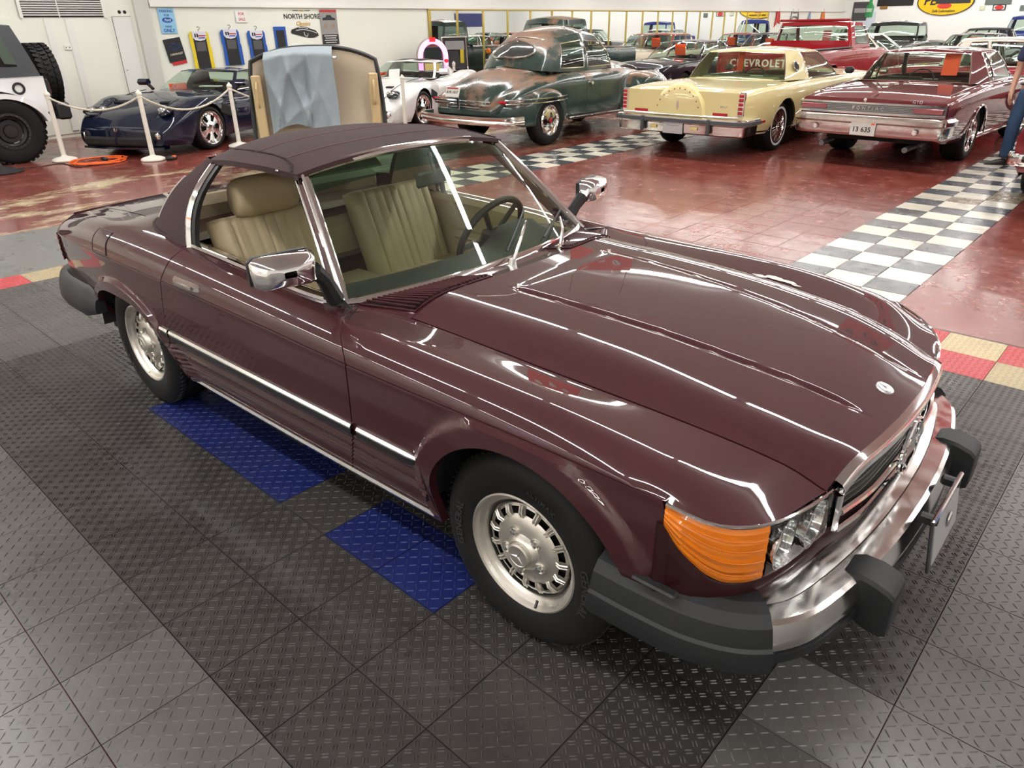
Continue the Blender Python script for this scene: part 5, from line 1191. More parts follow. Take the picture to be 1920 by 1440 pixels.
# ================================================================= RUSTY DARK GREEN COUPE
def rust_mat():
    m, nt, b = nodes_of('rusty_green_paint'); tc = nt.nodes.new('ShaderNodeTexCoord'); P = tc.outputs['Object']; ge = nt.nodes.new('ShaderNodeNewGeometry'); sx = N(nt, 'ShaderNodeSeparateXYZ'); nt.links.new(ge.outputs['Normal'], sx.inputs[0])
    n1 = noise(nt, P, 1.7, 6, .6); ad = N(nt, 'ShaderNodeMath', operation='MULTIPLY_ADD'); ad.inputs[1].default_value = .30; nt.links.new(sx.outputs[2], ad.inputs[0]); nt.links.new(n1, ad.inputs[2])
    f = ramp(nt, ad.outputs[0], [(.68, 0.0), (.80, 1.0)]); c = mixc(nt, noise(nt, P, 6, 5), (.016, .034, .030), (.035, .062, .055)); ru = mixc(nt, noise(nt, P, 12, 6, .7), (.10, .045, .022), (.24, .13, .07))
    nt.links.new(mixc(nt, f, c, ru), b.inputs['Base Color']); nt.links.new(ramp(nt, f, [(0, .18), (1, .5)]), b.inputs['Roughness']); b.inputs['Coat Weight'].default_value = .5; b.inputs['Coat Roughness'].default_value = .12
    return m
RUST = rust_mat()
t = thing('rusty_coupe', 'dark green rounded coupe with rusty roof and boot lid', 'car', (-7.42, 7.28, FZ), R(90))
B = Body(-1.02, 3.55, [(-1.02, .58), (-.9, .70), (-.6, .80), (0, .855), (1.2, .87), (2.0, .82), (2.6, .62), (3.2, .45), (3.55, .36)], [(-1.02, .50), (-.8, .40), (0, .36), (2.4, .36), (3.55, .5)], [(-1.02, .58), (-.95, .68), (-.8, .79), (-.5, .89), (0, .99), (.6, 1.03), (2.0, 1.03), (3.0, .98), (3.4, .90), (3.55, .8)], [(-1.02, .62), (-.95, .78), (-.8, .92), (-.5, 1.05), (0, 1.15), (.4, 1.19), (2.2, 1.16), (3.0, 1.10), (3.4, 1.0), (3.55, .85)], (0, 2.9), (.36, .36), tuck=.05, sh=.22, rnd=.03, az=.34)
build_body(t, B, RUST, (.98, 1.95), (.25, 2.0))
gpt = greenhouse(t, [(2.18, 0, 1.13, 1.72, 0, 1.60), (1.98, .60, 1.08, 1.62, .50, 1.56), (1.93, .66, 1.05, 1.58, .53, 1.55), (1.12, .76, 1.04, 1.10, .575, 1.60), (1.02, .76, 1.04, 1.03, .575, 1.60), (.42, .74, 1.05, .62, .55, 1.545), (.06, .60, 1.08, .46, .46, 1.50), (-.12, 0, 1.15, .34, 0, 1.545)], 'gpgpgpp', RUST, zroof=[(.3, 1.54), (.6, 1.645), (1.1, 1.71), (1.5, 1.67), (1.75, 1.61)], trim=.009, vb=.10, vt=.80, bulge=.06, bow=(.1, .1))
def _ov(a, k=1, o=.012):
    fy = .74*k*math.cos(a); p = np.array(gpt(6, 1-abs(fy), .56+.30*k*math.sin(a))); p[1] = math.copysign(p[1], fy); return p+np.array([-o, 0, o*.7])
rim = [tuple(_ov(a)) for a in np.linspace(0, 2*math.pi, 37)[:-1]]
b = MB(); b.grid([[tuple(_ov(a, k)) for k in (1, .75, .5, .25, .02)] for a in np.linspace(0, 2*math.pi, 37)[:-1]], cu=True); ow = b.build('rear_window', mat('dark_reflecting_pane', (.03, .035, .035), .03, coat=1), t, fix=True)
b = MB(); b.tube(rim, .014, 8, closed=True); b.build('window_trim', CHROME_D, ow)
cabin(t, .3, 2.0, .62, 1.0, m=mat('brown_cloth', (.09, .07, .05), .9), wheel=1, zf=.42)
add_wheels(t, (0, 2.9), .88, .375, .20, 'steel')
# separate bulging fenders
def pontoon(root, name, xs, prof_w, prof_top, y0, zlow, ax, ar, az, m):
    for sg in (-1, 1):
        P = []; b = MB()
        for x in xs:
            w_, zt = float(kn(*prof_w)(x)), float(kn(*prof_top)(x)); zl = float(kn(*zlow)(x)); dx = (x-ax)/ar
            if abs(dx) < 1: zl = max(zl, az+ar*math.sqrt(1-dx*dx))
            zl = min(zl, zt-.03); h = zt-zl; row = [(y0, zt-.02), (y0+w_*.35, zt), (y0+w_*.72, zt-.10*h-.01), (y0+w_*.95, zt-.35*h), (y0+w_, zt-.62*h), (y0+w_*.97, zl), (y0+w_*.85, zl)]
            c = crom(np.array(row), np.linspace(0, 6, 19)); P.append([(x, sg*p[0], p[1]) for p in c])
        b.grid(P, flip=sg > 0); k = len(P[0]); b.f += [tuple(range(k)), tuple(range(len(b.v)-k, len(b.v)))[::-1]]; b.mi += [0, 0]; b.build(name, m, root, ang=45, fix=True)
xs = sorted(set(list(np.linspace(-.95, .62, 20))+[.36*math.cos(a) for a in np.linspace(0, math.pi, 21)]))
pontoon(t, 'rear_fender', xs, [(-.95, .06), (-.8, .22), (-.4, .33), (0, .36), (.4, .30), (.55, .20), (.62, .10)], [(-.95, .55), (-.85, .70), (-.5, .83), (-.1, .875), (.3, .82), (.55, .70), (.62, .60)], .585, [(-.95, .50), (-.6, .34), (.5, .34), (.62, .40)], 0, .36, .34, RUST)
xs = sorted(set(list(np.linspace(2.05, 3.75, 22))+[2.9+.37*math.cos(a) for a in np.linspace(0, math.pi, 21)]))
pontoon(t, 'front_fender_pod', xs, [(2.05, .08), (2.3, .26), (2.9, .42), (3.4, .40), (3.65, .28), (3.75, .12)], [(2.05, .62), (2.3, .82), (2.8, .96), (3.3, .95), (3.6, .82), (3.75, .66)], .52, [(2.05, .42), (2.4, .36), (3.4, .38), (3.75, .50)], 2.9, .37, .34, RUST)
path = [(x, y) for x, y, z in smooth_path([(-.75, 1.0, 0), (-.98, .96, 0), (-1.12, .80, 0), (-1.20, .4, 0), (-1.22, 0, 0), (-1.20, -.4, 0), (-1.12, -.80, 0), (-.98, -.96, 0), (-.75, -1.0, 0)], 5)]
bar_loft(t, 'rear_bumper', path, [(-.015, .50), (.01, .505), (.03, .485), (.02, .455), (.032, .44), (.035, .41), (.02, .385), (-.015, .38)], CHROME_D)
for sg in (-1, 1):
    b = MB(); b.tube([(-.80, sg*.45, .42), (-1.18, sg*.45, .44)], .025, 8); b.build('bumper_arm', BLACK, t)
    for z in (.66, .715):
        b = MB(); b.tube([(x, sg*(.60+float(kn((-.95, .02), (-.8, .20), (-.4, .325), (0, .355), (.4, .30), (.56, .20))(x))), z) for x in np.linspace(-.86, .50, 16)], .010, 6); b.build('fender_strip', CHROME, t)
    b = MB(); b.rbox((-.90, sg*.72, .69), (.05, .15, .045), .015); b.build('tail_lamp', RED_LENS, t)
    b = MB(); b.tube([(x, sg*.885, .36) for x in np.linspace(.5, 2.35, 10)], .022, 6); b.build('running_board_trim', CHROME_D, t)
    b = MB(); b.lathe([(.03, 0), (.028, .05), (0, .055)], 10, 'y'); b.xf(Matrix.Translation((1.08, sg*.86, .86)) @ Matrix.Diagonal((1, sg, 1, 1))); b.build('door_handle', CHROME, t, fix=True)
for z in (.655, .70): b = MB(); b.tube([(-1.04-.06*(1-(y/.6)**2), y, z) for y in np.linspace(-.60, .60, 13)], .012, 6); b.build('tail_strip', CHROME, t)
b = MB(); b.rbox((-1.12, 0, .67), (.02, .05, .18), .01); b.build('boot_handle', CHROME, t)
b = MB(); b.rbox((-1.115, .12, .82), (.012, .30, .15), .004, Matrix.Rotation(R(18), 3, 'Y')); p_ = b.build('number_plate', mat('plate_white', (0, 0, 0)), t)
M = Matrix.Translation((-1.124, .12, .818)) @ Matrix.Rotation(R(18), 4, 'Y') @ frame((0, -1, 0), (0, 0, 1))
tx = text_mb('AYK-1017', .058, .002, .0006); tx.xf(M); tx.build('plate_digits', mat('plate_black_ink', (0, 0, 0)), p_, smooth=False)
b = MB(); b.box((-.018, .0, .055), (.002, .24, .022)); b.xf(Matrix.Translation((-1.108, .12, .818)) @ Matrix.Rotation(R(18), 4, 'Y')); b.build('plate_heading', mat('plate_red_ink', (.35, .03, .03), .5), p_, smooth=False)
# ================================================================= TWO LOW SPORTS CARS
def sports(name, label, loc, rz, pm, stripes=None):
    t = thing(name, label, 'car', loc, rz)
    B = Body(-3.25, .92, [(-3.25, .80), (-2.9, .93), (-2.3, .975), (-1.5, .90), (-.9, .90), (-.3, .955), (0, .965), (.4, .93), (.7, .86), (.92, .74)], [(-3.25, .35), (-2.9, .2), (-2, .16), (0, .16), (.5, .15), (.92, .17)], [(-3.25, .80), (-2.9, .87), (-2.4, .89), (-1.6, .80), (-.9, .77), (-.4, .80), (0, .80), (.4, .70), (.7, .56), (.92, .40)], [(-3.25, .80), (-2.6, .86), (-1.6, .82), (-1.0, .84), (-.4, .83), (0, .79), (.4, .71), (.7, .60), (.92, .44)], (-2.45, 0), (.37, .365), tuck=.06, sh=.20, rnd=.10, az=.33)
    build_body(t, B, pm, (-1.75, -.80), (-2.25, -.85))
    greenhouse(t, [(-.72, 0, .84, -1.35, 0, 1.115), (-.98, .70, .80, -1.46, .52, 1.09), (-1.04, .73, .80, -1.50, .56, 1.085), (-1.78, .74, .82, -1.86, .55, 1.09), (-1.80, .74, .82, -1.88, .55, 1.09), (-2.0, .72, .84, -1.98, .53, 1.08), (-2.35, .60, .86, -2.12, .45, 1.06), (-2.45, 0, .865, -2.16, 0, 1.075)], 'gpgpppg', pm, zroof=[(-2.2, 1.09), (-1.7, 1.13), (-1.3, 1.12)], vt=.94)
    cabin(t, -2.2, -.95, .66, .76, bench=False, wheel=1, zf=.22, m=mat('dark_tan_leather', (.06, .035, .025), .5))
    add_wheels(t, (-2.45, 0), .915, .33, .30, 'low', R(-8))
    b = MB(); b.rbox((1.0, 0, .235), (.10, 1.2, .13), .03); b.build('mouth_intake', DARK, t)
    b = MB(); b.rbox((.99, 0, .245), (.14, .05, .10), .01); b.build('intake_bar', pm, t)
    b = MB(); b.grid([[(.84+.14*(1-(y/.95)**2)+o, y, z) for o, z in ((-.1, .17), (.03, .15), (.03, .12), (-.1, .115))] for y in np.linspace(-.72, .72, 21)], cv=True); b.build('front_splitter', BLACK if stripes else pm, t, fix=True)
    for sg in (-1, 1):
        EL = [(0, 1), (.38, .92), (.71, .71), (.92, .38), (1, 0), (.92, -.38), (.71, -.71), (0, -1)]; hc_ = Matrix.Translation((.60, sg*.60, float(B.zs(.60))+.005)) @ Matrix.Rotation(sg*R(-38), 4, 'Z') @ Matrix.Rotation(R(26), 4, 'Y')
        b = MB(); b.lathe(EL, 20); b.xf(hc_ @ Matrix.Diagonal((.12, .22, .055, 1))); hl = b.build('headlamp_bowl', mat('headlamp_dark_bowl', (.06, .065, .07), .15, .7), t, fix=True)
        for q_ in (-.08, .07): b = MB(); b.lathe(EL, 14); b.xf(hc_ @ Matrix.Translation((.02, q_, .035)) @ Matrix.Diagonal((.055, .06, .035, 1))); b.build('headlamp', REFLECTOR, hl, fix=True)
        b = MB(); b.lathe(EL, 16); b.xf(Matrix.Translation((.90, sg*.64, .31)) @ Matrix.Rotation(sg*R(30), 4, 'Z') @ Matrix.Diagonal((.05, .16, .085, 1))); b.build('brake_intake', DARK, t, fix=True)
        b = MB(); b.tube([(x, sg*(.50+.10*(.8-x)), float(B.zc(x))+.004) for x in (-.6, -.2, .2, .5, .75)], .006, 5); b.build('bonnet_gap', BLACK, t)
        b = MB(); b.lathe([(0, .03), (.04, .02), (.05, 0)], 16, 'x', (.945, sg*.66, .31)); b.build('fog_lamp', REFLECTOR, t, fix=True)
        b = MB(); b.rbox((.62, sg*.865, .43), (.06, .02, .03), .008); b.build('side_marker', AMBER_LENS, t)
        b = MB(); P = [[(-.98+dx, sg*(.96+y), .93+z) for dx, z in ((-.06, 0), (-.03, .055), (.03, .05), (.07, 0), (.03, -.045), (-.03, -.045))] for y in (-.09, -.04, .04, .09)]; b.grid(P, cv=True); b.f += [tuple(range(6)), tuple(range(18, 24))[::-1]]; b.mi += [0, 0]; mo = b.build('door_mirror', pm, t, fix=True, ang=60)
        b = MB(); b.tube([(-.98, sg*.80, .82), (-.98, sg*.90, .91)], .03, 6); b.build('mirror_foot', BLACK, mo)
        b = MB(); b.rbox((-.45, sg*.945, .55), (.30, .03, .16), .02, Matrix.Rotation(R(-20), 3, 'Y')); b.build('side_vent', DARK, t)
    for y in (-.42, .42): b = MB(); b.rbox((.28, y, float(B.zc(.28))-.01), (.20, .14, .03), .01); b.build('bonnet_scoop', DARK, t)
    b = MB(); b.lathe([(0, .012), (.03, .010), (.034, 0)], 16, 'x', (1.01, 0, .40)); b.build('nose_badge', CHROME, t, fix=True)
    if stripes:
        for y0 in (-.30, .10):
            b = MB(); b.grid([[(x, y, 1.118+.014*(1-(y/.5)**2)-.18*max(0, -1.95-x)**1.0+.004-.06*(x+1.7)**2) for y in np.linspace(y0, y0+.20, 4)] for x in np.linspace(-1.38, -2.10, 10)]); b.build('roof_stripe', stripes, t, fix=True)
    return t, B
NAVY = mat('navy_paint', (.003, .006, .022), .6, 0, 1, .012, spec=.1)
v1, Bv = sports('sports_car', 'low dark navy sports car behind the rope barrier by the panelled wall', (-11.40, 3.30, FZ), R(-62), NAVY)
card(v1, (-1.05, -.35, .86), (.30, .10), R(60))
b = MB(); b.rbox((-1.12, .25, .86), (.12, .40, .02), .008); b.build('paper_sheet', WHITE, v1)
v2, _b = sports('sports_car', 'low white sports car with black roof stripes behind the propped hardtop', (-10.75, 7.25, FZ), R(-66), mat('pearl_white_paint', (.72, .73, .72), .35, 0, 1, .02), BLACK)
card(v2, (-.62, .05, .90), (.28, .18), R(70), WHITE); card(v2, (-1.0, -.4, .88), (.2, .06), R(60))
# ================================================================= WHITE OFF-ROADER
t = thing('off_roader', 'white boxy off roader with black hard top, cropped by the left edge', 'car', (-12.5, 1.22, FZ), R(-90))
JW = mat('jeep_white_paint', (.74, .75, .75), .4, 0, 1, .03); JT = mat('charcoal_hardtop', (.045, .05, .058), .55); FL = mat('flare_black', (.02, .02, .021), .5)
B = Body(-.66, 3.1, [(-.66, .76), (2.0, .76), (3.1, .70)], [(-.66, .72), (-.6, .62), (3.1, .58)], [(-.66, 1.15), (3.1, 1.13)], [(-.66, 1.15), (2.2, 1.15), (3.1, 1.16)], (0, 2.75), (.52, .52), tuck=.01, sh=.03, rnd=.01, az=.45, pz=.5)
build_body(t, B, JW, (.62, 1.62), (-.60, 1.9))
greenhouse(t, [(1.95, 0, 1.15, 1.72, 0, 1.80), (1.93, .70, 1.15, 1.70, .64, 1.80), (1.88, .735, 1.15, 1.66, .67, 1.80), (.68, .745, 1.15, .66, .67, 1.82), (.58, .745, 1.15, .58, .67, 1.82), (-.40, .745, 1.15, -.24, .67, 1.82), (-.64, .72, 1.15, -.44, .645, 1.82), (-.65, 0, 1.15, -.46, 0, 1.83)], 'gpgpgpg', JT, glass=GLASS_DK, zroof=[(-.7, 1.83), (.5, 1.86), (1.8, 1.82)], vb=.20, vt=.88, bulge=.01)
cabin(t, -.6, 1.9, .70, 1.1, zf=.6)
add_wheels(t, (0, 2.75), .93, .45, .30, 'truck')
for sg in (-1, 1):
    for ax in (0, 2.75):
        b = MB(); P = []
        for a in np.linspace(.22, math.pi-.22, 25):
            rr = .53; fl = 1+.12*abs(math.cos(a)); P.append([(ax+rr*fl*math.cos(a), sg*y, .45+rr*math.sin(a)*(.95)) for y in (.74,)]+[(ax+(rr+.0)*fl*math.cos(a), sg*.96, .45+rr*.95*math.sin(a)), (ax+(rr-.07)*fl*math.cos(a), sg*.97, .45+(rr-.07)*.95*math.sin(a)), (ax+(rr-.07)*fl*math.cos(a), sg*.74, .45+(rr-.07)*.95*math.sin(a))])
        b.grid(P, cv=True); b.build('wheel_flare', JW if ax == 0 else FL, t, fix=True, ang=40)
    b = MB(); b.rbox((-.69, sg*.70, .98), (.05, .14, .26), .02); tl = b.build('tail_lamp_housing', BLACK, t); b = MB(); b.rbox((-.715, sg*.70, .98), (.02, .08, .16), .01); b.build('tail_lamp', RED_LENS, tl)
b = MB(); b.rbox((-.80, 0, .66), (.18, 1.70, .24), .03); b.build('rear_bumper', BLACK, t)
b = MB(); b.lathe([(.085, 0), (.08, .012), (.055, .012), (.05, -.03), (0, -.03)], 24, 'y'); b.xf(Matrix.Translation((-.30, .764, 1.0))); b.build('fuel_cap_rim', BLACK, t, fix=True)
sp = sub_empty('spare_wheel', t, (-.98, .10, 1.12)); sp.rotation_euler = (0, 0, R(-90))
for nm, me in wheel_meshes('truck', .45, .30): o = obj(nm, me, None, sp); o.location = (0, 0.0, 0)
# ================================================================= RED PICKUP
t = thing('pickup_truck', 'bright red pickup truck parked behind the pale yellow coupe', 'truck', (-6.1, 15.1, FZ), R(90))
PR = mat('bright_red_paint', (.30, .006, .012), .6, 0, 1, .02, spec=.2)
B = Body(-1.55, 3.7, [(-1.55, .95), (0, .98), (2, .98), (3.4, .95), (3.7, .9)], [(-1.55, .50), (0, .45), (3.7, .5)], [(-1.55, 1.17), (1, 1.17), (3.0, 1.13), (3.7, 1.05)], [(-1.55, 1.15), (1, 1.15), (2.2, 1.20), (3.7, 1.08)], (0, 2.95), (.45, .45), tuck=.05, sh=.08, rnd=.03, az=.42)
build_body(t, B, PR, (1.25, 2.25), (-1.50, 2.4))
b = MB(); b.box((-.25, 0, .75), (2.4, 1.5, .04)); b.box((.93, 0, 1.05), (.05, 1.8, .55)); b.build('bed_floor', PR, t, smooth=False)
greenhouse(t, [(2.55, 0, 1.20, 2.1, 0, 1.70), (2.38, .82, 1.17, 1.98, .72, 1.68), (2.32, .88, 1.17, 1.93, .77, 1.675), (1.28, .90, 1.17, 1.28, .78, 1.69), (1.22, .90, 1.17, 1.22, .78, 1.69), (1.08, .90, 1.17, 1.10, .78, 1.69), (.98, .84, 1.17, 1.03, .72, 1.69), (.96, 0, 1.18, 1.0, 0, 1.71)], 'gpgpppg', PR, zroof=[(1, 1.71), (1.5, 1.755), (2.1, 1.71)], vb=.14, vt=.86, trim=.006, glass=GLASS)
b = MB(); b.rbox((1.02, 0, 1.735), (.10, 1.6, .05), .02); b.build('roof_visor', PR, t)
cabin(t, 1.0, 2.4, .82, 1.12, zf=.5, bench=False, wheel=1); card(t, (1.1, -.3, 1.40), (.18, .26), m=RED_LENS)
add_wheels(t, (0, 2.95), .92, .37, .22, 'steel')
for sg in (-1, 1): b = MB(); b.rbox((-.3, sg*.92, 1.19), (2.45, .12, .035), .012); b.build('bed_rail', BLACK, t)
b = MB(); b.rbox((-1.60, 0, .88), (.05, 1.7, .50), .02); tg = b.build('tailgate', PR, t)
tx = text_mb('CHEVROLET', .20, .004, .004, space=1.15); tx.xf(frame((0, -1, 0), (0, 0, 1), (-1.630, 0, .95))); tx.build('tailgate_lettering', WHITE, tg, smooth=False)
b = MB(); b.rbox((-1.72, 0, .55), (.12, 1.8, .16), .03); b.build('rear_bumper', CHROME, t)
# ================================================================= ROPE BARRIER
IVORY = mat('ivory_plastic', (.72, .70, .62), .45); ROPE = mat('cream_rope', (.60, .56, .46), .9, bump=.5, bscale=150)
def stanchion(x, y, label):
    t = thing('rope_stanchion', label, 'stanchion', (x, y, FZ), 0, 'white rope stanchions')
    b = MB(); b.lathe([(0, 0), (.165, 0), (.175, .012), (.165, .032), (.12, .05), (.045, .068), (.036, .085)], 32); b.build('stanchion_base', IVORY, t)
    b = MB(); b.lathe([(.034, .06), (.031, .86)], 20); b.build('stanchion_post', IVORY, t)
    b = MB(); b.lathe([(.031, .86), (.040, .865), (.040, .885), (.028, .892), (.040, .905), (.043, .925), (.034, .945), (.018, .958), (.010, .975), (0, .98)], 20); b.build('stanchion_finial', IVORY, t)
    return t
ST = [(-11.33, 1.74, 'white rope stanchion beside the big off road tyre'), (-10.28, 2.60, 'white rope stanchion standing before the nose of the dark navy sports car'), (-10.52, 4.12, 'white rope stanchion by the front wheel of the dark navy sports car'), (-9.6, 6.9, 'white rope stanchion in front of the white sports car'), (-12.62, 10.62, 'white rope stanchion at the tail of the white sports car, left of two'), (-12.72, 11.12, 'white rope stanchion next to the jukebox board, right of two')]
for s_ in ST: stanchion(*s_)
def rope(a, c, sag, label, h=.865):
    a, c = Vector((a[0], a[1], h+FZ)), Vector((c[0], c[1], h+FZ)); d = (c-a).normalized(); a = a+d*.04; c = c-d*.04; pts = []
    for i in range(25): f = i/24; p = a.lerp(c, f); p.z -= sag*4*f*(1-f); pts.append(p)
    b = MB(); b.tube(pts, .014, 8)
    # second twisted strand
    tw = [p+Vector((.008*math.cos(i*1.1), 0, .008*math.sin(i*1.1))) for i, p in enumerate([a.lerp(c, f)-Vector((0, 0, sag*4*f*(1-f))) for f in np.linspace(0, 1, 97)])]
    o = b.build('barrier_rope', ROPE); tag(o, label, 'rope', 'ropes of the barrier'); b = MB(); b.tube(tw, .009, 5); b.build('rope_strand', ROPE, o)
rope(ST[0], ST[1], .16, 'cream rope hung from the off roader stanchion across the navy car nose')
rope(ST[1], ST[2], .22, 'cream rope hung past the headlamp of the navy sports car')
rope(ST[2], (-10.2, 6.0, 0), .25, 'cream rope running behind the propped hardtop from the navy car wheel')
# ================================================================= HARDTOP ON ITS STAND WITH A CLOTH
HB = mat('hardtop_lining', (.46, .39, .29), .85, bump=.1, bscale=300)
hc = at_z(604, 250, .60); hx, hy = hc.x, hc.y
vx = Vector((CAMP.x-hx, CAMP.y-hy, 0)).normalized(); ang = math.atan2(vx.y, vx.x)
# distance chosen so the roof is its true 1.36 m wide
dirv = Vector((hx-CAMP.x, hy-CAMP.y, 0)).normalized(); pos = Vector((CAMP.x, CAMP.y, FZ))+dirv*8.5
t = thing('removable_hardtop', 'removable car hardtop stood on end on a trolley, beige lining towards us', 'hardtop', pos, ang+R(-4))
# local: +x towards viewer, y left-right, z up
def ht(u, v):
    """u -1..1 across, v 0 bottom .. 1 top"""
    wd = .69-.05*v**3; top_ = 1.545-.13*abs(u)**2.6; z = .50+(top_-.50)*v; x = -.16*(1-abs(u)**3)*(.5+.5*math.sin(math.pi*min(1, v+.15)))-.12*(v-.5)
    return Vector((x, u*wd, z))
b = MB(); b.grid([[ht(u, v) for v in np.linspace(0, 1, 21)] for u in np.linspace(-1, 1, 29)]); b.build('hardtop_lining', HB, t)
b = MB(); b.grid([[ht(u, v)-Vector((.05, 0, 0)) for v in np.linspace(0, 1, 13)] for u in np.linspace(-1.02, 1.02, 21)], flip=True); b.build('hardtop_shell', MAROON, t)
rim = [ht(-1, v) for v in np.linspace(0, 1, 15)]+[ht(u, 1) for u in np.linspace(-1, 1, 21)][1:]+[ht(1, v) for v in np.linspace(1, 0, 15)][1:]
b = MB(); b.tube(rim, .022, 8); b.build('edge_seal', BLACK, t)
for sg in (-1, 1):
    b = MB(); b.rbox((.03, sg*.60, .90), (.03, .10, .78), .012); gp = b.build('grab_panel', mat('tan_plastic', (.50, .38, .20), .5), t)
    b = MB(); b.tube(smooth_path([(.04, sg*.60, .98), (.085, sg*.60, 1.02), (.09, sg*.60, 1.10), (.085, sg*.60, 1.18), (.04, sg*.60, 1.22)], 4), .012, 8); b.build('grab_handle', mat('tan_plastic', (0, 0, 0)), gp)
    b = MB(); b.tube([(.02, sg*.45, .02), (.02, sg*.45, .55)], .02, 8); b.tube([(-.35, sg*.45, .05), (.35, sg*.45, .05)], .02, 8); b.build('trolley_leg', BLACK, t)
    for x in (-.33, .33): b = MB(); b.lathe([(.0, -.015), (.03, -.015), (.035, 0), (.03, .015), (0, .015)], 16, 'y', (x, sg*.45, .035)); b.build('castor', TIRE, t)
b = MB(); b.tube([(.02, -.5, .50), (.02, .5, .50)], .022, 8); b.build('trolley_bar', BLACK, t)
b = MB(); b.rbox((.0, .22, 1.44), (.05, .05, .03), .01); b.build('roof_latch', CHROME_D, t)
# grey cloth thrown over the top
CL = mat('grey_blue_cloth', (.27, .32, .35), .9, bump=.25, bscale=120, var=.12, vscale=8)
b = MB(); P = []
for i, s_ in enumerate(np.linspace(0, 1, 40)):
    row = []
    for j, v in enumerate(np.linspace(-.12, 1, 52)):
        # s_ across (image left to right), v<0 behind the edge, v from top edge down to hem
        y = (-.50+.70*s_)*(1+.10*v*(s_-.5))+.0; u = max(-1, min(1, y/.69)); tp = ht(u, 1)
        if v < 0: p = Vector((tp.x-.06*(-v/.12), y, tp.z+.015-.25*(-v)))
        else:
            L = (.80-.05*math.sin(s_*5)-.16*max(0, s_-.72)/.28*0); z = tp.z+.015-v*L; f_ = min(1, v*12); rg = lambda q: (1-abs(math.sin(q)))**2; fold = (.075*rg(s_*7+v*2.6)+.055*rg(s_*9.5-v*3.4+.8)+.05*rg(v*5.5+s_*4)*math.sin(math.pi*s_)-.05)*(.25+.75*min(1, v*2))*(1 if s_ < .62 else .35)
            p = Vector((max(ht(u, max(0, min(1, (z-.5)/(tp.z-.5)))).x+.02, tp.x*(1-f_)+.03*f_)+f_*(.03+fold), y-.02*v+.04*v*math.sin(v*2.5)*(s_-.3), z))
            if s_ > .62: p.x += .03*f_      # the folded flap on the right
        row.append(p)
    P.append(row)
b.grid(P); o = b.build('draped_cloth', CL, ang=80); o.matrix_world = Matrix.Translation(pos) @ Matrix.Rotation(ang+R(-4), 4, 'Z'); tag(o, 'crumpled grey blue cloth draped over the propped hardtop', 'cloth')
# ================================================================= WALL SIGNS AND MATS
def wallpt(px, py, off=.02): p = at_x(px, py, XW); p.x = XW+off; return p
def wall_sign(name, label, cat, y0, y1, z0, z1, m, tilt=0, th=.012, group=None, x=XW):
    t = thing(name, label, cat, (x+.02, (y0+y1)/2, (z0+z1)/2)); t.rotation_euler.x = R(tilt)
    if group: t['group'] = group
    b = MB(); b.rbox((0, 0, 0), (th, y1-y0, z1-z0), .004); b.build('panel', m, t); return t
def wtext(t, s_, size, y, z, m, bold=.001, x=.0075, nm='lettering', shear=0, space=1):
    tx = text_mb(s_, size, .001, bold, shear=shear, space=space); tx.xf(frame((0, 1, 0), (0, 0, 1), (x, y, z))); return tx.build(nm, m, t, smooth=False)
INKB = mat('sign_blue_ink', (.02, .08, .32), .5); INKK = mat('sign_black_ink', (.02, .02, .022), .5); INKR = mat('sign_red_ink', (.55, .03, .03), .5)
t = wall_sign('parking_sign', 'light blue parking sign with an oval badge on the white wall', 'sign', 4.86, 5.17, 1.66, 2.10, mat('sky_blue_sign', (.28, .56, .78), .4))
wtext(t, 'PARKING', .062, 0, .165, INKB); wtext(t, 'FOR', .055, 0, .095, INKB); wtext(t, 'FANS', .055, 0, -.10, INKB); wtext(t, 'ONLY', .082, 0, -.168, INKB, .002)
b = MB(); b.lathe([(0, .003), (.10, .003), (.104, 0)], 28, 'x'); b.xf(Matrix.Translation((.007, 0, .015)) @ Matrix.Diagonal((1, 1, .45, 1))); bd = b.build('oval_badge', mat('badge_blue', (.01, .10, .42), .3), t, fix=True)
wtext(t, 'Ford', .062, 0, .015, WHITE, .0008, .0115, shear=.25)
t = wall_sign('mud_flap', 'black square mud flap with a blue outlined cross emblem hanging on the wall', 'mud flap', 4.87, 5.22, 1.17, 1.58, BLACK, 8)
bt = [(-.13, -.028), (-.105, .02), (-.052, .02), (-.038, .048), (.052, .048), (.038, .02), (.13, .02), (.105, -.028), (.052, -.028), (.038, -.056), (-.052, -.056), (-.038, -.028)]
b = MB(); b.tube([(.009, y, z+.055) for y, z in bt], .006, 5, closed=True); b.build('emblem_outline', mat('emblem_blue', (.03, .06, .30), .5), t)
wtext(t, 'CHEVROLET', .047, .01, -.075, mat('cream_ink', (.7, .66, .5), .5))
b = MB(); b.rbox((0, .02, -.235), (.01, .30, .06), .004); b.build('red_flap_edge', INKR, t)
t = wall_sign('paper_notice', 'small white paper notice with red words on the wall above the hanging mats', 'notice', 6.44, 6.70, 1.84, 2.06, mat('paper_white', (.85, .85, .82), .7)); wtext(t, 'FOR', .07, 0, .05, INKR); wtext(t, 'SALE', .07, 0, -.05, INKR)
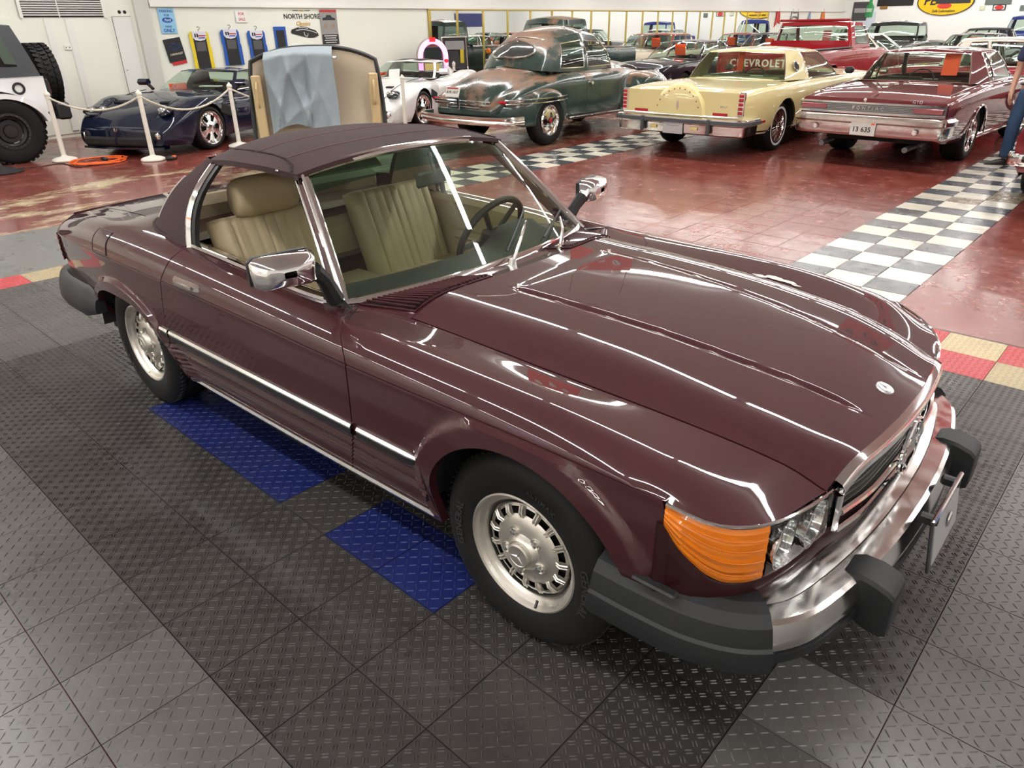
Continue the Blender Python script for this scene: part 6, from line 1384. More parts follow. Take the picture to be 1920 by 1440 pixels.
def hung_mat(y, zt, colm, label, w_=.40, h=.66):
    t = thing('hanging_floor_mat', label, 'car mat', (XW+.03, y, zt), 0, 'car mats hung on the wall')
    b = MB(); o = [(-w_*.5, -.05), (-w_*.42, 0), (w_*.42, 0), (w_*.5, -.05), (w_*.5, -.25), (w_*.54, -.30), (w_*.56, -h), (-w_*.48, -h), (-w_*.46, -.30), (-w_*.5, -.25)]; b.prism(o, -.006, .012, 'x'); b.build('mat_border', colm, t, smooth=False)
    b = MB(); b.prism([(-w_*.33, -.02), (w_*.33, -.02), (w_*.36, -h), (-w_*.30, -h)], .010, .018, 'x'); b.build('mat_centre', BLACK, t, smooth=False)
    b = MB(); b.rbox((.019, 0, -.27), (.006, w_*.5, .17), .003); b.build('heel_pad', mat('mat_grey_pad', (.09, .09, .09), .6), t)
    b = MB(); b.prism([(-w_*.36, .0), (w_*.36, .0), (w_*.36, -.10), (w_*.25, -.15), (0, -.17), (-w_*.25, -.15), (-w_*.36, -.10)], .018, .024, 'x'); cd = b.build('backing_card', mat('card_lilac', (.72, .73, .82), .6), t, smooth=False)
    for k in range(2): b = MB(); b.rbox((.026, -w_*.22+.045*k, -.07), (.003, .03, .065), .001); b.build('card_print', BLACK, cd)
    b = MB(); b.rbox((.026, w_*.10, -.075), (.003, .17, .02), .001); b.build('card_print', INKR, cd); b = MB(); b.rbox((.026, w_*.10, -.115), (.003, .14, .02), .001); b.build('card_print', INKB, cd)
    b = MB(); b.tube(smooth_path([(.01, 0, -.005), (.01, .0, .03), (.01, .03, .045), (.01, .03, .075), (.01, 0, .085), (.01, -.02, .07)], 4), .005, 5); b.build('hanger_hook', BLACK, t)
hung_mat(5.58, 1.69, mat('mat_yellow', (.80, .62, .02), .5), 'yellow edged black car mat hanging on the wall')
hung_mat(6.24, 1.715, mat('mat_blue_edge', (.01, .09, .42), .5), 'blue edged car mat hanging next to the yellow one')
hung_mat(6.83, 1.69, mat('mat_blue_edge', (0, 0, 0)), 'blue edged car mat hanging between another blue mat and the phone shaped one')
t = wall_sign('hanging_pad', 'small blue edged black pad hanging left of the painted wall logo', 'car mat', 7.27, 7.56, 1.30, 1.76, mat('mat_blue_edge', (0, 0, 0))); b = MB(); b.rbox((.008, 0, -.01), (.012, .20, .34), .004); b.build('pad_centre', BLACK, t)
# painted logo on the wall
t = thing('wall_logo', 'painted black and gold showroom logo with a car silhouette on the wall', 'logo', (XW+.006, 8.02, 1.78))
wtext(t, 'NORTH SHORE', .135, 0, .17, INKK, .002, .002, space=.98); wtext(t, 'Classics', .115, 0, .03, mat('gold_ink', (.62, .36, .03), .5), .002, .002, shear=.3)
b = MB(); b.tube([(.002, -.22, .285), (.002, -.08, .285)], .006, 4); b.build('logo_rule', INKK, t); b = MB(); b.tube([(.002, .08, .285), (.002, .22, .285)], .006, 4); b.build('logo_rule', INKK, t); b = MB(); b.tube([(.002, -.05, .285), (.002, .05, .285)], .010, 4); b.build('logo_star', mat('gold_ink', (0, 0, 0)), t)
sil = [(-.33, -.13), (-.30, -.08), (-.18, -.05), (-.06, -.02), (.08, -.03), (.18, -.07), (.30, -.10), (.36, -.16), (.37, -.21), (.26, -.25), (.10, -.25), (-.05, -.22), (-.22, -.18), (-.31, -.16)]
b = MB(); b.prism([(y, z) for y, z in sil], 0, .003, 'x'); b.build('logo_car', INKK, t, smooth=False)
for pts in ([(-.12, -.05), (0, -.045), (.11, -.065)], [(-.20, -.10), (0, -.085), (.20, -.12), (.33, -.16)], [(.0, -.13), (.02, -.20), (.08, -.215), (.10, -.16)]):
    b = MB(); b.tube(smooth_path([(.003, y, z) for y, z in pts], 5), .008, 5); b.build('logo_highlight', WHITE, t)
t = wall_sign('price_poster', 'tall grey and black poster with a car photograph beside the wall logo', 'poster', 8.47, 8.92, 1.38, 2.09, mat('poster_grey', (.30, .29, .28), .5))
b = MB(); b.box((.007, 0, -.245), (.002, .44, .20)); b.build('poster_block', INKK, t, smooth=False); b = MB(); b.box((.007, 0, .325), (.002, .44, .045)); b.build('poster_heading', INKR, t, smooth=False)
sil2 = [(-.17, .14), (-.16, .19), (-.08, .20), (-.05, .245), (.06, .245), (.09, .20), (.17, .18), (.17, .14)]
b = MB(); b.prism(sil2, .006, .008, 'x'); b.build('poster_car', INKK, t, smooth=False)
for y in (-.10, .10): b = MB(); b.lathe([(0, .008), (.05, .008)], 14, 'x', (0, y, .02)); b.build('poster_dial', mat('poster_tan', (.33, .24, .18), .5), t)
for k in range(4): b = MB(); b.box((.0085, 0, -.175-.045*k), (.002, .34-.05*(k % 2), .014)); b.build('poster_line', mat('paper_white', (0, 0, 0)), t, smooth=False)
t = wall_sign('black_banner', 'black banner edge hanging above the wall logo', 'banner', 6.61, 9.10, 2.22, 2.9, BLACK)
# small things along the far part of the same wall
for (px, py, w_, h, m, nm, lab, ct) in ((1457, 33, .55, .75, INKR, 'wall_emblem', 'red bird shaped wall emblem left of the pickup roof', 'emblem'), (1489, 29, .9, .5, mat('emblem_grey', (.25, .25, .26), .5), 'wall_emblem', 'grey outlined face emblem on the wall above the pickup roof', 'emblem'), (1516, 30, .4, .45, mat('emblem_pale_blue', (.25, .35, .5), .5), 'wall_emblem', 'pale blue triangular emblem above the pickup roof', 'emblem'), (1542, 28, .5, .55, mat('emblem_orange', (.7, .2, .03), .5), 'wall_emblem', 'orange flame emblem above the pickup roof', 'emblem')):
    p = wallpt(px, py, .03); t = thing(nm, lab, ct, p); b = MB()
    pts = [(-.5*w_, -.5*h), (-.30*w_, .1*h), (-.4*w_, .42*h), (-.05*w_, .25*h), (.12*w_, .5*h), (.3*w_, .2*h), (.5*w_, -.35*h), (.1*w_, -.2*h)]
    if 'triang' in lab: pts = [(-.5*w_, -.5*h), (.2*w_, .5*h), (.5*w_, -.5*h)]
    if 'flame' in lab: pts = [(-.5*w_, -.5*h), (-.35*w_, .1*h), (0, .5*h), (.35*w_, .1*h), (.5*w_, -.5*h)]
    if 'face' in lab:
        b.tube([(.0, y*w_, z*h) for y, z in ((-.5, -.5), (-.35, .5), (-.15, .25), (.15, .25), (.35, .5), (.5, -.5), (.2, -.1), (-.2, -.1))], .035, 5, closed=True)
    else: b.prism(pts, 0, .02, 'x')
    b.build('emblem_plate', m, t, smooth=False)
# ================================================================= FAR WALL
def north_sign(name, label, cat, px0, py0, px1, py1, m, th=.03):
    a, c = at_y(px0, py0, YN), at_y(px1, py1, YN); t = thing(name, label, cat, ((a.x+c.x)/2, YN-.03, (a.z+c.z)/2)); w_, h = abs(c.x-a.x), abs(a.z-c.z)
    if m: b = MB(); b.rbox((0, 0, 0), (w_, th, h), .01); b.build('panel', m, t)
    return t, w_, h
t, w_, h = north_sign('oil_sign', 'big yellow oval motor oil sign high on the far white wall', 'sign', 1726, -22, 1822, 28, None)
YS_ = mat('sign_yellow', (.80, .52, .01), .4)
for k, m, o in ((1.0, INKK, 0), (.955, YS_, .02)):
    b = MB(); b.lathe([(0, -.02-o), (1, -.02-o), (1, 0)], 48, 'y'); b.xf(Matrix.Diagonal((w_/2*k, 1, h/2*k, 1))); b.build('sign_face', m, t, fix=True)
def ntext(t, s_, size, x, z, m, bold=.0, y=-.048, shear=0, arc=None): tx = text_mb(s_, size, .004, bold, shear=shear); tx.xf(frame((1, 0, 0), (0, 0, 1), (x, y, z))); return tx.build('lettering', m, t, smooth=False)
ntext(t, 'PE', h*.44, -w_*.27, h*.02, INKK, .012, shear=.15)
b = MB(); b.rbox((w_*.135, -.055, h*.17), (w_*.60, .02, h*.50), .01); b.build('cover_sheet', mat('sheet_black', (.03, .03, .035), .6), t)
b = MB(); b.lathe([(0, -.05), (.30, -.05), (.31, -.04)], 20, 'y'); b.xf(Matrix.Translation((w_*.0, 0, -h*.16)) @ Matrix.Diagonal((1, 1, .38, 1))); b.build('bell', mat('bell_red', (.6, .05, .03), .5), t, fix=True)
ntext(t, 'Safe Lubrication', h*.13, 0, -h*.34, INKK, .003, shear=.2)
t, w_, h = north_sign('wall_banner', 'dark grey banner with a pale label, left of the green bottle sign', 'banner', 1602, 4, 1624, 39, mat('banner_dark', (.06, .06, .065), .6)); b = MB(); b.box((0, -.02, h*.05), (w_*.75, .01, h*.24)); b.build('banner_label', mat('banner_label_grey', (.35, .35, .35), .6), t, smooth=False)
t, w_, h = north_sign('bottle_sign', 'green bottle shaped sign on the far wall', 'sign', 1627, 0, 1636, 32, None); b = MB(); b.lathe([(0, -.5), (.5, -.5), (.5, .1), (.2, .32), (.2, .5), (0, .5)], 16, 'z'); b.xf(Matrix.Diagonal((w_, .1, h, 1))); b.build('bottle', mat('sign_green', (.03, .28, .08), .4), t, fix=True); b = MB(); b.box((0, -.06, -.1*h), (w_*.7, .02, h*.22)); b.build('bottle_label', mat('label_pale_green', (.4, .6, .45), .5), t, smooth=False)
t, w_, h = north_sign('wall_flag', 'black flag drooping on the far wall beside the oval sign', 'flag', 1648, -8, 1712, 10, BLACK)
t, w_, h = north_sign('wall_plaque', 'small amber and black plaque under the black flag', 'sign', 1651, 10, 1664, 17, mat('plaque_amber', (.25, .15, .04), .5))
t, w_, h = north_sign('wall_plaque', 'grey green wide plaque above the framed picture on the far wall', 'sign', 1850, -6, 1896, 8, mat('plaque_green', (.13, .16, .14), .5))
t, w_, h = north_sign('framed_picture', 'small framed picture of a red car on the far wall', 'picture', 1863, 9, 1885, 19, INKK); b = MB(); b.box((0, -.02, 0), (w_*.82, .012, h*.74)); b.build('picture_mat', WHITE, t, smooth=False); b = MB(); b.lathe([(0, -.03), (.18, -.03)], 14, 'y'); b.xf(Matrix.Diagonal((1, 1, .5, 1))); b.build('picture_car', INKR, t, fix=True)
t, w_, h = north_sign('wall_notice', 'small pale notice left of the framed picture', 'notice', 1838, 11, 1846, 19, mat('notice_pale', (.62, .66, .48), .6))
t, w_, h = north_sign('wall_picture', 'small dark picture at the far right of the far wall', 'picture', 1914, 10, 1924, 20, mat('plaque_green', (0, 0, 0)))
a = at_x(1580, 60, XW); d2 = slab('door_2', (-13.6, YN-.04, FZ), (-12.6, YN, 2.1), mat('door_pale_blue', (.62, .72, .80), .4), 'pale blue door in the far corner right of the pickup')
b = MB(); b.rbox((-12.72, YN-.07, 1.0), (.04, .05, .04), .01); b.build('door_handle', CHROME, d2)
# reflected east wall: posters that the mirrors show
for k, (y, z, w_, h, m, lab) in enumerate(((13.0, 2.0, 1.6, .7, INKB, 'blue banner seen in the mirror left of all'), (17.5, 2.05, 1.5, .8, BLACK, 'black banner seen in the mirror'), (24.0, 2.0, .8, .7, mat('poster_brick', (.25, .07, .05), .5), 'brick red pennant seen in the mirror'), (31, 1.95, 1.6, .45, mat('poster_slate', (.12, .13, .14), .5), 'slate grey plaque seen in the mirror'), (36.0, 2.1, 2.6, .8, mat('poster_navy', (.05, .06, .2), .5), 'navy and red banner seen in the mirror'))):
    o = MB(); o.rbox((XE-.02, y, z), (.03, w_, h), .01); tag(o.build('wall_poster', m), lab, 'poster')
t = thing('neon_clock', 'round blue neon sign with a yellow face seen in the mirror', 'sign', (XE-.04, 21.3, 1.85))
b = MB(); b.lathe([(0, -.02), (.30, -.02), (.31, 0)], 32, 'x'); b.build('sign_face', YS_, t, fix=True); b = MB(); b.tube([(-.03, .36*math.cos(a), .36*math.sin(a)) for a in np.linspace(0, 2*math.pi, 33)[:-1]], .025, 6, closed=True); b.build('neon_ring', mat('neon_blue', (.1, .2, 1), .5, emit=(.08, .18, 1), es=6), t)
# sign on the wall behind the viewer (shows as an orange band in the doors)
t = thing('wall_banner', 'white wall banner with an orange band behind the viewer, seen mirrored in the doors', 'banner', (-.6, YS+.02, 1.9)); b = MB(); b.rbox((0, .01, 0), (6.0, .02, .9), .004); b.build('banner_sheet', WHITE, t); b = MB(); b.box((0, .024, .26), (5.8, .006, .16)); b.build('banner_band', mat('banner_orange', (.7, .28, .02), .5), t, smooth=False)
tx = text_mb('NORTH SHORE', .42, .003, .01); tx.xf(frame((-1, 0, 0), (0, 0, 1), (0, .024, -.12))); tx.build('lettering', INKK, t, smooth=False)
t = thing('neon_oval', 'oval red and blue neon light behind the viewer, seen mirrored in the door', 'sign', (-4.3, YS+.05, 2.1)); b = MB(); b.tube([(.55*math.cos(a), 0, .28*math.sin(a)) for a in np.linspace(0, 2*math.pi, 33)[:-1]], .03, 6, closed=True); b.build('neon_ring', mat('neon_blue', (0, 0, 0)), t); b = MB(); b.tube([(-.3, 0, 0), (.3, 0, 0)], .05, 6); b.build('neon_bar', mat('neon_red', (1, .1, .1), .5, emit=(1, .04, .08), es=6), t)
# ================================================================= JUKEBOX, BOARD, CORDS, STAND
jp = Vector((-13.35, 11.0, FZ)); t = thing('jukebox', 'arched jukebox with glowing pink neon tubes against the wall', 'jukebox', jp, R(-35))
b = MB(); arcp = [(-.36, 0), (-.36, 1.08)]+[(-.36*math.cos(a), 1.08+.40*math.sin(a)) for a in np.linspace(.1, math.pi-.1, 13)]+[(.36, 1.08), (.36, 0)]; b.prism(arcp[::-1], -.25, .22, 'x'); b.build('jukebox_cabinet', mat('jukebox_wood', (.16, .06, .03), .35, coat=.6), t)
NP = mat('neon_pink', (1, .4, .9), .4, emit=(1, .36, .92), es=1.5)
for r_ in (.335, .275):
    b = MB(); b.tube([(.235, -r_, .55), (.235, -r_, 1.08)]+[(.235, -r_*math.cos(a), 1.08+(r_+.03)*math.sin(a)) for a in np.linspace(.15, math.pi-.15, 15)]+[(.235, r_, 1.08), (.235, r_, .55)], .030, 8); b.build('neon_tube', NP, t)
b = MB(); b.rbox((.24, 0, 1.45), (.07, .16, .10), .02); b.build('jukebox_crown', mat('jukebox_red', (.6, .02, .02), .3, emit=(.8, .02, .02), es=.6), t)
for sg in (-1, 1): b = MB(); b.rbox((.25, sg*.31, .98), (.07, .10, .08), .02); b.build('tube_clasp', mat('jukebox_red', (0, 0, 0)), t)
b = MB(); b.rbox((.225, 0, 1.12), (.02, .44, .34), .01); b.build('record_window', mat('dark_reflecting_pane', (0, 0, 0)), t); b = MB(); b.rbox((.23, 0, .85), (.02, .42, .16), .01); b.build('selector_panel', mat('jukebox_amber', (.7, .4, .12), .4, emit=(.8, .45, .15), es=.5), t); b = MB(); b.rbox((.23, 0, .45), (.03, .46, .5), .02); b.build('speaker_grille', CHROME_D, t)
t = thing('display_board', 'framed game board with silver edges standing right of the jukebox', 'game board', (-13.45, 11.85, FZ), R(-25)); b = MB(); b.rbox((0, 0, 1.12), (.08, .62, .74), .01, Matrix.Rotation(R(-8), 3, 'Y')); b.build('board_back', BLACK, t)
for sg in (-1, 1): b = MB(); b.box((.05, sg*.31, 1.12), (.03, .03, .76), Matrix.Rotation(R(-8), 3, 'Y')); b.build('board_edge', CHROME, t)
b = MB(); b.box((.10, 0, 1.49), (.03, .64, .03)); b.build('board_edge', CHROME, t)
b = MB(); b.rbox((.055, 0, 1.30), (.02, .5, .2), .005, Matrix.Rotation(R(-8), 3, 'Y')); b.build('board_picture', mat('board_grey', (.25, .26, .25), .2), t); b = MB(); b.rbox((.07, .18, 1.05), (.02, .10, .32), .005); b.build('board_stripe', mat('board_yellow', (.6, .45, .03), .3), t); b = MB(); b.rbox((-.15, 0, .40), (.5, .6, .78), .02); b.build('board_cabinet', BLACK, t)
ORC = mat('orange_cord', (.75, .12, .02), .5); pts = []
c0 = at_z(185, 302, 0)
for i in range(90):
    a = i*.42; r_ = .30+.05*math.sin(i*.9); pts.append((c0.x+r_*math.cos(a)*1.05+.02*math.sin(i*2.3), c0.y+r_*1.15*math.sin(a), FZ+.012+.006*(i % 5)/5+.008*(i//30)))
b = MB(); b.tube(pts, .008, 6); o = b.build('extension_cord', ORC); tag(o, 'coiled orange extension cord on the floor before the navy sports car', 'cord'); b = MB(); b.rbox((c0.x+.10, c0.y+.05, FZ+.045), (.14, .07, .05), .015); b.build('cord_plug', BLACK, o)
b = MB(); b.rbox((at_z(322, 298).x, at_z(322, 298).y, FZ+.03), (.12, .16, .06), .02, Matrix.Rotation(.5, 3, 'Z')); o = b.build('power_adapter', BLACK); tag(o, 'small black power adapter with an orange end under the navy sports car', 'adapter'); b = MB(); b.rbox((at_z(327, 298).x, at_z(327, 298).y, FZ+.045), (.04, .05, .04), .01); b.build('adapter_end', ORC, o)
bp_ = at_z(2, 322); t = thing('black_stand', 'black round based stand at the left edge of the picture', 'stand', (bp_.x, bp_.y, FZ)); b = MB(); b.lathe([(0, 0), (.27, 0), (.28, .012), (.2, .035), (.04, .09), (.03, .12)], 32); b.build('stand_base', mat('stand_black', (.02, .02, .022), .4), t); b = MB(); b.lathe([(.03, .1), (.026, 1.5)], 16); b.build('stand_pole', mat('stand_black', (0, 0, 0)), t)
pts = smooth_path([(bp_.x+.1, bp_.y+.22, .03), (bp_.x-.05, bp_.y+.45, FZ+.006), (bp_.x-.1, bp_.y+.8, FZ+.006), (c0.x+.3, c0.y-.35, FZ+.006), (c0.x, c0.y+.2, FZ+.006), (c0.x-.5, c0.y+.7, FZ+.006)], 6); b = MB(); b.tube(pts, .006, 5); tag(b.build('power_lead', BLACK), 'thin black lead running from the black stand across the red floor', 'cord')

# banners hung from the ceiling, seen mirrored in the bonnet
def ceiling_banner(label, c, w_, h, m, ink, rz=0):
    t = thing('ceiling_banner', label, 'banner', c, rz); b = MB(); P = [[(x*w_, .03*math.sin(x*9)*(1-z), (z-1)*h) for z in np.linspace(0, 1, 9)] for x in np.linspace(-.5, .5, 25)]; b.grid(P); b.build('banner_cloth', m, t)
    for k, (x0, z0) in enumerate(((-.28, -.3), (0, -.5), (.26, -.4))): b = MB(); b.tube(smooth_path([(x0*w_+.06*math.cos(a*1.7+k), -.04, z0*h+.10*h*math.sin(a*2.3+k)) for a in np.linspace(0, 6, 9)], 4), .018, 5); b.build('banner_script', ink, t)
    for x in (-.45, .45): b = MB(); b.tube([(x*w_, 0, 0), (x*w_, 0, CEIL-c[2])], .006, 5); b.build('banner_cord', BLACK, t)
    return t
ceiling_banner('red banner with black script hung from the ceiling, mirrored in the roadster bonnet', (.0, 6.7, 3.75), 1.0, .85, mat('banner_red', (.60, .012, .02), .7), INKK)
ceiling_banner('orange red banner hung from the ceiling above the rusty coupe side', (-4.6, 6.3, 3.45), 1.0, .5, mat('banner_orange_red', (.75, .06, .015), .7), WHITE, R(15))
# ================================================================= ROWS OF CARS FURTHER BACK
def pd(px, d):
    v = pray(px, 40); v = Vector((v.x, v.y, 0)).normalized(); return (CAMP.x+v.x*d, CAMP.y+v.y*d, FZ)
def fpaint(nm, c): return mat(nm, c, .6, 0, 1, .02, spec=.2)
def classic(label, loc, rz, pm, rm=None, L=4.9, W=.92, h=1.38, belt=.90, conv=False, tag_side=None, wstyle='steel', name='classic_car', plate=False, trunk=1.15, tagc=None, tail=False):
    """plain three-box classic: origin under the rear axle"""
    t = thing(name, label, 'car', loc, R(rz)); rm = rm or pm; wb = L*.57; x1 = L-trunk
    B = Body(-trunk, x1, [(-trunk, W-.05), (-trunk+.4, W-.01), (0, W), (wb, W-.01), (x1-.2, W-.06), (x1, W-.12)], [(-trunk, .38), (-.7, .28), (0, .25), (wb, .25), (x1, .36)], [(-trunk, belt-.10), (-trunk+.4, belt-.04), (0, belt), (wb*.7, belt), (x1-.3, belt-.06), (x1, belt-.12)], [(-trunk, belt-.10), (-trunk+.4, belt-.02), (.2, belt+.03), (wb*.75, belt+.05), (x1-.3, belt+.01), (x1, belt-.10)], (0, wb), (.36, .36), tuck=.08, sh=.12, rnd=.05)
    a, c = .15, wb*.72; build_body(t, B, pm, (a+.55, c-.12), (a-.05, c))
    greenhouse(t, [(c+.22, 0, belt+.04, c-.42, 0, h-.03), (c+.0, W-.20, belt, c-.55, W-.34, h-.05), (c-.06, W-.15, belt, c-.60, W-.31, h-.055), (a+.85, W-.13, belt, a+.72, W-.30, h-.045), (a+.80, W-.13, belt, a+.66, W-.30, h-.045), (a+.30, W-.13, belt, a+.42, W-.30, h-.05), (a-.02, W-.22, belt+.01, a+.26, W-.36, h-.055), (a-.15, 0, belt+.04, a+.16, 0, h-.03)], 'gpgpgpg', rm, zroof=[(a, h-.03), (a+.9, h), (c-.4, h-.025)], trim=None if conv else .010, roofm=rm)
    cabin(t, a, c, W-.24, belt-.05, wheel=1)
    add_wheels(t, (0, wb), W-.06, .33, .2, wstyle)
    for x, s in ((-trunk-.06, -1), (x1+.06, 1)):
        pth = [(x-s*.35, -(W-.02)*s), (x-s*.08, -(W-.06)*s), (x, -(W*.5)*s), (x+s*.02, 0), (x, W*.5*s), (x-s*.08, (W-.06)*s), (x-s*.35, (W-.02)*s)]; pth = [(p[0], p[1]) for p in smooth_path([(p[0], p[1], 0) for p in pth], 4)]
        bar_loft(t, 'rear_bumper' if s < 0 else 'front_bumper', pth, [(-.06, .56), (.02, .55), (.035, .50), (.02, .44), (-.06, .42)], CHROME)
        for sg in (-1, 1):
            if s > 0: b = MB(); b.lathe([(0, .03), (.07, .02), (.085, 0)], 16, 'x', (x1+.03, sg*(W-.25), belt-.20)); b.build('headlamp', REFLECTOR, t, fix=True)
            else: b = MB(); b.rbox((-trunk-.03, sg*(W-.22), belt-.19), (.05, .22, .09), .02); b.build('tail_lamp', RED_LENS, t)
    b = MB(); b.rbox((x1+.05, 0, belt-.24), (.04, (W-.38)*2, .14), .02); b.build('grille', CHROME_D, t)
    if tag_side is not None: card(t, (c-.22, tag_side, belt+.22), (.30, .26), 0, tagc)
    return t
classic('red roofed cream car with an orange card behind its windscreen, beyond the rusty coupe', (-12.3, 20.9, FZ), -90, fpaint('cream_paint', (.55, .48, .36)), fpaint('faded_red_paint', (.32, .04, .03)), h=1.47, belt=.98, tag_side=.2)
classic('black car with white paper and orange card in its windscreen, beside the rusty coupe bonnet', (-9.4, 17.6, FZ), -90, fpaint('black_plum_paint', (.008, .006, .014)), tag_side=.1, h=1.34)
classic('red car half hidden behind the black one near the mirrors', (-12.2, 26.2, FZ), -90, fpaint('coral_red_paint', (.36, .04, .03)), tag_side=-.1, h=1.40)
classic('dark green grey saloon behind the pale yellow coupe roof', (-10.15, 24.2, FZ), -90, fpaint('dark_grey_paint', (.02, .025, .028)), h=1.42, tag_side=.2)
classic('silver white wagon parked beyond the dark saloon near the mirrors', (-9.9, 31.0, FZ), -90, fpaint('silver_paint', (.45, .48, .48)), h=1.50, belt=.95)
classic('maroon car with a cream roof parked crosswise behind the dark red coupe', (-7.7, 20.4, FZ), 0, fpaint('maroon_red_paint', (.12, .012, .016)), fpaint('ivory_roof_paint', (.66, .64, .54)), h=1.43, L=5.3, W=.95, belt=.92)
classic('red car with a white roof and an orange card, right of the dark red coupe', (-3.2, 15.7, FZ), 3, fpaint('crimson_paint', (.25, .012, .016)), fpaint('ivory_roof_paint', (0, 0, 0)), h=1.40, tag_side=.2)
classic('black hardtop saloon seen over the roof of the dark red coupe', (-4.6, 25.8, FZ), -90, fpaint('gloss_black_paint', (.006, .006, .007)), h=1.36, tag_side=.1)
classic('silver edged dark car at the right of the row behind the red car', (-2.3, 25.6, FZ), -90, fpaint('slate_paint', (.05, .055, .06)), fpaint('pale_silver_paint', (.5, .5, .5)), h=1.40)
classic('black soft topped convertible in the far row', (-4.4, 29.8, FZ), 180, mat('black_canvas_paint', (.010, .010, .011), .6), mat('black_canvas', (.012, .012, .013), .9), h=1.44, conv=True)
classic('brown and black convertible at the far right of the far row', (-2.2, 33.2, FZ), 180, fpaint('brown_paint', (.06, .045, .03)), mat('brown_canvas', (.05, .045, .04), .9), h=1.50, conv=True)
def pickup(label, loc, rz, pm, h=1.80, W=.88, belt=1.12, old=False):
    t = thing('pickup_truck', label, 'truck', loc, R(rz)); L = 4.6
    B = Body(-1.2, 3.4, [(-1.2, W-.02), (0, W), (2, W), (3.0, W-.10), (3.4, W-.2)], [(-1.2, .5), (0, .45), (3.4, .5)], [(-1.2, belt-.04), (1.2, belt), (2.6, belt-.04), (3.4, belt-.14)], [(-1.2, belt-.04), (1.2, belt+.02), (2.4, belt+.05), (3.2, belt-.02), (3.4, belt-.12)], (0, 2.75), (.42, .42), tuck=.06, sh=.14, rnd=.08, az=.38)
    build_body(t, B, pm, (1.05, 1.9), (-1.1, 2.05)); b = MB(); b.box((-.1, 0, .72), (2.0, 1.4, .04)); b.box((.88, 0, 1.0), (.05, 1.6, .5)); b.build('bed_floor', pm, t, smooth=False)
    greenhouse(t, [(2.2, 0, belt+.03, 1.95, 0, h-.06), (2.05, W-.12, belt, 1.83, W-.2, h-.09), (2.0, W-.08, belt, 1.78, W-.16, h-.10), (1.12, W-.06, belt, 1.14, W-.15, h-.08), (1.06, W-.06, belt, 1.08, W-.15, h-.08), (.98, W-.06, belt, 1.0, W-.15, h-.09), (.90, W-.14, belt, .94, W-.22, h-.09), (.88, 0, belt, .92, 0, h-.06)], 'gpgpppg', pm, zroof=[(.9, h-.06), (1.4, h), (2.0, h-.05)], vb=.15, vt=.82, bulge=.03, glass=GLASS_DK if old else GLASS)
    cabin(t, .95, 2.05, W-.16, belt-.04, zf=.5, bench=False, wheel=1); add_wheels(t, (0, 2.75), W-.02, .37, .2, 'steel')
    if old:
        for sg in (-1, 1): b = MB(); b.lathe([(0, .05), (.06, .03), (.07, -.02), (0, -.06)], 16, 'x', (3.1, sg*(W-.02), belt-.06)); b.build('marker_lamp', AMBER_LENS, t, fix=True)
    b = MB(); b.rbox((3.55, 0, .5), (.08, 1.6, .12), .03); b.build('front_bumper', CHROME_D, t); b = MB(); b.rbox((3.46, 0, .85), (.05, 1.1, .28), .03); b.build('grille', CHROME_D, t)
    return t
pickup('old dark rusty pickup cab rising behind the rusty green coupe', (-12.0, 15.5, FZ), -90, RUST, h=1.93, W=.80, belt=1.22, old=True)
pickup('dark old pickup with an orange card, far behind the dark red coupe', (-7.2, 27.2, FZ), -90, fpaint('dark_olive_paint', (.02, .022, .018)), h=1.72)
pickup('blue pickup truck at the far right of the far row', (-5.3, 38.2, FZ), -90, fpaint('royal_blue_paint', (.02, .04, .22)), h=1.86)
pickup('blue pickup truck at the far end of the mirrors', pd(1402, 37), -60, fpaint('royal_blue_paint', (0, 0, 0)), h=1.86)
classic('white saloon at the far end that shows only in the mirrors', (1.6, 36.5, FZ), -90, fpaint('chalk_paint', (.6, .6, .58)), tag_side=.1)
classic('orange red coupe at the far end that shows only in the mirrors', (4.2, 36.0, FZ), -90, fpaint('burnt_orange_paint', (.4, .08, .02)))
classic('dark teal saloon at the far end that shows only in the mirrors', (6.8, 36.5, FZ), -90, fpaint('dark_teal_paint', (.01, .05, .06)), tag_side=.1)
# the red car cropped by the right edge, only its rear bumper shows
t = classic('red car cropped by the right edge with a big chrome rear bumper', (.74, 7.72, FZ), 90, fpaint('cherry_paint', (.16, .012, .016)), L=5.0, W=.95)
b = MB(); b.rbox((-1.24, .45, .50), (.14, .16, .26), .05); b.build('bumper_guard', CHROME, t); b = MB(); b.tube([(-1.27, y, .52) for y in np.linspace(-.8, .8, 9)], .03, 8); b.build('bumper_strip', BLACK, t)
# ================================================================= PERSON AT THE RIGHT EDGE
def skin_mesh(name, V, E, Rad, m, parent, root=0, sub=2):
    me = bpy.data.meshes.new(name); me.from_pydata(V, E, []); o = bpy.data.objects.new(name, me); COL.objects.link(o)
    md = o.modifiers.new('s', 'SKIN'); md.use_smooth_shade = True; md.branch_smoothing = .4
    for i, r in enumerate(Rad): me.skin_vertices[0].data[i].radius = r if isinstance(r, tuple) else (r, r); me.skin_vertices[0].data[i].use_root = (i == root)
    s = o.modifiers.new('d', 'SUBSURF'); s.levels = s.render_levels = sub
    dg = bpy.context.evaluated_depsgraph_get(); dg.update(); nm = bpy.data.meshes.new_from_object(o.evaluated_get(dg)); bpy.data.objects.remove(o); nm.materials.clear(); nm.materials.append(m); nm.polygons.foreach_set('use_smooth', [True]*len(nm.polygons)); nm.name = name
    return obj(name, nm, None, parent)
SKIN = mat('skin', (.42, .22, .15), .5); TEE = mat('navy_tee', (.030, .040, .085), .9, bump=.2, bscale=200); JEAN = mat('blue_jeans', (.030, .065, .13), .9, var=.25, vscale=6, bump=.3, bscale=300); SHOE = mat('black_leather', (.012, .012, .012), .4); HAIR = mat('grey_hair', (.2, .19, .18), .8)
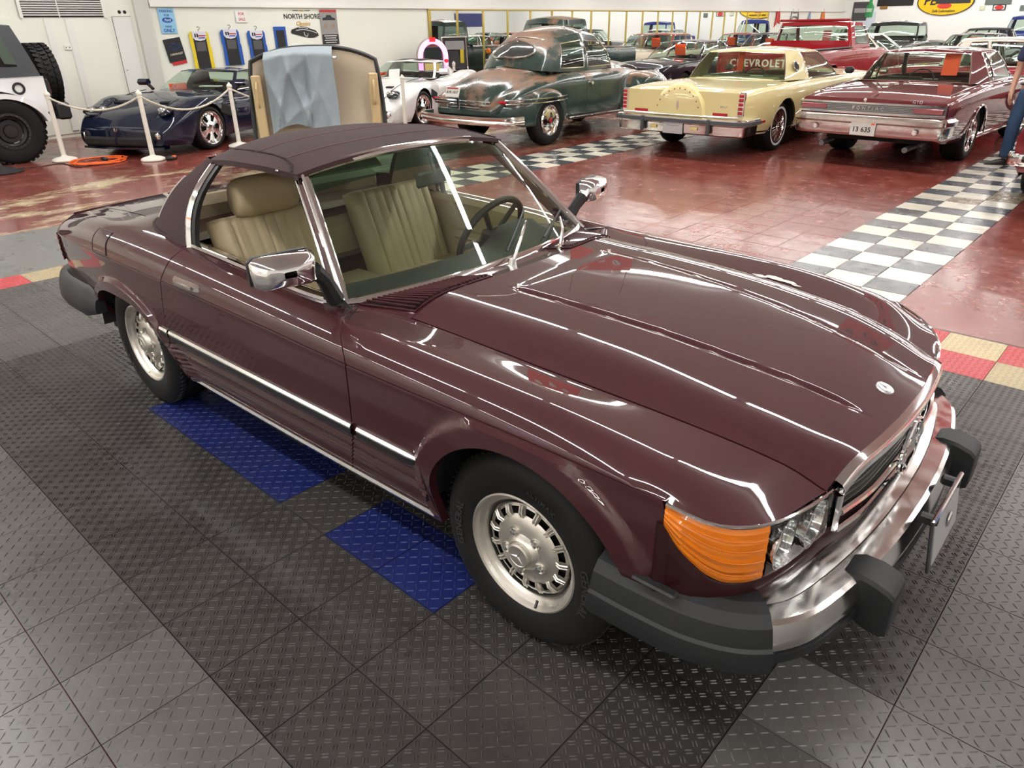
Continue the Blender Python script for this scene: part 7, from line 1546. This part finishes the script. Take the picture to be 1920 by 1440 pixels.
fp = at_z(1884, 314, FZ); t = thing('person', 'person in a navy t-shirt and blue jeans cropped by the right edge', 'person', (fp.x+.075, fp.y+.12, FZ), R(-105))
# local: +x forward, +y left; right arm (y<0) hangs bent beside the pocket
def arm(sg, V, E, Rd, sh):
    n = len(V); V += [(0, sg*.20, 1.45), (-.03, sg*.25, 1.30), (-.045, sg*.268, 1.13), (.03, sg*.25, .98), (.09, sg*.225, .90)]; E += [(sh, n), (n, n+1), (n+1, n+2), (n+2, n+3), (n+3, n+4)]; Rd += [.062, .052, .043, .035, (.03, .022)]
    p = n+4; V += [(.125, sg*.212, .855)]; E += [(p, n+5)]; Rd += [(.042, .02)]
    for k, (dx, dy, L) in enumerate(((.035, .0, .085), (.022, .008, .095), (.006, .012, .09), (-.012, .012, .07))):
        q = len(V); b0 = Vector((.125+dx*.6, sg*(.212-dy), .83)); V += [tuple(b0), tuple(b0+Vector((.012, -sg*.004, -L*.4))), tuple(b0+Vector((.004, -sg*.012, -L*.75))), tuple(b0+Vector((-.008, -sg*.018, -L)))]; E += [(n+5, q), (q, q+1), (q+1, q+2), (q+2, q+3)]; Rd += [.0105, .0095, .009, .0075]
    q = len(V); V += [(.152, sg*.192, .865), (.168, sg*.18, .835), (.17, sg*.172, .805)]; E += [(n+4, q), (q, q+1), (q+1, q+2)]; Rd += [.013, .0115, .009]
V = [(0, 0, .98), (0, 0, 1.15), (0, 0, 1.32), (0, 0, 1.44), (.01, 0, 1.53), (.02, 0, 1.60), (.025, 0, 1.68), (.02, 0, 1.755), (.01, 0, 1.79)]; E = [(i, i+1) for i in range(8)]; Rd = [(.15, .11), (.145, .11), (.16, .115), (.12, .085), .058, (.066, .075), (.078, .095), (.07, .085), .03]
arm(-1, V, E, Rd, 3); arm(1, V, E, Rd, 3)
for sg in (-1, 1):
    fy_ = .15 if sg < 0 else .125
    n = len(V); V += [(0, sg*.10, .90), (.02, sg*(.05+fy_*.55), .52), (-.02, sg*fy_, .12), (-.02, sg*fy_, .07)]; E += [(0, n), (n, n+1), (n+1, n+2), (n+2, n+3)]; Rd += [.085, .058, .042, .036]
body = skin_mesh('body', V, E, Rd, SKIN, t)
for (p, r_, m, nm) in (((.11, 0, 1.665), .014, SKIN, 'nose'), ((.094, .032, 1.70), .011, WHITE, 'eye'), ((.094, -.032, 1.70), .011, WHITE, 'eye'), ((.095, 0, 1.622), .016, mat('lips', (.35, .12, .1), .5), 'mouth'), ((.02, .082, 1.68), .024, SKIN, 'ear'), ((.02, -.082, 1.68), .024, SKIN, 'ear')):
    b = MB(); b.lathe([(0, -1), (.5, -.85), (.87, -.5), (1, 0), (.87, .5), (.5, .85), (0, 1)], 12); b.xf(Matrix.Translation(p) @ Matrix.Diagonal((r_*(.5 if nm == 'ear' else 1), r_*(1.6 if nm == 'mouth' else .5 if nm == 'ear' else 1), r_*(.45 if nm == 'mouth' else 1.3), 1))); b.build(nm, m, body)
b = MB(); b.lathe([(0, .115), (.05, .105), (.085, .065), (.093, .02), (.09, -.02)], 20); b.xf(Matrix.Translation((.005, 0, 1.70)) @ Matrix.Rotation(R(-14), 4, 'Y')); b.build('hair', HAIR, t)
V = [(0, 0, .93), (0, 0, 1.10), (0, 0, 1.30), (0, 0, 1.43), (.005, 0, 1.50), (0, -.19, 1.45), (-.03, -.248, 1.31), (-.038, -.262, 1.22), (0, .19, 1.45), (-.03, .248, 1.31), (-.038, .262, 1.22)]
skin_mesh('t_shirt', V, [(0, 1), (1, 2), (2, 3), (3, 4), (3, 5), (5, 6), (6, 7), (3, 8), (8, 9), (9, 10)], [(.178, .135), (.172, .135), (.18, .135), (.135, .10), (.075, .08), .078, .072, .074, .078, .072, .074], TEE, t)
V = [(0, 0, .98), (0, 0, .90), (0, -.10, .84), (.02, -.13, .52), (-.02, -.148, .16), (-.01, -.15, .08), (0, .10, .84), (.02, .12, .52), (-.02, .125, .16), (-.01, .125, .08)]
skin_mesh('jeans', V, [(0, 1), (1, 2), (2, 3), (3, 4), (4, 5), (1, 6), (6, 7), (7, 8), (8, 9)], [(.168, .125), (.165, .125), .10, .082, .072, .074, .10, .082, .072, .074], JEAN, t)
b = MB(); b.tube([(.128*math.cos(a), .172*math.sin(a), .985) for a in np.linspace(0, 2*math.pi, 29)[:-1]], .014, 6, closed=True); b.build('belt', SHOE, t)
for sg in (-1, 1):
    b = MB(); P = []
    for f in np.linspace(0, 1, 11):
        x = -.10+.30*f; wd = .045+.012*math.sin(math.pi*f**.8); h = (.085 if f < .35 else .085-.045*(f-.35)/.65); e = max(.25, math.sin(math.pi*min(1, max(0, f*.94+.03)))**.4); P.append([((x*math.cos(.7 if sg < 0 else 0)), sg*(.155 if sg < 0 else .13)-(x*math.sin(.7) if sg < 0 else 0)+wd*e*math.cos(a), .005+max(0, h*e*math.sin(a))) for a in np.linspace(0, math.pi, 11)])
    b.grid(P); k = 11; b.f += [tuple(range(k)), tuple(range(len(b.v)-k, len(b.v)))[::-1]]+[tuple(i*k for i in range(11))+tuple(i*k+k-1 for i in range(10, -1, -1))]; b.mi += [0, 0, 0]; b.build('shoe', SHOE, t, fix=True, ang=60)
